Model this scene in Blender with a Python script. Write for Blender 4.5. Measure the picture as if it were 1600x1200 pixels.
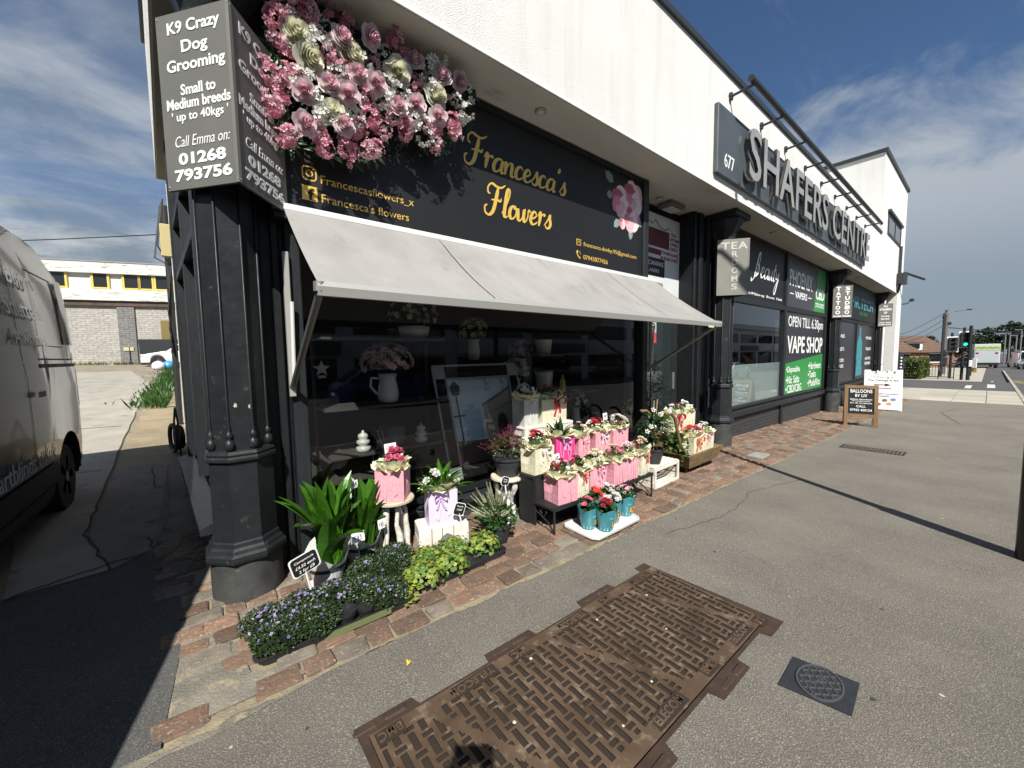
import bpy, bmesh, math, random
import numpy as np
from mathutils import Vector, Matrix
R = math.radians
sc = bpy.context.scene
for o in list(bpy.data.objects): bpy.data.objects.remove(o)

# ---------------- camera
F_PX = 601.0
vx = Vector((749.0, -56.0, F_PX)).normalized()
dn = Vector((120.0, 8055.0, F_PX)); dn = (dn - dn.dot(vx) * vx).normalized()
up = -dn
vy = up.cross(vx)
rot = Matrix((vx, vy, up))                     # camera (x right, y down, z forward) -> world
cam_d = bpy.data.cameras.new('camera'); cam = bpy.data.objects.new('camera', cam_d)
sc.collection.objects.link(cam); sc.camera = cam
cam_d.sensor_width = 36.0; cam_d.lens = 36.0 * F_PX / 1600.0
cam_d.clip_start = 0.05; cam_d.clip_end = 3000.0
mr = Matrix((rot @ Vector((1, 0, 0)), rot @ Vector((0, -1, 0)), rot @ Vector((0, 0, -1)))).transposed()
cam.matrix_world = Matrix.Translation((0, 0, 1.55)) @ mr.to_4x4()

# ---------------- sun and sky
SUN_EL, SUN_AZ = R(47), R(212)                 # azimuth clockwise from +Y
sd = Vector((math.sin(SUN_AZ) * math.cos(SUN_EL), math.cos(SUN_AZ) * math.cos(SUN_EL), math.sin(SUN_EL)))
sl = bpy.data.lights.new('sun', 'SUN'); sl.energy = 5.0; sl.angle = R(0.5); sl.color = (1.0, 0.965, 0.90)
so = bpy.data.objects.new('sun', sl); sc.collection.objects.link(so)
so.rotation_euler = (-sd).to_track_quat('-Z', 'Y').to_euler(); so.location = (0, -10, 30)
w = bpy.data.worlds.new('World'); sc.world = w; w.use_nodes = True
def build_world():
    nt = w.node_tree; N = nt.nodes; L = nt.links; N.clear()
    out = N.new('ShaderNodeOutputWorld'); bg = N.new('ShaderNodeBackground'); bg.inputs[1].default_value = 0.050
    sky = N.new('ShaderNodeTexSky'); sky.sky_type = 'NISHITA'; sky.sun_disc = False
    sky.sun_elevation = SUN_EL; sky.sun_rotation = SUN_AZ; sky.air_density = 1.0; sky.dust_density = 0.6; sky.ozone_density = 1.6
    tint = N.new('ShaderNodeMixRGB'); tint.blend_type = 'MULTIPLY'; tint.inputs[0].default_value = 1.0; tint.inputs[2].default_value = (.80, 1.0, 1.20, 1); L.new(sky.outputs[0], tint.inputs[1])
    tc = N.new('ShaderNodeTexCoord'); sep = N.new('ShaderNodeSeparateXYZ'); L.new(tc.outputs['Generated'], sep.inputs[0])
    def math_(op, a, b=None, clamp=False):
        n = N.new('ShaderNodeMath'); n.operation = op; n.use_clamp = clamp
        for i, q in enumerate((a, b)):
            if q is None: continue
            if isinstance(q, (int, float)): n.inputs[i].default_value = q
            else: L.new(q, n.inputs[i])
        return n.outputs[0]
    zc = math_('ADD', math_('MAXIMUM', sep.outputs[2], 0.0), 0.16)
    cx = math_('DIVIDE', sep.outputs[0], zc); cy = math_('DIVIDE', sep.outputs[1], zc)
    cmb = N.new('ShaderNodeCombineXYZ'); L.new(cx, cmb.inputs[0]); L.new(cy, cmb.inputs[1])
    def noise(scale, det, rough, dist, vec, off=(0, 0, 0), sca=(1, 1, 1), rz=0):
        mp = N.new('ShaderNodeMapping'); L.new(vec, mp.inputs[0]); mp.inputs['Location'].default_value = off
        mp.inputs['Scale'].default_value = sca; mp.inputs['Rotation'].default_value = (0, 0, rz)
        n = N.new('ShaderNodeTexNoise'); n.inputs['Scale'].default_value = scale; n.inputs['Detail'].default_value = det
        n.inputs['Roughness'].default_value = rough; n.inputs['Distortion'].default_value = dist; L.new(mp.outputs[0], n.inputs[0])
        return n.outputs[0]
    def ramp(v, p0, p1):
        r = N.new('ShaderNodeMapRange'); r.interpolation_type = 'SMOOTHSTEP'; r.inputs[1].default_value = p0; r.inputs[2].default_value = p1
        L.new(v, r.inputs[0]); return r.outputs[0]
    cir = ramp(noise(1.3, 9, 0.62, 0.6, cmb.outputs[0], (0.7, 3.2, 0), (0.55, 1.5, 1), R(24)), 0.34, 0.66)
    cum = ramp(noise(0.9, 8, 0.58, 0.25, cmb.outputs[0], (4.1, 2.0, 0)), 0.40, 0.54)
    Z_ = sep.outputs[2]
    side = ramp(sep.outputs[0], 0.70, -0.10)                       # wisps towards -X (left), clear over the roof
    f1 = math_('MULTIPLY', side, math_('ADD', math_('MULTIPLY', cir, 0.62), math_('MULTIPLY', ramp(Z_, 0.52, 0.20), 0.26)))
    f2 = math_('MULTIPLY', math_('MULTIPLY', cum, ramp(Z_, 0.30, 0.20)), math_('MULTIPLY', side, 0.95))
    # a broad bank of thin cloud low on the right
    zw = math_('ADD', Z_, math_('MULTIPLY', math_('SUBTRACT', noise(1.6, 8, 0.62, 0.5, cmb.outputs[0], (2.0, 6.0, 0)), 0.5), 0.42))
    right = math_('MULTIPLY', ramp(zw, 0.46, 0.31), ramp(sep.outputs[0], 0.66, 0.84))
    fr = math_('MULTIPLY', right, 0.86)
    wisp = math_('MULTIPLY', ramp(noise(2.4, 9, 0.66, 0.8, cmb.outputs[0], (5.0, 1.0, 0), (.5, 1.6, 1), R(-30)), 0.52, 0.80), 0.30)
    fac = math_('MAXIMUM', math_('MAXIMUM', math_('MAXIMUM', f1, f2), fr), wisp, True)
    shade = ramp(noise(2.2, 7, 0.6, 0.3, cmb.outputs[0], (1.0, 0.5, 0)), 0.34, 0.66)
    rsh = math_('ADD', math_('MULTIPLY', ramp(Z_, 0.08, 0.30), 0.58), 0.10)
    flat = N.new('ShaderNodeMixRGB'); L.new(right, flat.inputs[0]); L.new(shade, flat.inputs[1]); L.new(rsh, flat.inputs[2])
    cc = N.new('ShaderNodeMixRGB'); L.new(flat.outputs[0], cc.inputs[0])
    cc.inputs[1].default_value = (3.2, 3.9, 4.7, 1); cc.inputs[2].default_value = (8.0, 8.4, 8.7, 1)
    mx = N.new('ShaderNodeMixRGB'); L.new(fac, mx.inputs[0]); L.new(tint.outputs[0], mx.inputs[1]); L.new(cc.outputs[0], mx.inputs[2])
    L.new(mx.outputs[0], bg.inputs[0]); L.new(bg.outputs[0], out.inputs[0])
build_world()
sc.view_settings.view_transform = 'Standard'; sc.view_settings.look = 'None'
sc.view_settings.exposure = 0.62; sc.view_settings.gamma = 1.0; sc.view_settings.use_curve_mapping = False
sc.cycles.max_bounces = 7; sc.cycles.transparent_max_bounces = 12; sc.cycles.use_denoising = True
sc.cycles.sample_clamp_indirect = 6.0; sc.cycles.caustics_reflective = False; sc.cycles.caustics_refractive = False

# ---------------- helpers
def gz(x, y):
    z = 0.0
    if x > 0: z = -.025 * min(x, 24) - .0078 * max(0, x - 24)
    if y > 5 and x < 10: z += .042 * (min(y, 40) - 5) * min(1, max(0, (10 - x) / 8))
    return z
WORLD_CODED = set()
def thing(name, label, cat, loc=(0, 0, 0), rz=0.0, group=None, world=False, kind=None):
    o = bpy.data.objects.new(name, None); sc.collection.objects.link(o)
    o.location = loc; o.rotation_euler = (0, 0, rz); o.empty_display_size = .1
    o['label'] = label; o['category'] = cat
    if group: o['group'] = group
    if kind: o['kind'] = kind
    if world: WORLD_CODED.add(o.name)
    return o
def nvec(v):
    l = math.sqrt(v[0] ** 2 + v[1] ** 2 + v[2] ** 2) or 1.0
    return (v[0] / l, v[1] / l, v[2] / l)
def cross(a, b): return (a[1] * b[2] - a[2] * b[1], a[2] * b[0] - a[0] * b[2], a[0] * b[1] - a[1] * b[0])
def add(a, b, s=1.0): return (a[0] + b[0] * s, a[1] + b[1] * s, a[2] + b[2] * s)
def basis(d):
    d = nvec(d); h = (0, 0, 1) if abs(d[2]) < .9 else (1, 0, 0)
    a = nvec(cross(h, d)); return a, cross(d, a), d
class MB:
    def __init__(s): s.v = []; s.f = []; s.m = []
    def poly(s, pts, m=0):
        n = len(s.v); s.v.extend(tuple(p) for p in pts); s.f.append(tuple(range(n, n + len(pts)))); s.m.append(m); return s
    def mesh(s, vs, fs, m=0):
        n = len(s.v); s.v.extend(tuple(p) for p in vs); s.f.extend(tuple(i + n for i in f) for f in fs); s.m.extend([m] * len(fs)); return s
    def box(s, x0, x1, y0, y1, z0, z1, m=0, rz=0.0, piv=None, fn=None):
        vs = [(x, y, z) for z in (z0, z1) for y in (y0, y1) for x in (x0, x1)]
        if rz:
            px, py = piv or ((x0 + x1) / 2, (y0 + y1) / 2); c, q = math.cos(rz), math.sin(rz)
            vs = [(px + (x - px) * c - (y - py) * q, py + (x - px) * q + (y - py) * c, z) for x, y, z in vs]
        if fn: vs = [fn(*v) for v in vs]
        return s.mesh(vs, [(0, 2, 3, 1), (4, 5, 7, 6), (0, 1, 5, 4), (2, 6, 7, 3), (0, 4, 6, 2), (1, 3, 7, 5)], m)
    def bbox(s, x0, x1, y0, y1, z0, z1, b=.006, m=0, rz=0.0, piv=None):
        # box with chamfered upright and top edges
        n0 = len(s.v)
        def ring(e, z): return [(x0 + e + b, y0 + e, z), (x1 - e - b, y0 + e, z), (x1 - e, y0 + e + b, z), (x1 - e, y1 - e - b, z), (x1 - e - b, y1 - e, z), (x0 + e + b, y1 - e, z), (x0 + e, y1 - e - b, z), (x0 + e, y0 + e + b, z)]
        rings = [ring(0, z0), ring(0, z1 - b), ring(b, z1)]
        s.loft(rings, m, caps=True)
        if rz:
            px, py = piv or ((x0 + x1) / 2, (y0 + y1) / 2); c, q = math.cos(rz), math.sin(rz)
            for i in range(n0, len(s.v)):
                x, y, z = s.v[i]; s.v[i] = (px + (x - px) * c - (y - py) * q, py + (x - px) * q + (y - py) * c, z)
        return s
    def loft(s, rings, m=0, caps=True, closed=True):
        n = len(rings[0]); b = len(s.v)
        for r in rings: s.v.extend(tuple(p) for p in r)
        e = n if closed else n - 1
        for k in range(len(rings) - 1):
            for i in range(e):
                j = (i + 1) % n
                s.f.append((b + k * n + i, b + k * n + j, b + (k + 1) * n + j, b + (k + 1) * n + i)); s.m.append(m)
        if caps and closed:
            s.f.append(tuple(b + i for i in reversed(range(n)))); s.m.append(m)
            s.f.append(tuple(b + (len(rings) - 1) * n + i for i in range(n))); s.m.append(m)
        return s
    def tube(s, pts, r, n=8, m=0, caps=True):
        rings = []; N = len(pts)
        for i, p in enumerate(pts):
            d = [pts[min(i + 1, N - 1)][k] - pts[max(i - 1, 0)][k] for k in range(3)]
            a, b, _ = basis(d); rr = r[i] if isinstance(r, (list, tuple)) else r
            rings.append([tuple(p[k] + rr * (a[k] * math.cos(2 * math.pi * q / n) + b[k] * math.sin(2 * math.pi * q / n)) for k in range(3)) for q in range(n)])
        # keep rings from twisting
        for i in range(1, N):
            best = min(range(n), key=lambda q: sum((rings[i][q][k] - rings[i - 1][0][k] - (pts[i][k] - pts[i - 1][k])) ** 2 for k in range(3)))
            rings[i] = rings[i][best:] + rings[i][:best]
        return s.loft(rings, m, caps)
    def lathe(s, prof, c=(0, 0, 0), n=24, m=0, a0=0.0, caps=True):
        return s.loft([[(c[0] + r * math.cos(a0 + 2 * math.pi * q / n), c[1] + r * math.sin(a0 + 2 * math.pi * q / n), c[2] + z) for q in range(n)] for r, z in prof], m, caps)
    def ball(s, c, r, n=10, m=0, sq=1.0):
        k = max(4, n // 2)
        return s.lathe([(max(.0005, r * math.sin(math.pi * i / k)), -r * sq * math.cos(math.pi * i / k)) for i in range(k + 1)], c, n, m)
    def prism(s, poly, z0, z1, m=0):
        return s.loft([[(x, y, z0) for x, y in poly], [(x, y, z1) for x, y in poly]], m)
    def extr(s, poly, o, ux, uz, d, m=0):
        # polygon in the plane (ux, uz) at o, extruded by vector d
        a = [tuple(o[k] + ux[k] * x + uz[k] * y for k in range(3)) for x, y in poly]
        return s.loft([a, [add(p, d) for p in a]], m)
    def leaf(s, p, d, up, L, W, bend=.4, seg=5, m=0, fold=.15, tipw=0.0, base=.25):
        # long blade: rooted at p, running along d and bending away from up
        d = nvec(d); side = nvec(cross(d, up)); u = cross(side, d)
        rows = []
        q = p; st = L / seg; ang = 0
        for i in range(seg + 1):
            t = i / seg
            wdt = W * .5 * (base + (1 - base) * math.sin(math.pi * min(1, t * .92 + .08)) ** .8) if t < 1 else W * .02
            ca, sa = math.cos(ang), math.sin(ang)
            dd = tuple(d[k] * ca - u[k] * sa for k in range(3)); nn = tuple(u[k] * ca + d[k] * sa for k in range(3))
            rows.append([tuple(q[k] + side[k] * -wdt + nn[k] * wdt * fold * 2 for k in range(3)), q, tuple(q[k] + side[k] * wdt + nn[k] * wdt * fold * 2 for k in range(3))])
            q = add(q, dd, st); ang += bend / seg * 1.0
        return s.loft(rows, m, caps=False, closed=False)
    def tri(s, p, d, n, L, W, m=0):
        # small folded leaf (two triangles-ish quads)
        d = nvec(d); sd_ = nvec(cross(d, n)); n = cross(sd_, d)
        a = p; b = tuple(p[k] + d[k] * L * .5 + sd_[k] * W * .5 + n[k] * W * .18 for k in range(3))
        c = add(p, d, L); e = tuple(p[k] + d[k] * L * .5 - sd_[k] * W * .5 + n[k] * W * .18 for k in range(3))
        i = len(s.v); s.v.extend((a, b, c, e)); s.f.append((i, i + 1, i + 2)); s.f.append((i, i + 2, i + 3)); s.m.extend((m, m)); return s
    def floret(s, p, n, r, k=5, m=0, cup=.3, rnd=None, cm=None):
        a, b, n = basis(n); o = (rnd or random).random() * 6.28; i0 = len(s.v)
        for q in range(k):
            t = o + 2 * math.pi * q / k; dt = math.pi / k * .95
            def P(rr, tt, h): return tuple(p[z] + rr * (a[z] * math.cos(tt) + b[z] * math.sin(tt)) + n[z] * h for z in range(3))
            s.poly([P(r * .12, t, 0), P(r * .8, t - dt * .8, r * cup * .8), P(r, t, r * cup), P(r * .8, t + dt * .8, r * cup * .8)], m)
        if cm is not None:
            c_ = add(p, n, r * .12)
            s.poly([tuple(c_[z] + r * .2 * (a[z] * math.cos(w_) + b[z] * math.sin(w_)) for z in range(3)) for w_ in (0, 1.57, 3.14, 4.71)], cm)
        return s
    def rose(s, p, n, r, layers=5, m=0, mi=1, rnd=random):
        a, b, n = basis(n)
        for l in range(layers):
            t = l / max(1, layers - 1); rr = r * (1.0 - .80 * t); h0 = -r * .25 + r * .30 * t; hh = r * (.45 + .35 * t); k = 5 if l < layers - 2 else 4
            o = rnd.random() * 6.28; mm = mi if t > .45 else m
            for q in range(k):
                tc = o + 2 * math.pi * q / k; dt = math.pi / k * 1.35
                rows = []
                for i in range(4):
                    v = i / 3.0
                    row = []
                    for j in range(4):
                        u_ = j / 3.0 * 2 - 1; tt = tc + dt * u_ * (.55 + .45 * math.sin(math.pi * (.25 + .6 * v)))
                        rad = rr * (.30 + .70 * v ** .8) * (1 - .10 * u_ * u_) + (.10 * rr if v == 1 and abs(u_) < .5 else 0)
                        z = h0 + hh * (v ** 1.6) * (.85 + .25 * t) - r * .10 * u_ * u_ * v + (-.12 * r if v == 1 and l < 2 else 0)
                        row.append(tuple(p[w_] + rad * (a[w_] * math.cos(tt) + b[w_] * math.sin(tt)) + n[w_] * z for w_ in range(3)))
                    rows.append(row)
                s.loft(rows, mm, caps=False, closed=False)
        s.ball(add(p, n, r * .30), r * .24, 7, mi, 1.25)
        return s
    def text(s, txt, c, ux=(1, 0, 0), uz=(0, 0, 1), w=None, h=None, ext=.002, bold=0.0, shear=0.0, m=0, ms=None, align='C', space=1.0):
        cu = bpy.data.curves.new('t', 'FONT'); cu.body = txt; cu.size = 1.0; cu.offset = bold; cu.shear = shear; cu.extrude = .5; cu.space_character = space
        cu.resolution_u = 3
        ob = bpy.data.objects.new('t', cu); me = bpy.data.meshes.new_from_object(ob)
        vs = [tuple(v.co) for v in me.vertices]; ps = [(tuple(p.vertices), abs(p.normal[2])) for p in me.polygons]
        bpy.data.objects.remove(ob); bpy.data.curves.remove(cu); bpy.data.meshes.remove(me)
        if not vs: return s
        x0 = min(v[0] for v in vs); x1 = max(v[0] for v in vs); y0 = min(v[1] for v in vs); y1 = max(v[1] for v in vs)
        sx = w / (x1 - x0) if w else None; sy = h / (y1 - y0) if h else None
        sx = sx or sy; sy = sy or sx
        ux = nvec(ux); uz = nvec(uz); nn = cross(ux, uz)
        ox = {'C': (x0 + x1) / 2, 'L': x0, 'R': x1}[align]; oy = (y0 + y1) / 2
        b = len(s.v)
        for x, y, z in vs:
            X, Y, Z = (x - ox) * sx, (y - oy) * sy, (z + .5) * ext
            s.v.append(tuple(c[k] + ux[k] * X + uz[k] * Y + nn[k] * Z for k in range(3)))
        for f, nz in ps:
            s.f.append(tuple(i + b for i in f)); s.m.append(m if (ms is None or nz > .7) else ms)
        return s
    def script(s, word, x, y, xh, o, ux=(1, 0, 0), uz=(0, 0, 1), nib=.16, m=0, slant=.22, sx=1.0, ext=.004, thin=.045, gap=1.0):
        nn = cross(ux, uz)
        na = R(38); nx, ny = math.cos(na), math.sin(na)
        pen = x
        for ch in word:
            if ch not in GLYPH: pen += xh * .5; continue
            adv, strokes = GLYPH[ch]
            for st in strokes:
                pts = []
                P = [st[0]] + list(st) + [st[-1]]
                for i in range(1, len(P) - 2):
                    p0, p1, p2, p3 = P[i - 1], P[i], P[i + 1], P[i + 2]
                    for q in range(5):
                        t = q / 5.0
                        pts.append(tuple(.5 * (2 * p1[k] + (p2[k] - p0[k]) * t + (2 * p0[k] - 5 * p1[k] + 4 * p2[k] - p3[k]) * t * t + (3 * p1[k] - p0[k] - 3 * p2[k] + p3[k]) * t ** 3) for k in (0, 1)))
                pts.append(st[-1])
                N = len(pts); b = len(s.v)
                for i, (px, py) in enumerate(pts):
                    dx = pts[min(i + 1, N - 1)][0] - pts[max(i - 1, 0)][0]; dy = pts[min(i + 1, N - 1)][1] - pts[max(i - 1, 0)][1]
                    l = math.hypot(dx, dy) or 1; dx /= l; dy /= l
                    # pressure pen: heavy on the down strokes
                    hw = thin + nib * max(0, -dy) ** 1.3 * .5 + nib * .12
                    hw *= min(1, .45 + .8 * min(i, N - 1 - i) / 4.0)
                    for sg in (-1, 1):
                        gx = px - dy * hw * sg; gy = py + dx * hw * sg
                        X = pen + (gx + gy * slant) * xh * sx; Y = y + gy * xh
                        s.v.append(tuple(o[k] + ux[k] * X + uz[k] * Y + nn[k] * (ext + .0002 * (i % 3)) for k in range(3)))
                for i in range(N - 1):
                    s.f.append((b + 2 * i, b + 2 * i + 2, b + 2 * i + 3, b + 2 * i + 1)); s.m.append(m)
            pen += adv * xh * sx * gap
        return pen
GLYPH = {
 'a': (1.2, [[(1.0, .85), (.75, 1.0), (.35, .85), (.15, .4), (.3, .02), (.65, .1), (.95, .5), (1.02, .95), (.95, .3), (1.08, .02), (1.32, .15)]]),
 'n': (1.17, [[(0, .6), (.15, .95), (.2, .0)], [(.2, .3), (.45, .85), (.7, .98), (.85, .75), (.83, .2), (1.0, .0), (1.25, .15)]]),
 'r': (.88, [[(0, .7), (.2, 1.1), (.3, .8), (.25, .0)], [(.25, .35), (.45, .85), (.7, 1.0), (.85, .85)]]),
 'c': (.95, [[(.85, .8), (.6, 1), (.25, .8), (.15, .35), (.35, .02), (.7, .08), (1.0, .3)]]),
 'e': (.95, [[(.1, .4), (.5, .5), (.78, .75), (.55, 1.0), (.25, .8), (.15, .35), (.4, .02), (.75, .1), (1.0, .3)]]),
 's': (.88, [[(0, .15), (.35, .6), (.55, 1.08), (.6, .8), (.78, .4), (.65, .08), (.35, .0), (.15, .2)]]),
 'l': (.66, [[(0, .2), (.4, 1.0), (.58, 1.8), (.42, 2.05), (.25, 1.7), (.25, .3), (.42, .0), (.7, .15)]]),
 'o': (.98, [[(.6, .98), (.25, .8), (.15, .35), (.4, .0), (.75, .2), (.85, .65), (.6, .98), (.72, .78), (1.02, .85)]]),
 'w': (1.42, [[(.05, .9), (.13, .2), (.38, .02), (.65, .4), (.72, .95), (.75, .3), (.95, .02), (1.2, .4), (1.2, .95), (1.45, .85)]]),
 'F': (1.75, [[(.35, 1.35), (.1, 1.45), (.05, 1.8), (.35, 2.1), (.85, 1.98), (1.35, 1.98), (1.75, 2.25)], [(1.05, 1.95), (.98, 1.1), (.85, .25), (.5, -.12), (.1, .0), (-.02, .4), (.2, .55)], [(.5, .95), (1.1, 1.05), (1.45, 1.0), (1.5, 1.25)]]),
 'B': (1.5, [[(.5, 2.2), (.35, 1), (.2, -.1)], [(-.4, -.2), (-.2, -.5), (.6, .3), (.9, 1.4), (.75, 2.2), (.45, 1.8), (.5, 1.15), (.95, 1.0), (1.0, .4), (.5, .0), (.2, .15)]]),
 'u': (1.15, [[(.05, .95), (.1, .3), (.3, .0), (.65, .3), (.8, .95), (.8, .2), (1, 0), (1.2, .15)]]),
 't': (.7, [[(.3, 1.7), (.2, .3), (.4, 0), (.65, .15)], [(-.1, 1.1), (.3, 1.05), (.7, 1.2)]]),
 'y': (1.1, [[(.05, .95), (.15, .4), (.4, .3), (.75, .9), (.7, -.2), (.45, -1.2), (.1, -.9), (.5, -.1), (1, .2)]]),
 "'": (.55, [[(.3, 2.1), (.25, 1.85), (.1, 1.65)]]),
}
def obj(name, mb, mats, parent=None, smooth=False, label=None, loc=None, bevel=None, auto=None):
    vs = mb.v
    root = parent
    while root is not None and root.parent is not None: root = root.parent
    if root is not None and root.name in WORLD_CODED:
        lx, ly, lz = root.location; vs = [(x - lx, y - ly, z - lz) for x, y, z in vs]
    me = bpy.data.meshes.new(name); me.from_pydata(vs, [], mb.f)
    if not isinstance(mats, (list, tuple)): mats = [mats]
    for m_ in mats: me.materials.append(m_)
    if len(mats) > 1: me.polygons.foreach_set('material_index', mb.m)
    if smooth: me.polygons.foreach_set('use_smooth', [True] * len(me.polygons))
    me.update()
    if auto:
        me.polygons.foreach_set('use_smooth', [True] * len(me.polygons)); me.set_sharp_from_angle(angle=R(auto))
    o = bpy.data.objects.new(name, me); sc.collection.objects.link(o)
    if parent is not None: o.parent = parent
    if loc: o.location = loc
    if label: o['label'] = label
    if bevel:
        b = o.modifiers.new('bevel', 'BEVEL'); b.width = bevel; b.segments = 2; b.limit_method = 'ANGLE'; b.angle_limit = R(40)
    return o
def islands(mb):
    # the separate pieces of a mesh, left to right
    par = list(range(len(mb.v)))
    def find(i):
        while par[i] != i: par[i] = par[par[i]]; i = par[i]
        return i
    key = {}
    for i, v in enumerate(mb.v):
        k = (round(v[0], 5), round(v[1], 5), round(v[2], 5))
        if k in key: par[find(i)] = find(key[k])
        else: key[k] = i
    for f in mb.f:
        for j in f[1:]: par[find(j)] = find(f[0])
    out = {}
    for f, m_ in zip(mb.f, mb.m):
        b = out.setdefault(find(f[0]), (MB(), {}))
        idx = []
        for i in f:
            if i not in b[1]: b[1][i] = len(b[0].v); b[0].v.append(mb.v[i])
            idx.append(b[1][i])
        b[0].f.append(tuple(idx)); b[0].m.append(m_)
    return sorted((b for b, _ in out.values()), key=lambda b: (round(min(v[0] for v in b.v), 2), min(v[1] for v in b.v)))
def obj_each(name, mb, mats, parent, **k): return [obj(name, b, mats, parent, **k) for b in islands(mb)]
def tag(o, label, cat, group=None, kind=None):
    o['label'] = label; o['category'] = cat
    if group: o['group'] = group
    if kind: o['kind'] = kind
    return o
def struct(name, mb, mats, smooth=False):
    o = obj(name, mb, mats, None, smooth); o['kind'] = 'structure'; return o
def copy_thing(src, loc, rz=None, label=None, group=None, scale=None):
    c = src.copy(); sc.collection.objects.link(c); c.location = loc
    if rz is not None: c.rotation_euler = (0, 0, rz)
    if scale: c.scale = scale
    if label: c['label'] = label
    if group: c['group'] = group
    for ch in list(src.children):
        d = ch.copy(); sc.collection.objects.link(d); d.parent = c
        for g in list(ch.children):
            e = g.copy(); sc.collection.objects.link(e); e.parent = d
    return c

# ---------------- materials
def mat(name, c1, c2=None, scale=6.0, rough=.6, metal=0.0, bump=0.0, bscale=60.0, spec=.5, coat=0.0, c3=None, s3=40.0, f3=(.62, .72), detail=5, island=0.0, trans=0.0, sub=0.0, emit=None, bdist=.004, stretch=(1, 1, 1), rvar=0.0, lo=.35, hi=.65, streak=0.0, blot=0.0):
    m = bpy.data.materials.new(name); m.use_nodes = True; nt = m.node_tree; N = nt.nodes; L = nt.links
    b = N['Principled BSDF']; b.inputs['Roughness'].default_value = rough; b.inputs['Metallic'].default_value = metal
    b.inputs['Specular IOR Level'].default_value = spec; b.inputs['Coat Weight'].default_value = coat; b.inputs['Coat Roughness'].default_value = .05
    b.inputs['Base Color'].default_value = (*c1, 1)
    tc = N.new('ShaderNodeTexCoord'); mp = N.new('ShaderNodeMapping'); mp.inputs['Scale'].default_value = stretch; L.new(tc.outputs['Object'], mp.inputs[0])
    col = None
    def noise(sc_, det=detail, ro=.6):
        n = N.new('ShaderNodeTexNoise'); n.inputs['Scale'].default_value = sc_; n.inputs['Detail'].default_value = det; n.inputs['Roughness'].default_value = ro
        L.new(mp.outputs[0], n.inputs[0]); return n.outputs[0]
    def rng(v, a, c, lo_=0.0, hi_=1.0):
        r = N.new('ShaderNodeMapRange'); r.inputs[1].default_value = a; r.inputs[2].default_value = c; r.inputs[3].default_value = lo_; r.inputs[4].default_value = hi_; L.new(v, r.inputs[0]); return r.outputs[0]
    def mix(f, a, c, blend='MIX'):
        x = N.new('ShaderNodeMixRGB'); x.blend_type = blend
        for i, q in enumerate((f, a, c)):
            if hasattr(q, 'is_output'): L.new(q, x.inputs[i])
            elif isinstance(q, (int, float)): x.inputs[i].default_value = q
            else: x.inputs[i].default_value = (*q, 1)
        return x.outputs[0]
    if c2: col = mix(rng(noise(scale), lo, hi), c1, c2)
    if c3: col = mix(rng(noise(s3, 3), f3[0], f3[1]), col if col is not None else c1, c3)
    def dirt(sca, sc_, a, c, amt, src):
        m2 = N.new('ShaderNodeMapping'); m2.inputs['Scale'].default_value = sca; L.new(tc.outputs['Object'], m2.inputs[0])
        n = N.new('ShaderNodeTexNoise'); n.inputs['Scale'].default_value = sc_; n.inputs['Detail'].default_value = 7; n.inputs['Roughness'].default_value = .65; L.new(m2.outputs[0], n.inputs[0])
        v = rng(n.outputs[0], a, c, 1.0, 1.0 - amt); cb = N.new('ShaderNodeCombineXYZ')
        for i in range(3): L.new(v, cb.inputs[i])
        return mix(1.0, src if src is not None else c1, cb.outputs[0], 'MULTIPLY')
    if streak: col = dirt((2.2, 2.2, .10), 1.6, .50, .78, streak, col)
    if blot: col = dirt((1, 1, 1), .55, .42, .68, blot, col); col = dirt((1, 1, 1), 3.7, .56, .70, blot * .8, col)
    if island:
        g = N.new('ShaderNodeNewGeometry'); v = rng(g.outputs['Random Per Island'], 0, 1, 1 - island, 1 + island)
        cb = N.new('ShaderNodeCombineXYZ')
        for i in range(3): L.new(v, cb.inputs[i])
        col = mix(1.0, col if col is not None else c1, cb.outputs[0], 'MULTIPLY')
    if col is not None: L.new(col, b.inputs['Base Color'])
    if bump:
        bp = N.new('ShaderNodeBump'); bp.inputs['Strength'].default_value = bump; bp.inputs['Distance'].default_value = bdist
        L.new(noise(bscale, 4, .65), bp.inputs['Height']); L.new(bp.outputs[0], b.inputs['Normal'])
    if rvar: L.new(rng(noise(scale * 2.3), .3, .7, max(.02, rough - rvar), min(1, rough + rvar)), b.inputs['Roughness'])
    if trans:      # thin leaf / petal: some light passes through
        t = N.new('ShaderNodeBsdfTranslucent'); mx = N.new('ShaderNodeMixShader'); mx.inputs[0].default_value = trans
        if col is not None: L.new(col, t.inputs[0])
        else: t.inputs[0].default_value = (*c1, 1)
        L.new(b.outputs[0], mx.inputs[1]); L.new(t.outputs[0], mx.inputs[2]); L.new(mx.outputs[0], N['Material Output'].inputs[0])
    if emit: b.inputs['Emission Color'].default_value = (*emit[:3], 1); b.inputs['Emission Strength'].default_value = emit[3]
    return m
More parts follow.
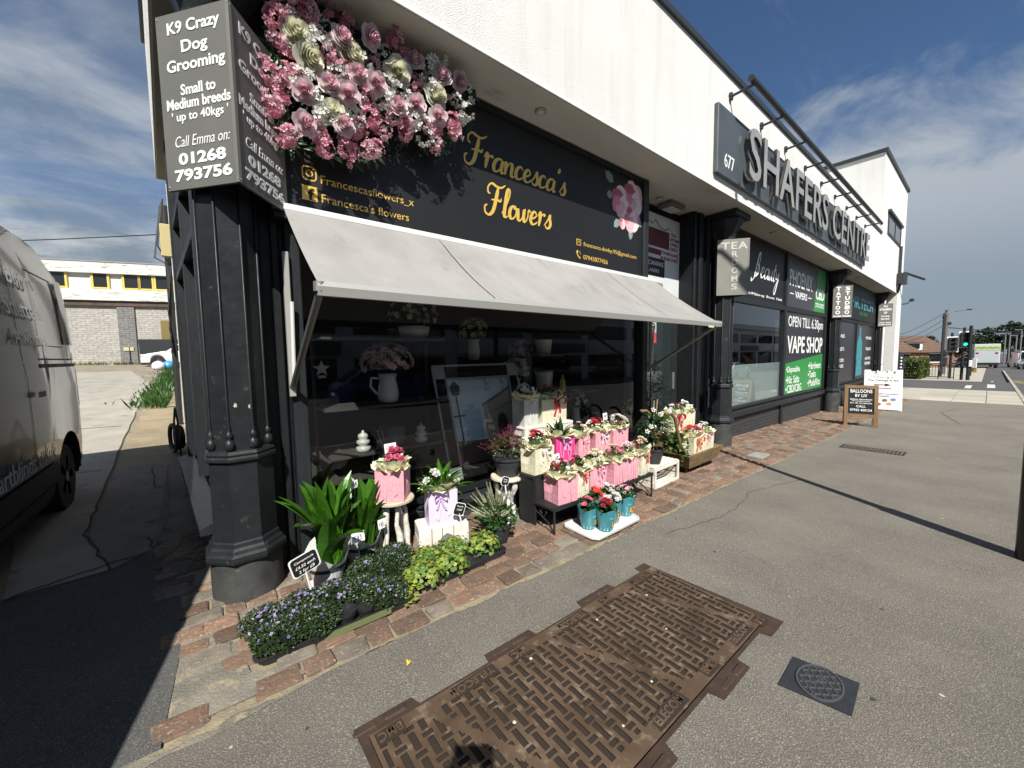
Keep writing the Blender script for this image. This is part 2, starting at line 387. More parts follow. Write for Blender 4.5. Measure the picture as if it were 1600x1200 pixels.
def brick_mat(name, c1, c2, mortar, sx, sz, axis='X', rough=.85, msize=.012, bump=.5, var=None):
    # courses laid on a wall; axis = horizontal direction of the wall
    m = bpy.data.materials.new(name); m.use_nodes = True; nt = m.node_tree; N = nt.nodes; L = nt.links; b = N['Principled BSDF']; b.inputs['Roughness'].default_value = rough
    tc = N.new('ShaderNodeTexCoord'); sp = N.new('ShaderNodeSeparateXYZ'); L.new(tc.outputs['Object'], sp.inputs[0])
    cb = N.new('ShaderNodeCombineXYZ'); L.new(sp.outputs[0 if axis == 'X' else 1], cb.inputs[0]); L.new(sp.outputs[2], cb.inputs[1])
    br = N.new('ShaderNodeTexBrick'); L.new(cb.outputs[0], br.inputs[0]); br.inputs['Scale'].default_value = 1.0
    br.inputs['Brick Width'].default_value = sx; br.inputs['Row Height'].default_value = sz; br.inputs['Mortar Size'].default_value = msize; br.inputs['Bias'].default_value = 0
    br.inputs['Color1'].default_value = (*c1, 1); br.inputs['Color2'].default_value = (*c2, 1); br.inputs['Mortar'].default_value = (*mortar, 1)
    nz = N.new('ShaderNodeTexNoise'); nz.inputs['Scale'].default_value = 9; nz.inputs['Detail'].default_value = 6; L.new(tc.outputs['Object'], nz.inputs[0])
    mr_ = N.new('ShaderNodeMapRange'); mr_.inputs[1].default_value = .3; mr_.inputs[2].default_value = .7; mr_.inputs[3].default_value = .72; mr_.inputs[4].default_value = 1.15; L.new(nz.outputs[0], mr_.inputs[0])
    c3 = N.new('ShaderNodeCombineXYZ'); [L.new(mr_.outputs[0], c3.inputs[i]) for i in range(3)]
    mx = N.new('ShaderNodeMixRGB'); mx.blend_type = 'MULTIPLY'; mx.inputs[0].default_value = 1; L.new(br.outputs[0], mx.inputs[1]); L.new(c3.outputs[0], mx.inputs[2]); L.new(mx.outputs[0], b.inputs['Base Color'])
    bp = N.new('ShaderNodeBump'); bp.inputs['Strength'].default_value = bump; bp.inputs['Distance'].default_value = .006; bp.invert = True; L.new(br.outputs['Fac'], bp.inputs['Height']); L.new(bp.outputs[0], b.inputs['Normal'])
    return m
def glass_mat(name, tint=(.85, .9, .9), ior=1.5, rough=0.0, boost=1.0):
    m = bpy.data.materials.new(name); m.use_nodes = True; nt = m.node_tree; N = nt.nodes; L = nt.links; N.clear()
    out = N.new('ShaderNodeOutputMaterial'); t = N.new('ShaderNodeBsdfTransparent'); t.inputs[0].default_value = (*tint, 1)
    g = N.new('ShaderNodeBsdfGlossy'); g.inputs['Roughness'].default_value = rough; g.inputs[0].default_value = (1, 1, 1, 1)
    ge = N.new('ShaderNodeNewGeometry'); io = N.new('ShaderNodeMapRange'); io.inputs[3].default_value = ior; io.inputs[4].default_value = 1 / ior; L.new(ge.outputs['Backfacing'], io.inputs[0])
    fr = N.new('ShaderNodeFresnel'); L.new(io.outputs[0], fr.inputs[0]); mu = N.new('ShaderNodeMath'); mu.operation = 'MULTIPLY'; mu.use_clamp = True; mu.inputs[1].default_value = boost; L.new(fr.outputs[0], mu.inputs[0])
    mx = N.new('ShaderNodeMixShader'); L.new(mu.outputs[0], mx.inputs[0]); L.new(t.outputs[0], mx.inputs[1]); L.new(g.outputs[0], mx.inputs[2]); L.new(mx.outputs[0], out.inputs[0])
    return m
# ---------------- shared materials
m_asph = mat('asphalt', (.165, .149, .123), (.126, .115, .097), 1.1, .92, bump=1.0, bscale=170, c3=(.36, .32, .26), s3=150, f3=(.52, .66), bdist=.010, detail=9, blot=.11)
m_road = mat('road_asphalt', (.085, .083, .08), (.065, .064, .062), .6, .9, bump=.6, bscale=90, c3=(.2, .19, .17), s3=150, f3=(.64, .7))
m_dark_asph = mat('apron_asphalt', (.085, .084, .08), (.062, .062, .06), 1.7, .92, bump=.9, bscale=160, c3=(.22, .21, .19), s3=170, f3=(.54, .68), bdist=.006)
m_conc = mat('concrete', (.36, .335, .285), (.27, .25, .21), 1.6, .9, bump=.5, bscale=35, c3=(.17, .155, .125), s3=3.0, f3=(.60, .72), detail=8)
m_grav = mat('gravel_concrete', (.33, .265, .165), (.225, .185, .12), 2.2, .95, bump=1.0, bscale=85, c3=(.13, .115, .085), s3=75, f3=(.56, .66), bdist=.01, detail=8)
m_alley = mat('alley_ground', (.285, .235, .165), (.18, .16, .125), .8, .95, bump=.8, bscale=60, c3=(.12, .11, .09), s3=4, f3=(.58, .68), detail=8)
m_slab = mat('paving_slab', (.40, .36, .29), (.33, .30, .24), .9, .9, bump=.3, bscale=60, island=.12)
m_mortar = mat('mortar', (.30, .255, .165), (.19, .16, .11), 9, .95, bump=1, bscale=70, bdist=.008, c3=(.10, .105, .06), s3=14, f3=(.6, .7))
m_sett = mat('sett_stone', (.205, .120, .078), (.130, .092, .066), 11, .85, bump=1.0, bscale=60, c3=(.33, .25, .18), s3=48, f3=(.58, .70), island=.38, bdist=.010, detail=9)
m_sett2 = mat('sett_stone_grey', (.185, .155, .12), (.125, .108, .085), 9, .85, bump=.8, bscale=70, c3=(.3, .28, .24), s3=60, f3=(.6, .7), island=.3, bdist=.006, detail=8)
m_kerb = mat('kerb_stone', (.38, .35, .29), (.29, .27, .23), 2, .9, bump=.3, island=.1)
m_white_line = mat('road_paint', (.62, .60, .55), (.45, .44, .4), 9, .8)
m_yellow = mat('yellow_paint', (.55, .40, .08), (.4, .3, .1), 9, .8)
m_render = mat('white_render', (.80, .79, .755), (.73, .72, .685), .9, .93, bump=1.0, bscale=110, bdist=.013, c3=(.68, .67, .625), s3=60, f3=(.52, .72), detail=9, streak=.16)
m_soffit = mat('soffit_board', (.46, .445, .395), (.40, .385, .34), 1.4, .85, c3=(.22, .21, .18), s3=3, f3=(.64, .8), stretch=(.5, 1, 1))
m_coping = mat('dark_coping', (.028, .032, .034), rough=.45)
m_paint = mat('anthracite_paint', (.0125, .0145, .0160), (.010, .0115, .0125), 5, .48, spec=.28, bump=.12, bscale=30, rvar=.12)
m_paint2 = mat('anthracite_wood', (.019, .0225, .025), (.0145, .017, .019), 3, .5, spec=.3, bump=.25, bscale=22, stretch=(4, 4, .6), rvar=.1)
m_castiron = mat('painted_cast_iron', (.0160, .0188, .0208), (.0125, .0145, .0160), 6, .45, spec=.3, bump=.35, bscale=26, c3=(.075, .073, .066), s3=13, f3=(.64, .80), rvar=.1, bdist=.003)
m_colbase = mat('weathered_paint', (.024, .0275, .030), (.055, .056, .052), 7, .7, bump=.5, bscale=30, c3=(.16, .145, .115), s3=12, f3=(.66, .78))
m_chip = mat('chipped_primer', (.42, .33, .20), (.55, .48, .36), 30, .9)
m_black = mat('matt_black', (.012, .013, .014), rough=.6)
m_blackp = mat('black_plastic', (.016, .017, .018), (.024, .025, .026), 12, .38)
m_board = mat('sign_black', (.012, .0125, .013), rough=.5, spec=.35)
m_tea_sign = mat('sign_weathered', (.20, .195, .170), (.17, .165, .145), 3, .6)
m_grey_sign = mat('sign_grey', (.130, .128, .112), (.115, .113, .10), 3, .55)
m_white = mat('white_vinyl', (.80, .80, .77), rough=.5)
m_offwhite = mat('pale_lettering', (.46, .455, .42), rough=.5)
m_gold = mat('gold_vinyl', (.78, .50, .10), rough=.35, metal=.30)
m_alu = mat('white_aluminium', (.70, .70, .68), rough=.35, metal=.15)
m_grey_alu = mat('grey_aluminium', (.40, .40, .37), rough=.4, metal=.3)
m_dkalu = mat('arm_aluminium', (.24, .24, .225), rough=.4, metal=.4)
m_glass = glass_mat('shop_glass', (.84, .87, .87), 1.5, boost=1.15)
m_glass2 = glass_mat('bright_glass', (.95, .98, .98), 1.5, boost=1.7)
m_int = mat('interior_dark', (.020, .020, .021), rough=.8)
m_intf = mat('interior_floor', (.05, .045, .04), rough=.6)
m_brick = brick_mat('brown_brick', (.17, .085, .05), (.12, .06, .038), (.09, .08, .07), .225, .075, 'Y')
m_dkbrick = brick_mat('painted_brick', (.040, .043, .045), (.034, .036, .038), (.02, .021, .022), .225, .075, 'X', .65, msize=.010, bump=.9)
m_green_v = mat('green_vinyl', (.025, .24, .05), rough=.45)
m_vinyl_dk = mat('dark_vinyl', (.032, .030, .036), rough=.32)
m_chrome_face = mat('letter_face', (.38, .38, .365), (.32, .32, .31), 3, .38, metal=.3)
m_bronze = mat('letter_return', (.10, .095, .085), rough=.25, metal=.8)
m_tealtxt = mat('teal_vinyl', (.05, .28, .36), rough=.5)
m_wood = mat('stained_pine', (.22, .130, .060), (.15, .085, .038), 5, .6, stretch=(1, 1, .2), bump=.2)
m_wwood = mat('whitewashed_wood', (.72, .69, .62), (.56, .52, .45), 7, .85, bump=.4, bscale=30, c3=(.30, .26, .21), s3=18, f3=(.64, .74), stretch=(1, 1, 1))
m_lamp_glass = mat('diffuser', (.5, .5, .47), rough=.3)
m_steel = mat('galvanised', (.34, .35, .35), (.27, .28, .28), 8, .45, metal=.6)

# ---------------- ground
def sheet(name, xs, ys, off, m, zf=gz):
    b = MB(); n = len(ys)
    vs = [(x, y, zf(x, y) + off) for x in xs for y in ys]
    fs = [(i * n + j, (i + 1) * n + j, (i + 1) * n + j + 1, i * n + j + 1) for i in range(len(xs) - 1) for j in range(n - 1)]
    b.mesh(vs, fs); return struct(name, b, m)
sheet('ground', [-900, -300, -80, -30, -14, -5, 0, 2, 4, 6, 8, 10, 24, 50, 90, 200, 500, 1200], [-900, -300, -60, -20, -8, -3, -1.02, 2, 5, 10, 20, 36, 60, 150, 500, 1200], -.14, m_road)
sheet('alley_ground', [-16, -8, -4, -2, -.5, -.31], [2.4, 3, 4, 5, 8, 12, 20, 30, 42], 0, m_alley); sheet('alley_margin', [-.31, .3], [3.355, 4, 5, 8, 12, 20], 0, m_alley)
sheet('pavement', [-16, -8, -2, 0, 1, 2, 4, 6, 10, 16, 23.75], [-.9, 0, 1, 2.0], 0, m_asph)
def apron():
    b = MB()
    pts = [(-6, 1.99), (-.22, 1.99), (-.18, 2.6), (-.20, 3.3), (-.30, 4.22), (-.82, 4.06), (-1.11, 3.95), (-6, 3.9)]
    b.poly([(x, y, gz(x, y) + .0022) for x, y in pts]); struct('apron', b, m_dark_asph)
    b = MB()
    rowsL = [(-1.1, 3.97), (-1.3, 5.0), (-1.5, 5.74), (-2.2, 9.4), (-2.6, 13.2), (-3.6, 20), (-6, 29)]
    rowsR = [(-.62, 4.02), (-.90, 5.0), (-.94, 5.74), (-1.13, 9.42), (-1.31, 13.2), (-1.22, 18), (-3.0, 29)]
    for i in range(len(rowsL) - 1):
        q = [rowsL[i], rowsR[i], rowsR[i + 1], rowsL[i + 1]]
        b.poly([(x, y, gz(x, y) + .008) for x, y in q])
    struct('concrete_path', b, m_conc)
    b = MB(); b.poly([(x, y, gz(x, y) + .006) for x, y in [(-.61, 4.03), (-.40, 4.25), (-.34, 5), (-.45, 7.1), (-.70, 7.4), (-.98, 7.3), (-.92, 5.74), (-.88, 5.0)]])
    struct('concrete_patch', b, mat('old_concrete', (.25, .23, .195), (.19, .175, .15), 3, .92, bump=.6, bscale=50, c3=(.10, .095, .08), s3=5, f3=(.6, .7), detail=8))
    b = MB(); b.poly([(x, y, gz(x, y) + .005) for x, y in [(-.45, 7.1), (-.2, 7.2), (-.2, 16), (-1.0, 20), (-1.2, 13), (-1.05, 9.4), (-.98, 7.3), (-.70, 7.4)]])
    struct('gravel_strip', b, m_grav)
    # dark cracks along the pour lines
    b = MB(); rnd = random.Random(5)
    def crack(pts, w_):
        P = []
        for i in range(len(pts) - 1):
            for k in range(8):
                t = k / 8; P.append((pts[i][0] + (pts[i + 1][0] - pts[i][0]) * t + rnd.uniform(-.012, .012), pts[i][1] + (pts[i + 1][1] - pts[i][1]) * t + rnd.uniform(-.02, .02)))
        for i in range(len(P) - 1):
            dx, dy = P[i + 1][0] - P[i][0], P[i + 1][1] - P[i][1]; l = math.hypot(dx, dy) or 1; wx, wy = -dy / l * w_, dx / l * w_
            q = [(P[i][0] - wx, P[i][1] - wy), (P[i + 1][0] - wx, P[i + 1][1] - wy), (P[i + 1][0] + wx, P[i + 1][1] + wy), (P[i][0] + wx, P[i][1] + wy)]
            b.poly([(x, y, gz(x, y) + .013) for x, y in q])
    crack([(-.62, 4.0), (-.90, 5.0), (-.94, 5.74), (-1.13, 9.42), (-1.31, 13.2)], .008)
    crack([(-1.1, 3.95), (-.82, 4.06), (-.36, 4.23)], .008)
    crack([(-.40, 4.25), (-.52, 4.9), (-.50, 6.0), (-.62, 7.2)], .008)
    crack([(-1.9, 7.4), (-1.0, 7.3)], .01); crack([(-2.2, 11), (-1.2, 10.8)], .012)
    struct('pavement_cracks', b, mat('crack_dirt', (.05, .048, .036), (.06, .07, .03), 8, .95))
apron()
def kerbs():
    b = MB(); x = -3.0
    while x < 70:
        b.bbox(x, x + .905, -1.03, -.9, gz(x + .45, 0) - .2, gz(x + .45, 0) + .002, .012); x += .915
    struct('kerb', b, m_kerb)
    b = MB()
    for i in range(8):
        for j in range(5):
            x0 = 23.76 + i * 1.0; y0 = -.88 + j * .92
            if y0 > 3: continue
            b.bbox(x0, x0 + .985, y0, y0 + .905, gz(x0 + .5, 0) - .1, gz(x0 + .5, 0) + .004, .006)
    struct('paving_slabs', b, m_slab)
    sheet('side_street', [31.7, 36, 41.5], [-.88, 2, 8, 60], -.015, m_road)
    sheet('far_pavement', [41.5, 50, 60, 80], [.3, 1.5, 3, 5.2], -.0, m_slab)
    b = MB()
    for x0, x1, y0, y1 in [(33.5, 36.6, .62, .86), (34.6, 38.4, -.25, .05), (36.4, 48, -2.45, -2.3), (24, 33, -4.6, -4.5), (40, 80, -4.6, -4.5), (42, 43, -.2, -.1)]:
        b.poly([(x, y, gz(x, y) + (-.008 if y0 > -.9 else -.134)) for x, y in [(x0, y0), (x1, y0), (x1, y1), (x0, y1)]])
    struct('road_markings', b, m_white_line)
    b = MB()
    for x0 in (43.5, 45, 46.5):
        b.poly([(x, y, gz(x, y) - .132) for x, y in [(x0, -1.5), (x0 + .9, -1.1), (x0 + 1.1, -1.2), (x0 + .2, -1.6)]])
    struct('yellow_markings', b, m_yellow)
kerbs()
def sx_side(y): return .04 - .076 * (y - 3.3) - .02
def cobbles():
    rnd = random.Random(11)
    b = MB(); b.mesh([(x, y, gz(x, y) - .012) for x in (-.32, 0, 4, 10, 24) for y in (2.0, 2.7, 3.36)], [(i * 3 + j, (i + 1) * 3 + j, (i + 1) * 3 + j + 1, i * 3 + j + 1) for i in range(4) for j in range(2)])
    # ragged sandy edge where the asphalt meets the setts
    x = -.3; d_ = .02
    while x < 12:
        l = rnd.uniform(.012, .04); e_ = min(.030, max(-.012, d_ + rnd.uniform(-.011, .011)))
        b.poly([(x, 2.001, gz(x, 2) + .0045), (x, 2.0 - d_, gz(x, 2) + .0045), (x + l, 2.0 - e_, gz(x + l, 2) + .0045), (x + l, 2.001, gz(x + l, 2) + .0045)]); x += l; d_ = e_
    struct('cobble_bedding', b, m_mortar)
    b = MB(); pts = [(-.345, 1.93), (-.19, 1.955), (-.05, 1.93), (.08, 1.95), (.2, 1.965), (.36, 1.985), (.33, 2.06), (.30, 2.10), (.26, 2.13), (.24, 2.19), (.17, 2.20), (.10, 2.24), (.09, 2.31), (.06, 2.38), (.09, 2.45), (.08, 2.52), (.01, 2.55), (-.03, 2.60), (-.02, 2.68), (-.06, 2.75), (-.12, 2.79), (-.16, 2.86), (-.22, 2.90), (-.27, 2.86), (-.325, 2.80), (-.31, 2.62), (-.35, 2.45), (-.315, 2.25), (-.36, 2.08)]; b.poly([(x, y, gz(x, y) - .0015) for x, y in pts if y > 2.0] ); b.poly([(x, y, gz(x, y) + .0042) for x, y in [(-.345, 2.003), (-.345, 1.93), (-.19, 1.955), (-.05, 1.93), (.08, 1.95), (.2, 1.965), (.36, 1.985), (.36, 2.003)]]); struct('worn_concrete', b, mat('worn_concrete', (.24, .215, .17), (.15, .14, .115), 4, .95, bump=1.0, bscale=70, bdist=.01, c3=(.33, .27, .17), s3=11, f3=(.55, .68), detail=9))
    b = MB(); y = 2.03
    while y < 3.30:
        dy = rnd.uniform(.128, .152); x = -.30 + rnd.uniform(0, .15)
        while x < 23.6:
            dx = rnd.uniform(.155, .225) if rnd.random() < .8 else rnd.uniform(.11, .15)
            g = rnd.uniform(.003, .011); jit = .007
            x0, x1, y0, y1 = x + g, x + dx - g, y + g * .8 + rnd.uniform(-.008, .008), y + dy - g * .8 + rnd.uniform(-.006, .006)
            cx_, cy_ = (x0 + x1) / 2, (y0 + y1) / 2; h = gz(cx_, cy_) + rnd.uniform(-.004, .009); tx, ty = rnd.uniform(-.05, .05), rnd.uniform(-.05, .05)
            c = rnd.uniform(.08, .22)
            if cx_ < .30 - .5 * (cy_ - 2.0) and rnd.random() < .42: x += dx; continue
            ring = []
            for sx_, sy_ in ((-1 + c, -1), (1 - c, -1), (1, -1 + c), (1, 1 - c), (1 - c, 1), (-1 + c, 1), (-1, 1 - c), (-1, -1 + c)):
                ring.append((cx_ + sx_ * (x1 - x0) / 2 + rnd.uniform(-jit, jit), cy_ + sy_ * (y1 - y0) / 2 + rnd.uniform(-jit, jit)))
            def rg(s_, z_): return [(cx_ + (px - cx_) * s_, cy_ + (py - cy_) * s_, z_ + (px - cx_) * tx + (py - cy_) * ty) for px, py in ring]
            b.loft([rg(1.02, h - .03), rg(1.0, h - .006), rg(.90, h), rg(.45, h + .003)], 1 if rnd.random() < (.42 if cx_ < .35 else .12) else 0)
            x += dx
        y += dy
    for _ in range(46):          # a few loose old setts along the foot of the side wall
        x, y = rnd.uniform(-.34, -.06), rnd.uniform(3.32, 4.5)
        w_, d_ = rnd.uniform(.05, .09), rnd.uniform(.04, .06); h = gz(x, y) + rnd.uniform(.004, .010)
        ring = [(x + sx_ * w_, y + sy_ * d_) for sx_, sy_ in ((-.8, -1), (.8, -1), (1, -.7), (1, .7), (.8, 1), (-.8, 1), (-1, .7), (-1, -.7))]
        if x + w_ < sx_side(y): b.loft([[(px, py, h - .02) for px, py in ring], [(px, py, h) for px, py in ring], [(x + (px - x) * .8, y + (py - y) * .8, h + .003) for px, py in ring]], 1 if rnd.random() < .4 else 0)
    struct('cobble_strip', b, [m_sett, m_sett2])
cobbles()

# ---------------- telecom cover in the pavement
def telecom():
    z0 = lambda x: gz(x, 1)
    t = thing('telecom_cover', 'long rusty brown cast iron telecom cover set into the asphalt pavement', 'manhole cover', (1.2, 1.15, gz(1.2, 1)), world=True)
    m_top = mat('worn_iron', (.195, .135, .088), (.105, .066, .041), 3.2, .42, metal=.45, bump=.4, bscale=90, c3=(.30, .24, .175), s3=16, f3=(.55, .72), rvar=.14)
    m_pit = mat('rusty_recess', (.026, .016, .010), (.019, .012, .008), 14, .85, bump=.4, bscale=80)
    m_rim = mat('rusty_rim', (.060, .037, .024), (.038, .024, .016), 10, .75, metal=.2, bump=.5, bscale=70)
    # frame outline with lugs
    out = [(.405, 1.60), (.66, 1.60), (.68, 1.545), (1.06, 1.545), (1.07, 1.60), (1.38, 1.60), (1.39, 1.545), (1.78, 1.545), (1.79, 1.60), (2.11, 1.60), (2.12, 1.545), (2.43, 1.545), (2.44, 1.60), (2.56, 1.60),
           (2.62, .70), (2.42, .70), (2.40, .755), (2.09, .755), (2.08, .69), (1.78, .69), (1.76, .755), (1.38, .755), (1.36, .69), (1.08, .69), (1.06, .755), (.68, .755), (.66, .69), (.44, .69)]
    b = MB(); b.loft([[(x, y, z0(x) - .05) for x, y in out], [(x, y, z0(x) + .003) for x, y in out]]); 
    obj('frame', b, m_rim, t)
    # thin proud lip round the frame
    b = MB()
    for i in range(len(out)):
        (xa, ya), (xb, yb) = out[i], out[(i + 1) % len(out)]
        if i == len(out) - 1: continue
        dx, dy = xb - xa, yb - ya; l = math.hypot(dx, dy); nx, ny = -dy / l * .010, dx / l * .010
        b.extr([(xa, ya), (xb, yb), (xb - nx, yb - ny), (xa - nx, ya - ny)], (0, 0, z0(xa) + .0045), (1, 0, -.025), (0, 1, 0), (0, 0, .006))
    obj('lip', b, m_rim, t)
    xbl = lambda q, y: q + (1.525 - y) * .50
    def plate(xa, xb, k0, k1):
        # basket of long and short recesses, as a stepped sheet
        b = MB(); n = int(round((xb - xa) / .0095)); ya, yb = .775, 1.525; k = int(round((yb - ya) / .0105))
        def own(i, j):
            x = xa + (xb - xa) * (i + .5) / n; y = ya + (yb - ya) * (j + .5) / k; return xbl(k0, y) <= x < xbl(k1, y)
        def pit(i, j):
            x = xa + (xb - xa) * (i + .5) / n; y = ya + (yb - ya) * (j + .5) / k
            if any(abs(x - xbl(q, y)) < .022 for q in (.66, 1.38, 2.10)): return False
            if i < 2 or j < 6 or i >= n - 2 or j >= k - 6: return False
            X, Y = i % 12, j
            col = (i // 6)
            yy = (j + (0 if col % 2 else 6)) % 12
            xx = i % 6
            if xx in (1, 2, 3) and yy in (0, 1, 2, 3, 4, 5, 6, 7): return True
            if xx in (0, 1, 2, 3, 4) and yy in (9, 10): return True
            return False
        def at(i, j, d): x = xa + (xb - xa) * i / n; return (x, ya + (yb - ya) * j / k, z0(x) + .012 - d)
        P = [[pit(i, j) for j in range(k)] for i in range(n)]
        for i in range(n):
            j = 0
            while j < k:
                p = P[i][j]; j2 = j
                if not own(i, j): j += 1; continue
                while j2 < k and P[i][j2] == p and own(i, j2): j2 += 1
                d = .008 if p else 0
                b.poly([at(i, j, d), at(i + 1, j, d), at(i + 1, j2, d), at(i, j2, d)], 1 if p else 0)
                if p: b.poly([at(i, j, d), at(i + 1, j, d), at(i + 1, j, 0), at(i, j, 0)], 1); b.poly([at(i, j2, d), at(i, j2, 0), at(i + 1, j2, 0), at(i + 1, j2, d)], 1)
                j = j2
            if i:
                for j in range(k):
                    if P[i][j] != P[i - 1][j] and own(i, j): b.poly([at(i, j, 0), at(i, j + 1, 0), at(i, j + 1, .008), at(i, j, .008)], 1)
        e = .002
        for (i0, j0, i1, j1) in ((0, 0, n, 0), (n, 0, n, k), (n, k, 0, k), (0, k, 0, 0)): b.poly([at(i0, j0, .02), at(i1, j1, .02), at(i1, j1, 0), at(i0, j0, 0)], 0)
        # pads that carry the raised lettering
        for (X, py, s_, w_, rot) in ((.92, 1.483, 'TELECOM', .24, 1), (1.62, 1.483, 'TELECOM', .22, 1), (2.33, 1.483, 'TELECOM', .2, 1), (1.50, .817, 'TELECOM', .24, 0), (2.27, .817, 'TELECOM', .22, 0), (.52, 1.483, 'BMC', .10, 1), (1.22, 1.483, 'BMC', .10, 1), (1.95, 1.483, 'BMC', .10, 1), (1.90, .817, 'BMC', .10, 0), (2.50, .79, 'BMC', .07, 0), (.85, .817, 'TELECOM', .24, 0)):
            if not xbl(k0, py) <= X < xbl(k1, py): continue
            b.box(X - w_ * .58, X + w_ * .58, py - .033, py + .033, z0(X) + .0, z0(X) + .0145, 1)
            b.text(s_, (X, py, z0(X) + .0145), (-1, 0, 0) if rot else (1, 0, 0), (0, -1, 0) if rot else (0, 1, 0), w=w_, h=.042, ext=.004, bold=.015, m=0)
        return obj('cover_plate', b, [m_top, m_pit], t)
    for k0, k1 in ((-9, .66), (.66, 1.38), (1.38, 2.10), (2.10, 9)): plate(.445, 2.545, k0, k1)
    b = MB()
    for q in (.66, 1.38, 2.10):
        for s_ in (0, 1):
            y0, y1 = 1.515, .785; b.extr([(xbl(q, y0) - .006 + .008 * s_, y0), (xbl(q, y1) - .006 + .008 * s_, y1), (xbl(q, y1) + .002 + .006 * s_, y1), (xbl(q, y0) + .002 + .006 * s_, y0)], (0, 0, z0(q + .2) + .0165), (1, 0, -.025), (0, 1, 0), (0, 0, -.004))
    obj('joint_strip', b, mat('dusty_joint', (.30, .24, .17), (.07, .045, .03), 9, .8), t)
    # lifting pockets in the lugs
    b = MB()
    for x in (.51, 1.22, 1.95):
        for y, s_ in ((1.572, 1), (.722, -1)):
            for dx in (-.065, .065):
                b.bbox(x + dx - .052, x + dx + .052, y - .018, y + .018, z0(x), z0(x) + .009, .008)
    obj_each('lifting_lug', b, m_rim, t)
    b = MB(); 
    for x, y in ((1.30, .9), (1.24, 1.42), (.95, 1.2), (2.0, 1.1), (1.6, .95), (2.2, 1.35), (1.75, 1.4)): b.ball((x, y, z0(x) + .012), .006 + .004 * ((x * 7) % 1), 7, sq=.4)
    obj('grit', b, mat('pale_grit', (.5, .47, .4)), t)
telecom()
def water_cover():
    rz = math.atan2(.25, .055) - math.pi / 2
    t = thing('water_cover', 'small square black water cover with an oval grid lid in the asphalt', 'access cover', (2.225, .44, gz(2.22, .44)), 0, world=True)
    m_ = mat('dark_iron', (.028, .031, .036), (.038, .041, .046), 15, .5, metal=.3, bump=.3, bscale=80)
    q = [(2.07, .565), (2.335, .575), (2.385, .32), (2.13, .305)]
    b = MB(); b.loft([[(x, y, gz(x, y) - .05) for x, y in q], [(x, y, gz(x, y) + .006) for x, y in q]]); obj('frame', b, m_, t)
    cx_, cy_ = 2.23, .441; zt = gz(cx_, cy_)
    def ov(s_, n=28): return [(cx_ + .118 * s_ * math.cos(a) , cy_ + .085 * s_ * math.sin(a) - .0) for a in [2 * math.pi * i / n for i in range(n)]]
    b = MB(); b.loft([[(x, y, zt) for x, y in ov(1)], [(x, y, zt + .011) for x, y in ov(1)]])
    o_ = obj('lid', b, m_, t)
    b = MB()
    o1, o2 = ov(1.06), ov(.98); b.loft([[(x, y, zt + .004) for x, y in o1], [(x, y, zt + .0155) for x, y in o1], [(x, y, zt + .0155) for x, y in o2], [(x, y, zt + .004) for x, y in o2]], caps=False)
    for i in range(-4, 5):
        for dx_, dy_ in ((.7, .7), (-.7, .7)):
            d = i * .036; px, py = -dy_ * d, dx_ * d
            # clip the rib to the oval
            ts_ = [k * .004 for k in range(-40, 41) if ((px + dx_ * k * .004) / .113) ** 2 + ((py + dy_ * k * .004) / .080) ** 2 < 1]
            if len(ts_) > 2:
                a_, e_ = ts_[0], ts_[-1]; nx, ny = -dy_ * .003, dx_ * .003
                b.extr([(px + dx_ * a_ + nx, py + dy_ * a_ + ny), (px + dx_ * e_ + nx, py + dy_ * e_ + ny), (px + dx_ * e_ - nx, py + dy_ * e_ - ny), (px + dx_ * a_ - nx, py + dy_ * a_ - ny)], (cx_, cy_, zt + .011), (1, 0, 0), (0, 1, 0), (0, 0, .004))
    b.text('Water', (cx_, cy_ + .008, zt + .012), (.97, -.25, 0), (.25, .97, 0), w=.09, h=.024, ext=.004, bold=.01)
    b.lathe([(.008, .011), (.008, .016)], (cx_ - .0, cy_ + .045, zt), 8)
    obj('raised_grid', b, mat('worn_rib', (.10, .105, .105), rough=.4, metal=.4), t)
water_cover()
def gully():
    t = thing('drain_grate', 'rusty ribbed drain grating flush in the pavement before the vape shop', 'drain', (9.2, 1.25, gz(9.2, 1.2)), world=True)
    b = MB(); n = 16
    for i in range(n): 
        y = .86 + i * .05; b.bbox(9.08, 9.42, y, y + .03, gz(9.2, 1) - .02, gz(9.2, 1) + .010, .004)
    obj('rib', b, mat('rusty_rib', (.11, .085, .06), (.08, .06, .045), 20, .8), t)
    b = MB(); b.poly([(x, y, gz(x, 1) + .003) for x, y in [(9.04, .83), (9.46, .83), (9.46, 1.68), (9.04, 1.68)]]); obj('tray', b, m_black, t)
    t = thing('access_cover', 'small pale square access plate set among the red setts', 'access cover', (7.0, 2.3, gz(7, 2.3)), world=True)
    b = MB(); b.bbox(6.9, 7.25, 2.22, 2.44, gz(7, 2.3) - .02, gz(7, 2.3) + .028, .006); obj('plate', b, mat('pale_plate', (.30, .31, .28), (.24, .25, .23), 9, .6), t)
gully()

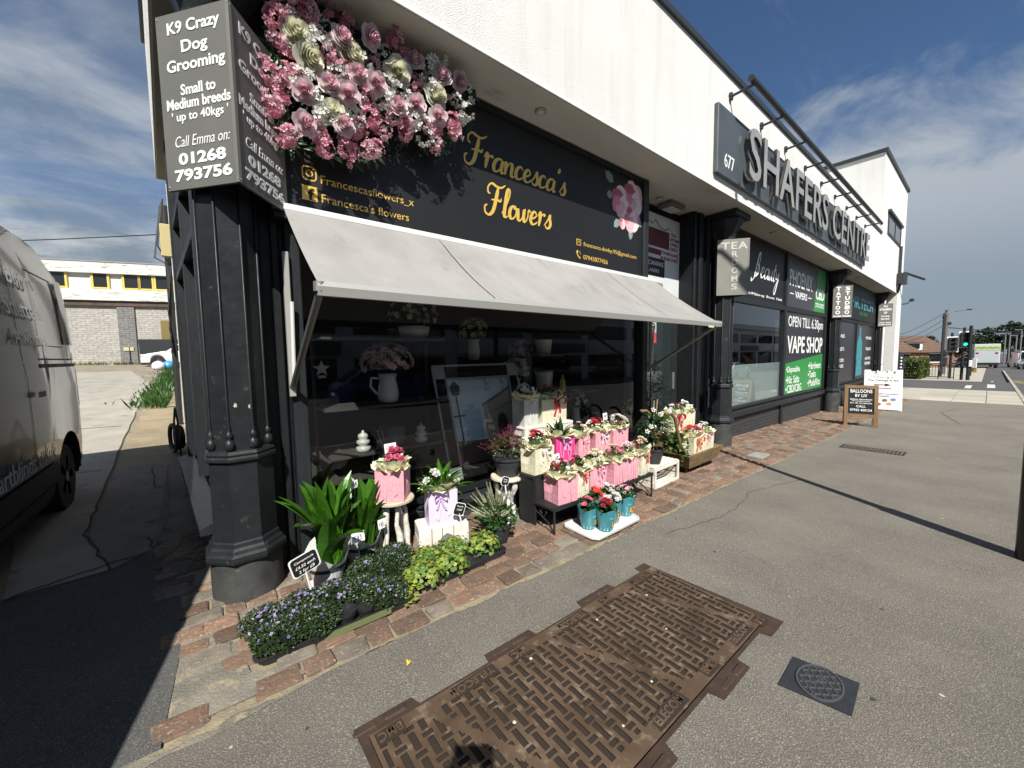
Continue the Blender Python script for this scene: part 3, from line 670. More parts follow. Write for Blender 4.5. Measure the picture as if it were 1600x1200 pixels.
def litter_marks():
    r = random.Random(19); b = MB()
    for _ in range(75):
        x, y = r.uniform(-1.0, 14) ** 1.0, r.uniform(-.8, 1.95)
        if .35 < x < 2.75 and .62 < y < 1.66: continue
        q = r.uniform(.004, .013); b.poly([(x + q * r.uniform(.7, 1.3) * math.cos(a), y + q * r.uniform(.7, 1.3) * math.sin(a), gz(x, y) + .003) for a in [6.283 * k / 8 for k in range(8)]], r.randrange(3))
    struct('gum_spots', b, [mat('gum_pale', (.42, .40, .35)), mat('gum_dark', (.05, .048, .045)), mat('gum_mid', (.25, .23, .2))])
    b = MB()
    def crack(P, w_):
        pts = []
        for i in range(len(P) - 1):
            for k in range(10):
                t = k / 10; pts.append((P[i][0] + (P[i + 1][0] - P[i][0]) * t + r.uniform(-.02, .02), P[i][1] + (P[i + 1][1] - P[i][1]) * t + r.uniform(-.02, .02)))
        for i in range(len(pts) - 1):
            (x0, y0), (x1, y1) = pts[i], pts[i + 1]; l = math.hypot(x1 - x0, y1 - y0) or 1; nx, ny = -(y1 - y0) / l * w_, (x1 - x0) / l * w_
            b.poly([(x0 - nx, y0 - ny, gz(x0, y0) + .003), (x1 - nx, y1 - ny, gz(x1, y1) + .003), (x1 + nx, y1 + ny, gz(x1, y1) + .003), (x0 + nx, y0 + ny, gz(x0, y0) + .003)])
    crack([(3.2, 1.75), (4.1, 1.6), (5.0, 1.72), (6.2, 1.5)], .004); crack([(15, .4), (18, .9), (20.5, .6)], .012); crack([(-.1, 1.6), (-.4, 1.0), (-.3, .3)], .004)
    struct('asphalt_cracks', b, bpy.data.materials['crack_dirt'])
    t = thing('fallen_leaf', 'tiny yellow leaf lying on the asphalt beside the telecom cover', 'leaf', (.72, 1.78, gz(.7, 1.8) + .004), .4); b = MB(); b.tri((0, 0, .002), (1, .2, .1), (0, 0, 1), .035, .022); b.tri((.02, .01, .002), (.3, 1, .2), (0, 0, 1), .02, .014); obj('blade', b, mat('yellow_leaf', (.6, .42, .03)), t)
litter_marks()
# ---------------- the parade of shops
SPL = -.076                                        # the side wall runs back at a slight angle
def sx_(y, x0=.04, y0=3.3): return x0 + SPL * (y - y0)
B = thing('shopping_parade', 'white rendered parade of shops with dark shopfronts and iron columns', 'building', (12, 3.3, -.3), world=True)
def building():
    ZS, ZT = 4.01, 5.74
    b = MB(); b.prism([(-.086, 2.70), (23.9, 2.70), (23.9, 7.2), (-.34, 7.2)], ZS, ZT); obj('upper_wall', b, m_render, B)
    b = MB(); b.prism([(-.066, 2.715), (23.88, 2.715), (23.88, 7.18), (-.32, 7.18)], ZS - .012, ZS); obj('soffit', b, m_soffit, B)
    b = MB(); b.box(-.075, 23.9, 2.692, 2.705, ZS - .014, ZS + .012); obj('drip_bead', b, m_white, B)
    b = MB(); b.prism([(-.126, 2.66), (19.43, 2.66), (19.43, 2.78), (.0, 2.78), (-.23, 7.24), (-.38, 7.24)], ZT, ZT + .07); obj('coping', b, m_coping, B)
    # tower at the far end, down to the ground as a white pier
    b = MB(); b.prism([(19.45, 2.694), (25.2, 2.694), (25.2, 9), (19.45, 9)], 4.02, 8.60); obj('tower_wall', b, m_render, B)
    b = MB(); b.prism([(23.9, 2.70), (25.2, 2.70), (25.2, 9), (23.9, 9)], -.05, 4.018); b2 = b; obj('end_pier', b2, m_render, B)
    b = MB(); b.prism([(23.87, 2.66), (25.24, 2.66), (25.24, 9), (23.87, 9)], -.75, -.05); obj('plinth', b, m_paint, B)
    b = MB(); b.prism([(19.38, 2.63), (25.27, 2.63), (25.27, 9), (19.38, 9)], 8.60, 8.72); obj('tower_coping', b, m_coping, B)
    b = MB(); X0, X1, Z0, Z1 = 20.55, 23.7, 5.95, 6.72
    for q in ((X0, X1, Z1 - .07, Z1), (X0, X1, Z0, Z0 + .07), (X0, X0 + .07, Z0 + .07, Z1 - .07), (X1 - .07, X1, Z0 + .07, Z1 - .07), (22.1, 22.16, Z0 + .07, Z1 - .07)): b.box(q[0], q[1], 2.655, 2.70, q[2], q[3])
    b.box(X0 - .1, X1 + .1, 2.60, 2.69, Z1, Z1 + .1)
    wf = obj('window_frame', b, m_coping, B); b = MB(); b.box(X0 + .07, X1 - .07, 2.67, 2.692, Z0 + .07, Z1 - .07); obj('window_pane', b, mat('grey_glass', (.09, .10, .11), rough=.06, spec=.8), B)
    b = MB(); b.tube([(23.62, 2.63, 5.95), (23.62, 2.63, 4.7)], .05); obj('downpipe', b, m_coping, B)
    # side wall along the alley: dark shop window, then brick
    a = math.atan(-SPL)
    def side(b, y0, y1, z0, z1, t0, t1, m=0):   # t = distance out of the wall (towards -X)
        b.loft([[(sx_(y) - t, y, z) for y, t in ((y0, t0), (y0, t1), (y1, t1), (y1, t0))] for z in (z0, z1)], m)
    b = MB(); b.box(-.168, .3, 6.08, 7.3, -.2, ZS - .013); obj('brick_wall', b, m_brick, B)
    b = MB(); side(b, 3.3, 3.62, -.1, ZS - .013, -.25, .0); side(b, 5.9, 6.075, -.1, ZS - .013, -.25, .03); side(b, 3.62, 5.9, 3.1, ZS - .013, -.25, -.02); side(b, 3.62, 5.9, -.1, .38, -.25, -.01); obj('side_panel', b, m_paint, B)
    b = MB()
    for y0, y1, z0, z1 in ((3.62, 3.70, .43, 3.1), (5.82, 5.90, .43, 3.1), (4.72, 4.80, .43, 3.1), (3.70, 5.82, 3.02, 3.1), (3.70, 5.82, 2.45, 2.52)): side(b, y0, y1, z0, z1, -.12, .015)
    obj('window_frame', b, m_paint2, B)
    b = MB(); b.poly([(sx_(3.7) + .06, 3.7, .43), (sx_(5.82) + .06, 5.82, .43), (sx_(5.82) + .06, 5.82, 3.02), (sx_(3.7) + .06, 3.7, 3.02)]); obj('window_pane', b, m_glass, B)
    b = MB(); b.loft([[(sx_(y) + .02, y, .44), (sx_(y) - .115, y, .385), (sx_(y) - .115, y, .34), (sx_(y) + .02, y, .34)] for y in (3.34, 6.04)]); obj('window_sill', b, m_paint2, B)
    # shopfront 1 (flower shop) ------------------------------------------------
    b = MB(); b.box(.22, .50, 3.24, 3.5, -.05, 3.99); b.bbox(.30, .36, 3.19, 3.24, -.02, 3.99, .01); b.bbox(.42, .475, 3.205, 3.24, -.02, 3.99, .01); obj('pilaster', b, m_paint, B)
    b = MB(); b.bbox(.505, .60, 3.17, 3.30, .06, 2.62, .008); b.bbox(4.98, 5.10, 3.16, 3.32, -.12, 3.99, .008); obj_each('door_post', b, m_paint2, B)
    b = MB(); b.box(.605, 4.975, 3.24, 3.32, -.16, .10); obj('stall_riser', b, m_dkbrick, B)
    b = MB(); b.loft([[(x, 3.30, .20), (x, 3.185, .165), (x, 3.16, .15), (x, 3.16, .105), (x, 3.30, .105)] for x in (.605, 4.975)]); obj('window_sill', b, m_paint2, B)
    b = MB()
    for x0, x1, z0, z1 in ((.605, 4.975, .20, .26), (.605, 4.975, 2.56, 2.62)): b.box(x0, x1, 3.215, 3.27, z0, z1)
    obj('window_frame', b, m_paint, B)
    b = MB()
    for x0, x1 in ((.605, 4.975),): b.poly([(x0, 3.24, .26), (x1, 3.24, .26), (x1, 3.24, 2.56), (x0, 3.24, 2.56)])
    obj('window_pane', b, m_glass, B)
    # interior of the shop
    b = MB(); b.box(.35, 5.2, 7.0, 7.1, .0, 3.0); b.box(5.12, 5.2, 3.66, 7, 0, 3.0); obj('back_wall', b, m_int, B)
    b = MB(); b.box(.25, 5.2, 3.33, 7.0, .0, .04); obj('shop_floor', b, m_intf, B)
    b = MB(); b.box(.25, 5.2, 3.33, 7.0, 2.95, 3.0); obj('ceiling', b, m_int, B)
    # entrance recess with its side door
    b = MB(); b.box(5.10, 6.95, 3.62, 3.70, 2.40, 3.99); b.box(5.10, 5.22, 3.56, 3.66, -.15, 2.40); b.box(6.80, 6.95, 3.605, 3.70, -.17, 2.40); obj('door_frame', b, m_paint, B)
    b = MB()
    for x0, x1, z0, z1 in ((5.225, 5.33, -.14, 2.395), (6.60, 6.795, -.14, 2.395), (5.335, 6.595, 2.28, 2.395), (5.335, 6.595, -.14, .12), (5.335, 6.595, .52, .60)): b.box(x0, x1, 3.605, 3.64, z0, z1)
    d = obj('door', b, m_paint2, B)
    b = MB(); b.box(5.335, 6.595, 3.615, 3.625, .60, 2.28); b.box(5.335, 6.595, 3.615, 3.625, .12, .52); obj('door_glass', b, mat('smoked_glass', (.022, .03, .03), rough=.05, spec=.6), d)
    b = MB(); b.box(6.62, 6.66, 3.58, 3.605, 0.9, 1.2); obj('door_handle', b, m_steel, d)
    b = MB(); b.box(6.79, 7.34, 3.36, 3.595, -.2, 3.99); b.bbox(6.80, 6.87, 3.32, 3.36, -.18, 3.99, .01); b.bbox(6.95, 7.08, 3.30, 3.36, -.18, 3.99, .01); b.box(6.87, 6.95, 3.33, 3.36, 2.05, 2.15); b.bbox(7.2, 7.32, 3.27, 3.36, -.18, 3.99, .01); obj('pilaster', b, m_paint, B)
    # shopfront 2 ------------------------------------------------------------
    def front(x0, x1, xm, g0, last=False):
        b = MB(); b.box(x0, x1, 3.30, 3.42, g0, .22); obj('stall_riser', b, m_dkbrick, B)
        b = MB(); b.loft([[(x, 3.36, .37), (x, 3.22, .325), (x, 3.20, .31), (x, 3.20, .225), (x, 3.36, .225)] for x in (x0, x1)]); obj('window_sill', b, m_paint2, B)
        b = MB()
        for xx in (x0, xm - .06, x1 - .12): b.bbox(xx, xx + .12, 3.23, 3.36, .372, 3.99, .01)
        for xa, xb in ((x0 + .12, xm - .06), (xm + .06, x1 - .12)):
            for za, zb in ((.372, .43), (2.56, 2.68), (3.93, 3.99)): b.box(xa, xb, 3.245, 3.35, za, zb)
        obj('window_frame', b, m_paint2, B)
        b = MB(); b.bbox(xm - .07, xm + .07, 3.25, 3.31, g0, .222, .01); obj('riser_post', b, m_paint, B)
        b = MB(); b.box(x0, x1, 4.6, 4.7, g0, 4); b.box(x0, x1, 3.43, 4.6, .2, .25); b.box(x0, x1, 3.43, 4.6, 2.6, 2.64); obj('room', b, m_int, B)
    front(7.78, 15.12, 11.37, -.42); front(16.0, 23.0, 19.5, -.62)
    b = MB(); b.poly([(7.90, 3.295, .43), (11.31, 3.295, .43), (11.31, 3.295, 2.56), (7.90, 3.295, 2.56)]); obj('window_pane', b, m_glass2, B)
    b = MB(); b.box(15.12, 16.0, 3.36, 3.6, -.45, 3.99); b.box(23.0, 23.88, 3.36, 3.6, -.62, 3.99); b.bbox(23.3, 23.42, 3.2, 3.3, -.62, 3.99, .01); obj('pilaster', b, m_paint, B)
    b = MB(); b.box(7.9, 11.31, 3.325, 3.33, .43, 1.28); obj('frosted_film', b, mat('frosted_film', (.27, .33, .31), (.23, .29, .27), 1.2, .25), B)
    b = MB(); b.tube([(23.12, 2.98, -.55), (23.14, 2.98, 3.99)], .035); obj('white_pipe', b, m_white, B)
    # soffit lights
    for x, y in ((2.80, 2.96), (5.79, 3.41), (9.32, 2.94), (13.2, 2.95), (17.5, 2.95)):
        b = MB(); b.lathe([(.052, -.016), (.058, -.012), (.058, .004)], (x, y, ZS - .012), 20); dl = obj('downlight', b, m_steel, B)
        b = MB(); b.lathe([(.038, -.020), (.040, -.015)], (x, y, ZS - .012), 16); obj('lens', b, m_lamp_glass, dl)
    # cast-iron columns: shaft > base, capital, colonnettes
    for i, cx_ in enumerate((.17, 7.52, 15.55, 23.2)):
        cy_ = 3.135; g0 = gz(cx_, 2.9)
        def octo(r, z, n=8): return [(cx_ + r * math.cos(R(22.5 + 45 * k)) , cy_ + r * math.sin(R(22.5 + 45 * k)), z) for k in range(n)]
        b = MB(); b.loft([octo(.190, .36), octo(.186, .90)]); b.loft([octo(.163, .96), octo(.155, 3.42)])
        c = obj('column', b, m_castiron, B)
        b = MB(); b.lathe([(.205, g0 - .05), (.205, .26)], (cx_, cy_, 0), 32); obj('plinth', b, m_colbase, c, auto=40)
        b = MB(); b.loft([octo(.238, .255), octo(.243, .275), octo(.240, .30), octo(.225, .315), octo(.218, .335), octo(.205, .35), octo(.200, .375), octo(.190, .385)]); obj('base_moulding', b, m_castiron, c, bevel=.004)
        b = MB(); b.loft([octo(.186, .895), octo(.208, .905), octo(.208, .925), octo(.198, .935), octo(.204, .95), octo(.19, .968), octo(.163, .975)]); obj('ring_moulding', b, m_castiron, c, bevel=.003)
        b = MB()
        for k in range(8):
            a = R(22.5 + 45 * k); px, py = cx_ + .166 * math.cos(a), cy_ + .166 * math.sin(a)
            b.lathe([(.012, .97), (.026, .985), (.030, 1.01), (.024, 1.035), (.010, 1.045), (.018, 1.055), (.022, 1.07), (.014, 1.088), (.008, 1.095), (.013, 1.115), (.007, 1.15), (.006, 3.42)], (px, py, 0), 10)
        obj('colonnette', b, m_castiron, c, smooth=True)
        b = MB(); b.loft([octo(.16, 3.40), octo(.185, 3.42), octo(.185, 3.46), octo(.16, 3.48), octo(.165, 3.60), octo(.20, 3.70), octo(.28, 3.82), octo(.30, 3.86), octo(.30, 3.90)]); b.box(cx_ - .31, cx_ + .31, cy_ - .31, cy_ + .2, 3.90, 3.99); obj('capital', b, m_castiron, c)
        if i == 0:
            b = MB(); rnd = random.Random(3)
            for px, pz, s_ in ((-.02, 1.26, .014), (.055, 1.25, .012), (.05, .60, .018), (.04, .57, .010)):
                k = 2.75 if False else 0
                yy = cy_ - (.186 if pz < .9 else .161) * .924 - .0015
                b.poly([(cx_ + px + s_ * rnd.uniform(.5, 1.1) * math.cos(t_) * .8, yy, pz + s_ * rnd.uniform(.6, 1.6) * math.sin(t_)) for t_ in [2 * math.pi * q / 9 for q in range(9)]])
            obj('paint_chip', b, m_chip, c)
building()
def rear_annex():
    t = thing('rear_annex', 'white painted rear building edge behind the brick side wall in the alley', 'building', (2, 12, .3), world=True)
    b = MB(); b.prism([(-.338, 10), (5, 10), (5, 18), (-.60, 18)], .0, 4.9); obj('wall', b, m_render, t)
    b = MB(); b.tube([(-.165, 7.42, -.1), (-.165, 7.42, 4.0)], .038); b.tube([(-.42, 10.4, .2), (-.40, 10.4, 4.6)], .05); obj_each('downpipe', b, m_black, t)
    b = MB(); b.bbox(-.36, -.20, 7.5, 7.62, 3.05, 3.5, .01); obj('meter_box', b, mat('cream_plastic', (.5, .42, .2), rough=.5), t)
    b = MB()
    for k in range(3):
        b.tube([(-.36 - .03 * k, 9.0 + .2 * k, 4.3), (-.42 - .05 * k, 9.0, 3.7 - .2 * k), (-.33, 9.1, 3.2), (-.40, 9.0, 2.4 - .3 * k), (-.35, 9.1, 1.6)], .012, 5)
    obj('cable', b, m_black, t)
    b = MB(); b.box(-.19, .3, 7.47, 9.99, -.1, 4.2); obj('added_rear_wall', b, mat('grey_wall', (.10, .105, .105), (.08, .085, .085), 2, .9), t)  # unseen infill wall, added and darkened to tone down the van's reflection
rear_annex()

# ---------------- signs
FX, FZ = (1, 0, 0), (0, 0, 1)
def name_board():
    t = thing('shop_name_board', "black flower shop fascia board with gold Francesca's Flowers lettering", 'shop sign', (2.75, 3.2, 2.62), world=True)
    b = MB(); b.box(.25, 4.975, 3.20, 3.24, 2.62, 3.985); obj('board', b, m_board, t)
    b = MB(); b.box(.25, 4.975, 3.17, 3.20, 3.93, 3.985); b.box(.25, 4.975, 3.185, 3.20, 2.62, 2.65); obj('edge_trim', b, m_paint, t)
    b = MB(); o = (0, 3.198, 0)
    def fit(word, x0, x1, zb, xh, **k):
        q = MB(); e = q.script(word, 0, 0, xh, (0, 0, 0), sx=1.0); s_ = (x1 - x0) / e
        b.script(word, x0, zb, xh, o, sx=s_, **k)
    fit("Francesca's", 2.03, 3.40, 3.385, .135, nib=.20, thin=.05); fit('Flowers', 2.25, 3.16, 2.965, .14, nib=.20, thin=.05)
    obj('lettering', b, m_gold, t)
    b = MB()
    b.text('Francescasflowers_x', (1.14, 3.2, 2.875), FX, FZ, w=.74, h=.072); b.text("Francesca's flowers", (1.115, 3.2, 2.745), FX, FZ, w=.69, h=.064)
    b.text('francesca.denby.95@gmail.com', (4.29, 3.2, 2.893), FX, FZ, w=1.12, h=.068); b.text('07943877426', (3.965, 3.2, 2.742), FX, FZ, w=.48, h=.055)
    obj('contact_lettering', b, m_gold, t)
    # outline icons: rounded square with ring, square with f, envelope, handset
    b = MB()
    def rr(cx_, cz, w_, h_, r_, th):
        def loop(k): 
            P = []
            for qx, qz, a0 in ((1, 1, 0), (-1, 1, 90), (-1, -1, 180), (1, -1, 270)):
                for s_ in range(5): a = R(a0 + 22.5 * s_); P.append((cx_ + qx * (w_ / 2 - r_) + (r_ - k) * math.cos(a), 3.198, cz + qz * (h_ / 2 - r_) + (r_ - k) * math.sin(a)))
            return P
        b.loft([loop(0), loop(th)], caps=False)
    rr(.694, 2.902, .10, .105, .03, .010); rr(.694, 2.902, .05, .052, .0249, .009)
    b.lathe([(.007, 0), (.007, .002)], (.722, 3.198, 2.932), 8)
    b.poly([(.64, 3.1985, 2.708), (.742, 3.1985, 2.708), (.742, 3.1985, 2.812), (.64, 3.1985, 2.812)])
    rr(3.64, 2.905, .085, .075, .008, .008)
    for xa, za, xb, zb in ((3.60, 2.94, 3.64, 2.90), (3.64, 2.90, 3.68, 2.94), (3.60, 2.872, 3.63, 2.905), (3.65, 2.905, 3.68, 2.872)): b.extr([(xa, za), (xb, zb), (xb, zb + .008), (xa, za + .008)], (0, 3.199, 0), FX, FZ, (0, -.001, 0))
    b.tube([(3.615, 3.198, 2.80), (3.607, 3.198, 2.77), (3.625, 3.198, 2.738), (3.662, 3.198, 2.715)], [.012, .010, .010, .013], 6)
    b.tube([(3.64, 3.198, 2.80), (3.665, 3.198, 2.79), (3.675, 3.198, 2.765)], .004, 4)
    obj('icon', b, m_gold, t)
    b = MB(); b.text('f', (.70, 3.198, 2.755), FX, FZ, w=.042, h=.085, bold=.04); obj('icon_letter', b, m_board, t)
    # printed roses at the right-hand end
    b = MB(); rnd = random.Random(8)
    def fl(cx_, cz, r):
        for l in range(6):
            rr_ = r * (1 - l * .155); k = 7 - l
            for q in range(k):
                a = 2 * math.pi * (q + .37 * l) / k + rnd.uniform(-.2, .2); pts = []
                for e in range(8):
                    th = 2 * math.pi * e / 8; pr = rr_ * .5 * (1 + .15 * rnd.uniform(-1, 1))
                    pts.append((cx_ + rr_ * .55 * math.cos(a) + pr * math.cos(th), 3.1985 - .0006 * l - .00003 * q, cz + rr_ * .55 * math.sin(a) + pr * math.sin(th)))
                b.poly(pts[::-1], (q + l) % 4)
    def lf(cx_, cz, a, L, W): b.poly([(cx_ + dx * math.cos(a) - dz * math.sin(a), 3.199, cz + dx * math.sin(a) + dz * math.cos(a)) for dx, dz in ((0, 0), (L * .3, -W), (L * .7, -W * .9), (L, 0), (L * .7, W * .9), (L * .3, W))][::-1], 4)
    for q in ((4.32, 3.78, 2.6, .2, .06), (4.45, 3.33, 3.9, .16, .05), (4.72, 3.28, 4.6, .17, .05), (4.88, 3.42, 5.5, .12, .05), (4.3, 3.62, 3.3, .12, .05)): lf(*q)
    fl(4.50, 3.58, .21); fl(4.78, 3.68, .23); fl(4.72, 3.42, .20); fl(4.52, 3.30, .075)
    obj('printed_roses', b, [mat('print_rose', (.62, .22, .27)), mat('print_pink', (.70, .42, .46)), mat('print_pale', (.78, .62, .62)), mat('print_deep', (.42, .09, .14)), mat('print_leaf', (.20, .29, .25))], t)
name_board()
def v_sign(x, name, label, lines, zlo=2.56, zhi=3.535, cat='sign', mt=m_white, bm=m_grey_sign):
    t = thing(name, label, cat, (x, 3.0, zlo), world=True)
    ap = (x + .058, 2.735); le = (x - .265, 3.14); ri = (x + .36, 3.13)
    for (p, q), nm in (((le, ap), 'panel'), ((ap, ri), 'panel')):
        L = math.hypot(q[0] - p[0], q[1] - p[1]); ux = ((q[0] - p[0]) / L, (q[1] - p[1]) / L, 0); nn = cross(ux, FZ)
        b = MB(); b.extr([(0, 0), (L, 0), (L, zhi - zlo), (0, zhi - zlo)], (p[0], p[1], zlo), ux, FZ, tuple(-.018 * k for k in nn)); pn = obj(nm, b, bm, t)
        b = MB(); H_ = zhi - zlo
        for s_, u, v, w_, h_, kw in lines:
            b.text(s_, (p[0] + ux[0] * L * u + nn[0] * .001, p[1] + ux[1] * L * u + nn[1] * .001, zhi - H_ * v), ux, FZ, w=w_ * L, h=h_ * H_, **kw)
        obj('lettering', b, mt, pn)
        b = MB()
        for u in (.025, .975):
            for v in (.02, .98): b.ball((p[0] + ux[0] * L * u, p[1] + ux[1] * L * u, zlo + H_ * v), .006, 6)
        obj('screw', b, m_steel, pn)
    return t
bo = dict(bold=.022)
v_sign(.17, 'grooming_sign', 'tall grey V-shaped K9 Crazy Dog Grooming sign on the corner column', [
    ('K9 Crazy', .52, .095, .72, .088, bo), ('Dog', .52, .205, .36, .088, bo), ('Grooming', .52, .305, .80, .088, bo), ('Small to', .53, .435, .48, .062, bo), ('Medium breeds', .52, .51, .88, .062, bo), ("' up to 40kgs '", .53, .59, .78, .068, dict(bold=.012)),
    ('Call Emma on:', .54, .725, .76, .062, dict(shear=.25, bold=-.004)), ('01268', .52, .825, .66, .070, dict(bold=.035)), ('793756', .52, .92, .80, .072, dict(bold=.035))])
def serif(lines): return lines
v_sign(7.52, 'tea_rooms_sign', 'grey V-shaped TEA ROOMS sign on the second iron column', [('TEA', .53, .12, .82, .13, dict(bold=.02, space=1.15))] + [(c, .55, .27 + i * .145, .19, .105, dict(bold=.012)) for i, c in enumerate('ROOMS')], mt=m_offwhite, bm=m_tea_sign)
v_sign(15.55, 'tattoo_studio_sign', 'grey V-shaped TATTOO STUDIO sign on the third iron column', [(c, .27, .10 + i * .147, .24, .115, dict(bold=.03)) for i, c in enumerate('TATTOO')] + [(c, .74, .10 + i * .147, .24, .115, dict(bold=.03)) for i, c in enumerate('STUDIO')] + [('01268 756283', .5, .955, .9, .05, dict(bold=.03))])
v_sign(23.2, 'ironing_sign', 'grey V-shaped ALL STEAMED UP ironing sign on the farthest column', [('ALL', .5, .12, .34, .09, bo), ('STEAMED', .5, .26, .86, .09, bo), ('UP', .5, .40, .24, .09, bo), ('Ironing', .5, .56, .55, .08, bo), ('Service', .5, .67, .6, .075, bo), ('Call for details', .5, .83, .8, .05, bo), ('01268 752300', .5, .92, .85, .055, bo)])
def centre_sign():
    t = thing('centre_sign', 'long dark SHAFERS CENTRE sign panel with raised metal letters on the white wall', 'sign', (11.2, 2.65, 4.18), world=True)
    b = MB(); b.bbox(6.02, 16.5, 2.635, 2.70, 4.19, 5.16, .01); obj('panel', b, mat('slate_panel', (.075, .088, .095), (.062, .072, .08), 2, .42), t)
    b = MB(); b.text('SHAFERS CENTRE', (11.64, 2.575, 4.70), FX, FZ, w=9.5, h=.80, ext=.05, bold=.010, m=0, ms=1); obj_each('raised_letter', b, [m_chrome_face, m_bronze], t)
    b = MB(); b.text('677', (6.42, 2.635, 4.42), FX, FZ, w=.34, h=.20, ext=.004); obj('number', b, m_white, t)
    t = thing('sign_light_bar', 'long dark tubular light bar on brackets above the SHAFERS CENTRE sign', 'light', (11.8, 2.4, 5.4), world=True)
    b = MB(); b.tube([(6.42, 2.37, 5.50), (17.0, 2.37, 5.53)], .045, 10); obj('bar', b, m_coping, t, smooth=False)
    for i in range(9):
        x = 6.53 + i * 1.25
        b = MB(); b.tube([(x, 2.70, 5.44), (x, 2.37, 5.45)], .020, 8); b.lathe([(.045, 0), (.045, .02)], (x, 2.69, 5.44), 10); b.box(x - .03, x + .03, 2.66, 2.70, 5.39, 5.49)
        obj('bracket', b, m_coping, t)
    t = thing('floodlight', 'dark square floodlight fixed high on the white end pier', 'light', (23.6, 2.6, 4.5), world=True)
    b = MB(); b.bbox(23.3, 24.0, 2.42, 2.68, 4.35, 4.80, .02); obj('housing', b, m_coping, t); b = MB(); b.tube([(23.9, 2.5, 4.85), (25.0, 2.0, 4.62)], .05); b.tube([(23.65, 2.6, 4.35), (23.65, 2.66, 4.0)], .04); obj('arm', b, m_coping, t)
    t = thing('wall_lamp', 'small swan-neck lamp on the far edge of the white pier', 'light', (25.2, 2.7, 3.7), world=True)
    b = MB(); b.tube([(25.2, 2.75, 3.62), (25.55, 2.55, 3.66), (25.75, 2.45, 3.78)], .025); obj('arm', b, m_coping, t); b = MB(); b.lathe([(.03, .0), (.09, -.05), (.09, -.09), (.04, -.14)], (25.8, 2.42, 3.9), 12); obj('head', b, m_coping, t)
    t = thing('bulkhead_light', 'square bulkhead light under the soffit at the recessed entrance', 'light', (6.2, 3.42, 4.0), world=True)
    b = MB(); b.bbox(5.98, 6.42, 3.30, 3.56, 3.93, 3.997, .02); obj('housing', b, mat('dull_grey', (.16, .155, .14)), t); b = MB(); b.bbox(6.04, 6.36, 3.34, 3.52, 3.905, 3.93, .015); obj('lens', b, m_lamp_glass, t)
centre_sign()
def window_signs():
    t = thing('beauty_sign', 'black fascia panel with white handwritten Beauty over the plain window', 'shop sign', (9.6, 3.3, 2.7), world=True)
    b = MB(); b.box(7.90, 11.31, 3.275, 3.30, 2.68, 3.93); obj('panel', b, m_board, t)
    b = MB(); b.script('Beauty', 9.30, 3.18, .24, (0, 3.272, 0), nib=.12, thin=.05, slant=.4, sx=.98, gap=1.0); b.text('Hair/Make-up  Brows  Nails', (10.0, 3.272, 2.79), FX, FZ, w=2.3, h=.075, bold=.01); obj('lettering', b, m_white, t)
    t = thing('vapers_sign', 'dark PHOENIX VAPERS fascia panel with a green CBD block', 'shop sign', (13.2, 3.3, 2.7), world=True)
    b = MB(); b.box(11.43, 15.0, 3.275, 3.30, 2.68, 3.93); obj('panel', b, m_vinyl_dk, t)
    b = MB(); b.text('PHOENIX', (12.66, 3.273, 3.42), FX, FZ, w=1.95, h=.42, bold=.014); b.text('VAPERS', (12.65, 3.273, 3.02), FX, FZ, w=1.05, h=.18, bold=.015); b.box(11.72, 12.02, 3.270, 3.274, 3.01, 3.035); b.box(13.28, 13.58, 3.270, 3.274, 3.01, 3.035)
    b.text('CBD', (14.42, 3.268, 3.20), FX, FZ, w=.88, h=.32, bold=.02); b.text('STOCKISTS', (14.42, 3.268, 2.88), FX, FZ, w=.9, h=.13, bold=.01); obj('lettering', b, m_white, t)
    b = MB(); b.loft([[(13.85, y, 2.69), (14.99, y, 2.69), (14.99, y, 3.92), (14.15, y, 3.92)] for y in (3.275, 3.270)]); obj('green_block', b, m_green_v, t)
    t = thing('vape_window_poster', 'full window poster reading OPEN TILL 6.30pm VAPE SHOP over a green list', 'poster', (13.2, 3.28, .45), world=True)
    b = MB(); b.box(11.43, 15.0, 3.278, 3.30, .43, 2.56); obj('backing', b, m_vinyl_dk, t)
    b = MB(); b.loft([[(11.44, y, .44), (14.99, y, .44), (14.99, y, 1.46), (11.44, y, 1.22)] for y in (3.278, 3.274)]); obj('green_block', b, m_green_v, t)
    b = MB(); b.text('OPEN TILL 6.30pm', (13.3, 3.276, 2.28), FX, FZ, w=3.2, h=.36, bold=.006); b.text('VAPE SHOP', (13.3, 3.276, 1.72), FX, FZ, w=3.25, h=.46, bold=.02)
    for s_, x, z in (('\u2022Disposables', 11.66, 1.05), ('\u2022Nic Salts', 11.66, .80), ('\u2022CBD/CBG', 11.66, .56), ('\u2022Hardware', 13.55, 1.12), ('\u2022Tanks', 13.55, .87), ('\u2022Mods/Kits', 13.55, .62)): b.text(s_, (x, 3.272, z), FX, FZ, h=.205, align='L', bold=.008)
    obj('lettering', b, m_white, t)
    t = thing('tech_sign', 'black MR.TECH fascia panel with pale blue capitals', 'shop sign', (18, 3.3, 2.7), world=True)
    b = MB(); b.box(16.12, 22.88, 3.22, 3.24, 2.68, 3.93); obj('panel', b, m_board, t)
    b = MB(); b.text('MR.TECH', (20.2, 3.218, 3.32), FX, FZ, w=4.0, h=.42, bold=.01); obj('lettering', b, m_tealtxt, t)
    b = MB(); b.text('FIX IT FAST', (20.4, 3.218, 2.95), FX, FZ, w=1.5, h=.13); obj('small_lettering', b, m_green_v, t)
    t = thing('bottle_poster', 'dark window poster with a tall glowing blue bottle shape', 'poster', (17.9, 3.28, .45), world=True)
    b = MB(); b.box(16.12, 19.44, 3.275, 3.288, .43, 2.56); b.box(19.56, 22.88, 3.275, 3.288, .43, 2.56); obj('backing', b, m_vinyl_dk, t)
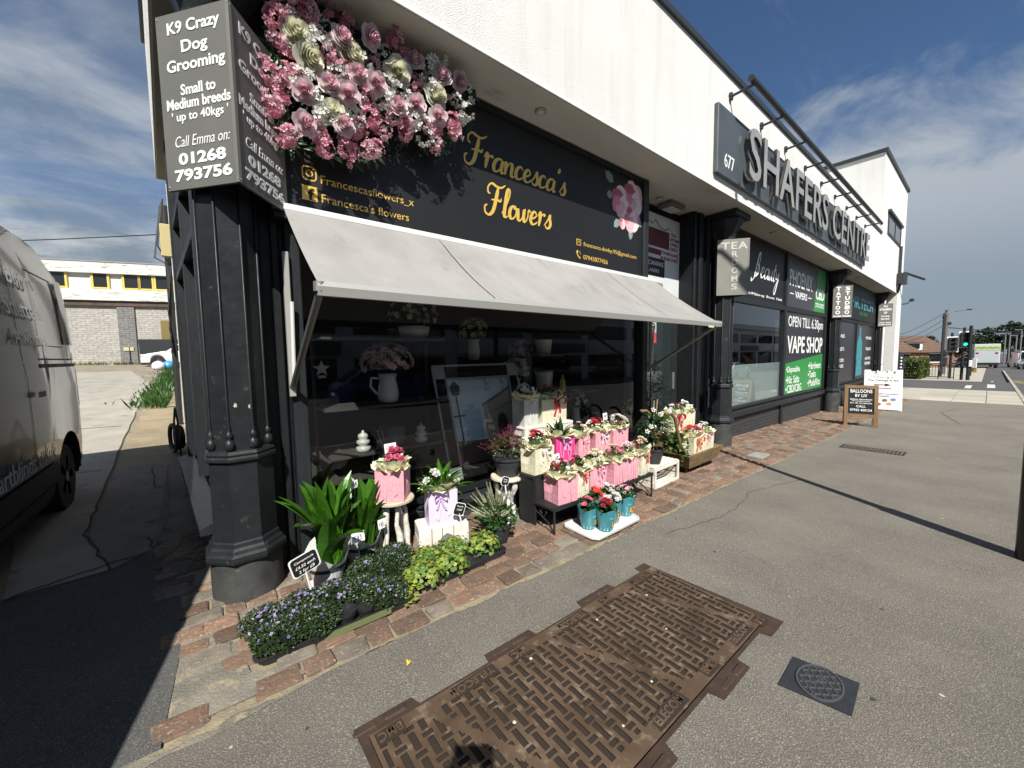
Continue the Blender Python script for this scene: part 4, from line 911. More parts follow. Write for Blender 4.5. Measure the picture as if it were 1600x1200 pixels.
    b = MB(); P = [(-.06, 2.45), (.06, 2.45), (.08, 2.1), (.22, 1.85), (.25, 1.2), (.2, 1.0), (.27, .85), (.27, .55), (-.27, .55), (-.27, .85), (-.2, 1.0), (-.25, 1.2), (-.22, 1.85), (-.08, 2.1)]
    b.loft([[(20.3 + 2 * x, y, z) for x, z in P] for y in (3.275, 3.271)]); obj('bottle_print', b, mat('print_blue', (.03, .17, .21), (.06, .30, .36), 6), t)
    b = MB()
    for x in (16.6, 21.4):
        for z, s_ in ((2.05, 'PHONES'), (1.6, 'TABLETS'), (1.2, 'LAPTOPS'), (1.0, 'REPAIRS')): b.text(s_, (x + .6, 3.273, z), FX, FZ, w=1.1, h=.12, bold=.01)
    obj('lettering', b, m_white, t)
    t = thing('door_panel_sign', 'pale sign board with red lettering over the recessed door', 'sign', (6.2, 3.6, 2.45), world=True)
    b = MB(); b.box(5.23, 6.80, 3.60, 3.618, 2.42, 3.86); obj('board', b, mat('pale_board', (.62, .64, .64), (.55, .57, .57), 2), t)
    b = MB(); b.box(5.3, 6.44, 3.597, 3.60, 3.33, 3.62); obj('red_block', b, mat('dark_red', (.11, .014, .012)), t); b = MB(); b.box(5.3, 6.18, 3.597, 3.60, 3.20, 3.29); obj('red_strip', b, bpy.data.materials['dark_red'], t)
    b = MB()
    for s_, x, z, w_ in (('TEA', 6.58, 3.60, .18), ('UPSTAIRS', 6.62, 3.52, .30), ('OPEN', 6.60, 3.44, .24), ('DAILY', 6.60, 3.36, .24), ('2 DOORS ALONG', 6.46, 3.26, .55), ('IN REAR STREET', 6.46, 3.17, .58)): b.text(s_, (x, 3.597, z), FX, FZ, w=w_, h=.055, bold=.012)
    obj('red_lettering', b, mat('red_ink', (.30, .02, .02)), t)
    b = MB(); b.box(5.3, 6.30, 3.597, 3.60, 2.84, 3.14); obj('black_block', b, m_board, t)
    b = MB(); b.text('CANVAS', (6.02, 3.596, 3.05), FX, FZ, w=.46, h=.075); b.text('LASERS', (5.95, 3.596, 2.93), FX, FZ, w=.34, h=.055); obj('white_lettering', b, m_white, t)
    b = MB(); b.text('TATTOO REMOVAL', (5.95, 3.597, 2.72), FX, FZ, w=.62, h=.05); b.text('LASER HAIR REMOVAL', (6.15, 3.597, 2.58), FX, FZ, w=.8, h=.05)
    b.tube([(5.75, 3.597, 3.74), (5.9, 3.597, 3.68), (6.0, 3.597, 3.76), (6.15, 3.597, 3.66), (6.3, 3.597, 3.64), (6.45, 3.597, 3.70)], .007, 4); obj('dark_lettering', b, m_board, t)
    t = thing('no_smoking_sign', 'small white and red no smoking notice on the dark door glass', 'notice', (5.97, 3.60, 1.75), world=True)
    b = MB(); b.box(5.86, 6.08, 3.605, 3.612, 1.90, 2.08); obj('plate', b, mat('notice_grey', (.4, .4, .4)), t); b = MB(); b.box(5.86, 6.08, 3.605, 3.612, 1.72, 1.898); obj('red_band', b, mat('notice_red', (.5, .05, .07)), t)
    b = MB(); b.lathe([(.07, 0), (.07, .002), (.052, .002), (.052, 0)], (0, 0, 0), 20, caps=False); b.v = [(5.97 + x, 3.604 - z, 1.99 + y) for x, y, z in b.v]; b.extr([(-.05, .04), (-.04, .05), (.05, -.04), (.04, -.05)], (5.97, 3.603, 1.99), FX, FZ, (0, -.001, 0)); obj('symbol', b, m_board, t)
window_signs()

# ---------------- awning
def awning():
    t = thing('awning', 'pale grey fabric awning sloping out over the flower shop window', 'awning', (2.85, 2.7, 2.2), world=True)
    XL, XR, YB, ZB, YF, ZF = .50, 5.19, 3.10, 2.585, 2.205, 1.925
    b = MB(); b.bbox(.44, 5.24, 3.085, 3.20, 2.575, 2.618, .008); obj('cassette', b, m_alu, t); b = MB(); b.box(.44, 5.24, 3.10, 3.19, 2.52, 2.573); obj('back_rail', b, m_black, t)
    b = MB(); nx, ny = 60, 10; g = []
    for i in range(nx + 1):
        for j in range(ny + 1):
            u = i / nx; v = j / ny; sag = -.028 * math.sin(math.pi * v) * (1 + .45 * math.sin(u * 9)) + .005 * math.sin(u * 37 + 3 * v) * math.sin(math.pi * v) + .003 * math.sin(u * 90) * v
            g.append((XL + (XR - XL) * u, YB + (YF - YB) * v, ZB + (ZF - ZB) * v + sag))
    b.mesh(g, [(i * (ny + 1) + j, i * (ny + 1) + j + 1, (i + 1) * (ny + 1) + j + 1, (i + 1) * (ny + 1) + j) for i in range(nx) for j in range(ny)])
    fab = mat('awning_canvas', (.335, .325, .305), (.285, .277, .262), 2.2, .9, bump=.25, bscale=160, c3=(.235, .23, .215), s3=7, f3=(.60, .85), blot=.10, streak=.12, trans=.10, stretch=(1, .4, 1)); fo = obj('canvas', b, fab, t, smooth=True)
    b = MB()
    for x in (1.68, 2.86, 4.04): b.loft([[(x - .006, YB + (YF - YB) * v, ZB + (ZF - ZB) * v - .020 * math.sin(math.pi * v) + .006), (x + .006, YB + (YF - YB) * v, ZB + (ZF - ZB) * v - .020 * math.sin(math.pi * v) + .006)] for v in [k / 8 for k in range(9)]], caps=False, closed=False)
    obj('seam', b, mat('seam_thread', (.30, .29, .27)), fo)
    b = MB(); b.loft([[(x, YF + .02, ZF + .018), (x, YF - .02, ZF + .022), (x, YF - .032, ZF - .005), (x, YF - .022, ZF - .052), (x, YF + .015, ZF - .052)] for x in (XL - .015, XR + .02)]); obj('front_bar', b, m_grey_alu, t)
    b = MB(); b.bbox(4.83, 4.97, YF - .036, YF - .030, ZF - .07, ZF - .048, .002); obj('warning_tag', b, mat('pale_tag', (.6, .6, .3)), t)
    for x in (XL + .0, XR - .03):
        b = MB(); b.tube([(x, YF, ZF - .03), (x, 3.16, 1.33)], .021, 8); b.tube([(x - .001, YF, ZF - .03), (x, YF, ZF + .02)], .03, 8); obj('arm', b, m_dkalu, t)
        b = MB(); b.bbox(x - .02, x + .02, 3.13, 3.17, 1.28, 2.30, .004); obj('wall_rail', b, m_grey_alu, t); b = MB(); b.tube([(x + .01, 3.13, 1.34), (x + .02, 3.11, 1.95)], .013, 8); obj('gas_strut', b, m_alu, t)
awning()
# ---------------- plants and the pavement display
rnd = random.Random(42)
def leafm(name, c1, c2, tr=.3, rough=.42, isl=.3): return mat(name, c1, c2, 9, rough, island=isl, trans=tr, spec=.5)
m_lf = leafm('leaf_green', (.045, .115, .018), (.03, .08, .014))
m_lfd = leafm('leaf_dark', (.022, .060, .016), (.014, .040, .012), .2, .35)
m_lfb = leafm('leaf_blade', (.060, .175, .014), (.035, .115, .010), .35, .3)
m_lfy = leafm('leaf_variegated', (.30, .34, .06), (.20, .30, .05), .35, .45, .35)
m_lfy2 = leafm('leaf_ivy_green', (.09, .19, .035), (.05, .13, .02), .3)
m_camp = leafm('leaf_small', (.040, .072, .022), (.024, .046, .016), .25, .4, .45)
m_stem = mat('stem', (.10, .12, .04), rough=.7)
def pet(name, c, tr=.35, isl=.18): return mat(name, c, tuple(k * .85 for k in c), 30, .6, island=isl, trans=tr)
p_red = pet('petal_red', (.42, .008, .03)); p_dred = pet('petal_deep_red', (.22, .006, .02)); p_pink = pet('petal_pink', (.75, .16, .28)); p_white = pet('petal_white', (.78, .78, .72)); p_or = pet('petal_orange', (.75, .07, .02)); p_pale = pet('petal_pale_pink', (.80, .50, .56))
p_cream = pet('petal_cream', (.72, .70, .48)); p_lil = pet('petal_lilac', (.30, .22, .58)); p_lil2 = pet('petal_pale_lilac', (.55, .48, .72)); p_yel = pet('petal_yellow', (.75, .60, .08)); p_mag = pet('petal_magenta', (.55, .03, .2)); p_hea = pet('petal_heather', (.26, .05, .10), .2, .4)
p_dpink = pet('petal_display_pink', (.80, .40, .49)); p_hot = pet('petal_display_rose', (.72, .29, .37)); p_mauve = pet('petal_mauve', (.80, .66, .67)); p_mauve2 = pet('petal_mauve_deep', (.76, .48, .54)); p_ivory = pet('petal_ivory', (.76, .76, .64)); p_ivory2 = pet('petal_ivory_core', (.78, .77, .58))
m_tissue = mat('cream_tissue', (.88, .86, .66), (.84, .81, .58), 9, .6, trans=.22)
m_pbag = mat('pink_paper', (.82, .40, .46), (.74, .34, .41), 9, .42, trans=.12, bump=.5, bscale=14, bdist=.02); m_cbag = mat('cream_paper', (.80, .76, .57), (.70, .66, .48), 9, .42, trans=.15, bump=.5, bscale=14, bdist=.02); m_hbag = mat('hot_pink_paper', (.72, .06, .27), rough=.4, trans=.1); m_lbag = mat('lilac_paper', (.70, .60, .78), rough=.45, trans=.1); m_wbag = mat('grey_white_paper', (.55, .57, .53), rough=.5, trans=.1)
m_rib = {'lilac': mat('lilac_ribbon', (.62, .45, .72), rough=.3, trans=.2), 'red': mat('red_ribbon', (.50, .01, .02), rough=.3, trans=.1), 'pink': mat('pink_ribbon', (.78, .42, .50), rough=.3, trans=.2), 'white': mat('white_ribbon', (.75, .68, .70), rough=.3, trans=.2), 'orange': mat('orange_ribbon', (.72, .12, .03), rough=.35, trans=.1)}
m_cord = {'p': mat('pink_cord', (.75, .42, .48), rough=.8), 'w': mat('cream_cord', (.75, .70, .60), rough=.8)}
m_pot = mat('dark_pot', (.035, .038, .042), (.028, .031, .034), 8, .55)
m_soil = mat('compost', (.03, .02, .012), (.02, .014, .009), 40, .95, bump=1, bscale=90)
m_card = mat('price_card', (.80, .80, .78), rough=.7)
m_ink = mat('ink', (.02, .02, .03), rough=.6)
m_clear = glass_mat('cellophane', (.93, .95, .92), 1.45, .08, 1.3)
def rdir(r, el0=-20, el1=90):
    a = r.random() * 6.283; e = R(r.uniform(el0, el1)); return (math.cos(a) * math.cos(e), math.sin(a) * math.cos(e), math.sin(e))
def clump(b, c, rx, rz_, n, L, W, r=rnd, m=0, spread=1.0, low=-10):
    for _ in range(n):
        d = rdir(r, low, 90); k = r.uniform(.45, 1.0) ** .6
        p = (c[0] + d[0] * rx * k, c[1] + d[1] * rx * k, c[2] + d[2] * rz_ * k)
        q = rdir(r, -30, 60); dd = nvec((d[0] + q[0] * spread, d[1] + q[1] * spread, d[2] * .6 + q[2] * spread * .7)); s_ = r.uniform(.65, 1.25)
        b.tri(p, dd, add(d, (0, 0, .6)), L * s_, W * s_, m)
def blooms(b, c, rx, rz_, n, rad, r=rnd, kind='f', m=0, k=5, cm=None, low=25, layers=2):
    for _ in range(n):
        d = rdir(r, low, 85); p = (c[0] + d[0] * rx, c[1] + d[1] * rx, c[2] + d[2] * rz_); nn = nvec((d[0], d[1] - .25, d[2] + .4)); q = rad * r.uniform(.75, 1.2)
        if kind == 'f':
            b.floret(p, nn, q, k, m, .25, r, cm)
            if layers > 1: b.floret(add(p, nn, q * .18), nn, q * .65, k, m, .5, r)
        else: b.rose(p, nn, q, 4, m, m, r)
def ruffle(b, w, d, h, z, r=rnd, m=0, out=.05):
    n = 36; rings = []
    for l in range(4):
        t = l / 3; ring = []
        for i in range(n):
            a = 2 * math.pi * i / n; ex = abs(math.cos(a)) ** .6 * (1 if math.cos(a) > 0 else -1); ey = abs(math.sin(a)) ** .6 * (1 if math.sin(a) > 0 else -1)
            jag = (r.uniform(-.4, 1.0) if l == 3 else r.uniform(-.15, .15)); wv = .014 * math.sin(a * 9 + r.random()) * (t + .2)
            ring.append((ex * (w / 2 * .92 + out * t * t + wv), ey * (d / 2 * .9 + out * t * t + wv), z - .02 + h * t * (.8 + .4 * jag)))
        rings.append(ring)
    b.loft(rings, m, caps=False)
def bow(b, c, s_, m=0, tails=2, r=rnd):
    for sg in (-1, 1):
        rows = []
        for i in range(9):
            t = i / 8 * 2 * math.pi * .5; u = math.sin(t) ; ang = i / 8.0
            px = sg * s_ * (.95 * math.sin(math.pi * ang) ** .7 if ang < 1 else 0) ; pz = s_ * .42 * math.sin(2 * math.pi * ang) + .12 * s_; py = -s_ * .30 * math.sin(math.pi * ang)
            rows.append([(c[0] + px, c[1] + py - .002, c[2] + pz), (c[0] + px * .97, c[1] + py - s_ * .34 * math.sin(math.pi * ang) - .002, c[2] + pz - .10 * s_)])
        b.loft(rows, m, caps=False, closed=False)
        x1 = sg * s_ * r.uniform(.35, .8); z1 = -s_ * r.uniform(1.4, 2.0)
        rows = []
        for i in range(7):
            t = i / 6; wv = .07 * s_ * math.sin(t * 7 + sg); wd = s_ * .15
            rows.append([(c[0] + x1 * t - wd, c[1] - .010 - .05 * s_ * math.sin(t * 5), c[2] + z1 * t + wv), (c[0] + x1 * t + wd, c[1] - .012, c[2] + z1 * t + wv * .5)])
        b.loft(rows, m, caps=False, closed=False)
    b.ball((c[0], c[1] - .012, c[2]), s_ * .2, 6, m)
def card(name_lbl, loc, rz=.2, w=.075, h=.055, stick=.18, txt='\u00a34.99', tilt=.15, group='white price cards', cut=True):
    t = thing('price_card', name_lbl, 'price card', loc, rz, group)
    b = MB(); b.box(-w / 2, w / 2, -.001, .001, stick, stick + h, fn=lambda x, y, z: (x, y + (z - stick) * tilt, z)); obj('card', b, m_card, t)
    b = MB(); b.text(txt, (-w * .05, -.0025 + h * .5 * tilt, stick + h * .58), (1, 0, .05), (0, tilt, 1), w=w * .62, h=h * .34, ext=.0008); b.tube([(w * .05, -.003, stick + h * .25), (w * .2, -.003, stick + h * .33), (w * .38, -.003, stick + h * .22)], .0012, 4); obj('handwriting', b, m_ink, t)
    b = MB(); b.tube([(0, .002, 0), (0, .002, stick + h * .6)], .0028, 6); obj('stick', b, m_clear if not cut else m_pot, t)
    return t
def gift_bag(label, loc, rz, w, d, h, bm, rib, cord, flowers, seed, bowpos=(.0, .0), tissue=True, lf=m_lf, plant='clump', group='paper gift bags of potted plants'):
    r = random.Random(seed)
    t = thing('gift_bag', label, 'gift bag', loc, rz, group)
    b = MB(); tw, td = w * 1.02, d * 1.06; g = d * .12
    def ring(z, q, gus): 
        W, D = w / 2 * (1 + q * .03), d / 2 * (1 + q * .05)
        return [(-W, -D, z), (0, -D - .002 * q, z), (W, -D, z), (W - gus, 0, z), (W, D, z), (0, D, z), (-W, D, z), (-W + gus, 0, z)]
    b.loft([ring(0, 0, 0), ring(.004, 0, 0), ring(h * .35, .4, g * .3), ring(h * .7, .8, g), ring(h, 1, g * 1.3)], caps=False); b.poly([(-w / 2, -d / 2, .002), (w / 2, -d / 2, .002), (w / 2, d / 2, .002), (-w / 2, d / 2, .002)])
    ring_in = [(x * .985, y * .97, z) for x, y, z in ring(h, 1, g * 1.3)]; b.loft([ring_in, [(x * .96, y * .94, h * .6) for x, y, z in ring_in]], caps=False)
    obj('bag', b, bm, t)
    b = MB()
    for sg in (-1, 1):
        x0 = sg * w * .20; 
        for dx in (0,):
            ln = r.uniform(.5, 1.15) * h
            b.tube([(x0 - sg * .02, -d / 2 * 1.05 - .003, h * .86), (x0 - sg * .022, -d / 2 - .012, h * .86 - ln * .5), (x0 - sg * .005, -d / 2 - .012, h * .86 - ln), (x0 + sg * .014, -d / 2 - .010, h * .86 - ln * .9), (x0 + sg * .02, -d / 2 - .008, h * .86 - ln * .45), (x0 + sg * .016, -d / 2 - .004, h * .86)], .0028, 5)
    obj('handle', b, m_cord[cord], t)
    if rib:
        b = MB(); bow(b, (bowpos[0] * w, -d / 2 * 1.05 - .006, h * (.86 + bowpos[1])), w * .24, r=r); obj('ribbon_bow', b, m_rib[rib], t)
    if tissue:
        b = MB(); ruffle(b, w, d, .030, h, r, out=.012)
        for k in range(26):
            a = 6.283 * k / 26 + r.uniform(-.12, .12); ca, sa = math.cos(a), math.sin(a); e = R(r.uniform(18, 70))
            b.leaf((ca * w * .38, sa * d * .38, h - .012), (ca * math.cos(e), sa * math.cos(e), math.sin(e)), (0, 0, 1) if e < 1 else (-ca, -sa, .4), r.uniform(.07, .125), r.uniform(.07, .11), r.uniform(-.5, .9), 5, fold=r.uniform(-.3, .4), base=.55)
        obj('tissue', b, m_tissue, t)
    b = MB()
    if plant == 'clump': clump(b, (0, 0, h + .01), w * .42, .10, 105, .042, .026, r)
    else:
        for _ in range(26):
            a = r.random() * 6.28; e = R(r.uniform(35, 80)); b.leaf((r.uniform(-.03, .03), r.uniform(-.02, .02), h - .02), (math.cos(a) * math.cos(e), math.sin(a) * math.cos(e), math.sin(e)), (0, 0, 1) if e < 1.2 else (math.cos(a), math.sin(a), .2), r.uniform(.14, .23), r.uniform(.03, .045), r.uniform(.5, 1.4))
    obj('foliage', b, lf, t)
    for fm, n, rad, kind in flowers:
        b = MB(); blooms(b, (r.uniform(-.2, .2) * w, -.01, h + .03), w * .40, .115, n + 2, rad * 1.2, r, kind, 0, 5); obj('blossom', b, fm, t)
    return t
def pot(b, r0, r1, h, c=(0, 0, 0), m=0, rim=.012): b.lathe([(r0 * .96, 0), (r0, .004), (r1 * .96, h - rim * 2), (r1 * 1.04, h - rim * 2), (r1 * 1.06, h), (r1 * .95, h), (r1 * .9, h * .8), (.001, h * .8)], c, 28, m, caps=True)
# --- two-tier stand and the bags on it
def stand():
    t = thing('plant_stand', 'black two-tier metal plant stand carrying rows of gift bags', 'plant stand', (3.15, 2.62, -.08), world=True)
    X0, X1 = 2.34, 3.95
    for (y0, y1, z) in ((2.36, 2.60, .185), (2.62, 2.84, .415)):
        b = MB(); b.box(X0, X1, y0, y1, z - .02, z); b.box(X0, X1, y0 - .006, y0, z - .03, z + .008); obj('shelf', b, m_black, t)
    b = MB(); b.box(X0 + .01, X0 + .03, 2.61, 2.83, -.05, .395); b.box(X0 + .03, X1 - .03, 2.83, 2.84, .0, .395); b.box(X0 + .02, X1, 2.604, 2.612, .18, .395); obj('side_sheet', b, m_black, t)
    for x in (X0 + .02, X1 - .02):
        for y, zt in ((2.365, .17), (2.83, .40)):
            b = MB(); b.tube([(x, y, gz(x, y)), (x, y, zt)], .011, 6); obj('leg', b, m_black, t)
        b = MB(); q = gz(x, 2.5)
        b.tube([(x, 2.37, q + .01), (x, 2.44, q + .09), (x, 2.55, q + .14), (x, 2.66, q + .17), (x, 2.76, q + .14), (x, 2.82, q + .05)], .007, 6); b.tube([(x, 2.5, q + .13), (x, 2.46, q + .18), (x, 2.5, q + .22), (x, 2.55, q + .18), (x, 2.52, q + .15)], .006, 6); obj('scroll', b, m_black, t)
stand()
fl = [(p_red, 7, .022, 'f')]
low_row = [
 ('wide pink gift bag of white and red flowers at the stand front corner', 2.56, 2.475, .235, .20, .24, m_pbag, None, 'p', [(p_white, 9, .022, 'f'), (p_dred, 5, .024, 'f')]),
 ('cream gift bag with a long red ribbon in the front row of the black stand', 2.78, 2.47, .19, .14, .24, m_cbag, 'red', 'w', [(p_dred, 5, .022, 'f')]),
 ('pink gift bag with a pale ribbon beside the cream bag in the front row', 3.02, 2.47, .23, .14, .245, m_pbag, 'pink', 'p', [(p_cream, 8, .03, 'f')]),
 ('pink gift bag with pink blossoms in the middle of the front row', 3.35, 2.475, .24, .20, .24, m_pbag, None, 'p', [(p_pink, 8, .022, 'f'), (p_cream, 5, .03, 'f')]),
 ('pink gift bag with white blossoms, second from the far end of the front row', 3.58, 2.475, .20, .18, .24, m_pbag, None, 'p', [(p_white, 6, .024, 'f'), (p_pale, 5, .022, 'f')]),
 ('cream gift bag with a red bow at the far end of the front row', 3.84, 2.475, .20, .16, .25, m_cbag, 'red', 'w', [(p_dred, 16, .024, 'f'), (p_cream, 4, .04, 'f')])]
for i, (lb, x, y, w_, d_, h_, bm, rb, cd, fw) in enumerate(low_row): gift_bag(lb, (x, y, .187), R((-5, 4, -3, 2, -4, 6)[i]), w_, d_, h_, bm, rb, cd, fw, 100 + i, bowpos=(.1, .0))
up_row = [
 ('cream gift bag with white bow and red flowers nearest on the upper tier', 2.50, 2.73, .26, .19, .25, m_cbag, 'white', 'w', [(p_red, 8, .028, 'f')], 'clump'),
 ('tall hot pink gift bag tied with a lilac bow and filled with dark leaves', 2.82, 2.74, .24, .18, .31, m_hbag, 'lilac', 'p', [], 'blade'),
 ('narrow pink gift bag with a pink bow next to the hot pink bag', 3.10, 2.73, .19, .15, .26, m_pbag, 'pink', 'p', [(p_pale, 4, .024, 'f')], 'clump'),
 ('pink gift bag with a white bow and red flowers on the upper tier', 3.40, 2.735, .24, .19, .28, m_pbag, 'white', 'p', [(p_red, 10, .026, 'f'), (p_white, 2, .03, 'f')], 'clump'),
 ('pink gift bag with white flowers at the far end of the upper tier', 3.72, 2.735, .30, .19, .27, m_pbag, None, 'p', [(p_white, 7, .03, 'f'), (p_dred, 3, .022, 'f')], 'clump')]
for i, (lb, x, y, w_, d_, h_, bm, rb, cd, fw, pl) in enumerate(up_row): gift_bag(lb, (x, y, .417), R((4, -6, 3, -2, 3)[i]), w_, d_, h_, bm, rb, cd, fw, 200 + i, lf=m_lfd if pl == 'blade' else m_lf, plant=pl)
def back_crate():
    t = thing('slatted_stand', 'white slatted box stand behind the upper row of bags', 'stand', (2.85, 3.0, -.07), world=True)
    b = MB()
    for x in (2.50, 3.16): 
        for y in (2.90, 3.12): b.bbox(x - .02, x + .02, y - .02, y + .02, gz(x, y), .80, .004)
    obj('post', b, m_wwood, t)
    b = MB()
    for k in range(6): z = .2 + k * .105; b.bbox(2.52, 3.14, 2.885, 2.90, z, z + .07, .004); b.bbox(2.49, 2.505, 2.92, 3.10, z, z + .07, .004)
    b.bbox(2.48, 3.18, 2.88, 3.14, .80, .82, .004); obj('slat', b, m_wwood, t)
back_crate()
gift_bag('grey-white gift bag with white flowers at the top of the white slatted stand', (2.60, 3.02, .822), .0, .19, .19, .28, m_wbag, 'white', 'w', [(p_white, 9, .026, 'f')], 301)
gift_bag('cream gift bag with a dark red bow at the top of the white slatted stand', (2.92, 3.0, .822), 0, .36, .18, .25, m_cbag, 'red', 'w', [(p_dred, 10, .024, 'f')], 302, bowpos=(.1, .06))
# --- pink bag on a driftwood stool, lilac bag on a white crate
def stool():
    t = thing('driftwood_stool', 'small round stool with pale twisted driftwood legs under a pink bag', 'stool', (1.13, 2.93, gz(1.1, 2.9)), world=True)
    b = MB(); b.lathe([(.15, .405), (.165, .412), (.165, .428), (.155, .435)], (1.13, 2.95, 0), 28); obj('seat', b, mat('pale_wood', (.50, .43, .32), (.4, .34, .25), 9, .8), t)
    for k, (dx, dy) in enumerate(((-.10, -.06), (.09, -.07), (.10, .09), (-.09, .10), (.0, -.10))):
        b = MB(); q = gz(1.1, 2.9); r = random.Random(k); P = [(1.13 + dx * (.7 + .35 * s_ / 5) + r.uniform(-.014, .014), 2.95 + dy * (.7 + .35 * s_ / 5) + r.uniform(-.014, .014), .41 - (.41 - q) * s_ / 5) for s_ in range(6)]
        b.tube(P, [r.uniform(.015, .028) for _ in P], 8); obj('leg', b, mat('driftwood', (.66, .63, .57), (.45, .41, .35), 25, .9, bump=.8, bscale=60) if k == 0 else bpy.data.materials['driftwood'], t, smooth=True)
stool()
gift_bag('pink gift bag of bright pink begonias standing on the driftwood stool', (1.13, 2.93, .437), R(-38), .215, .19, .24, m_pbag, None, 'p', [(p_pink, 16, .027, 'r')], 311)
card('white price card above the bright pink begonias', (1.12, 2.93, .66), .12, .10, .072, .14, '\u00a37.99')
def wcrate(name_lbl, loc, w, d, h, rz, group=None):
    t = thing('wooden_crate', name_lbl, 'crate', loc, rz, group)
    b = MB()
    for sx in (-1, 1):
        for sy in (-1, 1): b.bbox(sx * (w / 2 - .012) - .012, sx * (w / 2 - .012) + .012, sy * (d / 2 - .012) - .012, sy * (d / 2 - .012) + .012, 0, h, .003)
    obj('corner_post', b, m_wwood, t); return t
def lilac_set():
    t = thing('wooden_crate', 'small whitewashed box crate with an arched front under the lilac bag', 'crate', (1.50, 2.85, gz(1.5, 2.8)), R(-16))
    b = MB(); b.bbox(-.19, .19, -.11, .11, .19, .205, .003)
    for x0, x1 in ((-.19, -.105), (-.10, -.02), (-.015, .075), (.08, .19)): b.bbox(x0, x1, -.125, -.11, .0, .205, .003)
    for k in range(2): b.bbox(.19, .205, -.12, .11, .01 + k * .10, .10 + k * .10, .003); b.bbox(-.205, -.19, -.12, .11, .01 + k * .10, .10 + k * .10, .003)
    obj('board', b, m_wwood, t)
    b = MB(); b.extr([(-.07 + .0, .0), (.07, .0), (.07, .06), (.045, .11), (0, .135), (-.045, .11), (-.07, .06)], (.02, -.1262, .01), (1, 0, 0), (0, 0, 1), (0, -.0015, 0)); obj('painted_opening', b, mat('crate_shade', (.16, .16, .16)), t)  # flat plate, its grey painted in for the shade of an arched hole
    gift_bag('lilac gift bag tied with a satin bow and holding a leafy peace lily', (1.49, 2.83, .165), R(-14), .235, .16, .29, m_lbag, 'lilac', 'w', [(p_white, 3, .035, 'f')], 321, plant='blade', lf=m_lfb, bowpos=(-.1, -.02))
    r = random.Random(2); t = thing('peace_lily', 'leafy peace lily rising out of the lilac gift bag', 'plant', (1.49, 2.83, .40), 0)
    b = MB()
    for _ in range(24):
        a = r.random() * 6.28; e = R(r.uniform(30, 82)); b.leaf((r.uniform(-.03, .03), r.uniform(-.02, .02), 0), (math.cos(a) * math.cos(e), math.sin(a) * math.cos(e), math.sin(e)), (math.cos(a) * -.5, math.sin(a) * -.5, .6), r.uniform(.18, .34), r.uniform(.035, .05), r.uniform(.6, 1.7), 6)
    obj('leaf', b, m_lfb, t)
    b = MB(); ruffle(b, .26, .19, .12, .06, r, out=.06); obj('cellophane', b, m_clear, t)
lilac_set()
def stake_sign(lbl, loc, rz, lines, w=.17, h=.115, top=.36, tilt=R(-14), lean=.0):
    t = thing('plant_label', lbl, 'plant label', loc, rz)
    ux = (math.cos(-tilt), 0, math.sin(-tilt)); uz = (-math.sin(-tilt), 0, math.cos(-tilt)); c = (-.03, -.0, top)
    def plate(s_, y): 
        P = []
        for qx, qz in ((1, 1), (-1, 1), (-1, -1), (1, -1)):
            a0 = {(1, 1): 0, (-1, 1): 90, (-1, -1): 180, (1, -1): 270}[(qx, qz)]
            for k in range(5): a = R(a0 + 22.5 * k); P.append((qx * (w / 2 * s_ - .02) + .02 * math.cos(a), qz * (h / 2 * s_ - .02) + .02 * math.sin(a) + (.008 if qz > 0 else -.004) * (1 - abs(qx * .0))))
        return P
    b = MB(); b.extr(plate(1.08, 0), c, ux, uz, (0, .004, 0)); b.tube([(c[0] + .0, .004, top - h * .4), (.02, .004, 0)], .0065, 6); b.box(-.012, .012, .002, .006, 0, top * .6); obj('stake', b, mat('white_plastic', (.74, .74, .72), rough=.4) if 'white_plastic' not in bpy.data.materials else bpy.data.materials['white_plastic'], t)
    b = MB(); b.extr(plate(.97, 0), (c[0], -.001, c[2]), ux, uz, (0, .001, 0)); obj('slate', b, m_board, t)
    b = MB()
    for k, (s_, ww) in enumerate(lines):
        v = h * (.28 - .30 * k); cc = tuple(c[q] + uz[q] * v for q in range(3)); b.text(s_, (cc[0], -.002, cc[2]), ux, uz, w=w * ww, h=h * .17, ext=.0008, shear=.2)
    obj('chalk_writing', b, m_white, t)
stake_sign('rounded chalk label reading Campanula on a white stake in the front tray', (.45, 2.57, gz(.4, 2.5)), R(8), [('Campanula', .72), ('\u00a34.50 each', .75), ('2 for \u00a38', .6)], w=.155, h=.105, top=.31)
stake_sign('diamond-tilted black chalk label on a white stake leaning before the lilac bag', (1.60, 2.66, .0), R(-10), [('Peace Lily', .6), ('\u00a312.00', .5)], w=.09, h=.085, top=.30, tilt=R(20))
# --- black pots
def hebe():
    r = random.Random(4); t = thing('potted_veronica', 'bushy plant with white flower spikes in a black pot on the setts', 'potted plant', (1.90, 2.60, gz(1.9, 2.6)), 0, None)
    b = MB(); pot(b, .09, .125, .17); obj('pot', b, m_pot, t, auto=50); b = MB(); clump(b, (0, 0, .20), .17, .13, 420, .05, .022, r); obj('foliage', b, m_lf, t)
    b = MB(); g = MB()
    for _ in range(46):
        a = r.random() * 6.28; e = R(r.uniform(38, 85)); L = r.uniform(.24, .36); d = (math.cos(a) * math.cos(e) - .12, math.sin(a) * math.cos(e), math.sin(e)); p0 = (0, 0, .14)
        g.tube([p0, add(p0, d, L)], .0025, 4)
        for k in range(16):
            q = add(p0, d, L * (.62 + .45 * k / 16)); rr = .012 * (1 - k / 22)
            for z in range(4): aa = z * 1.57 + k; b.tri(q, (math.cos(aa), math.sin(aa), .6), (0, 0, 1), rr * 1.7, rr, 0)
    obj('stem', g, m_stem, t); obj('flower_spike', b, pet('petal_spike', (.62, .64, .44)), t)
hebe()
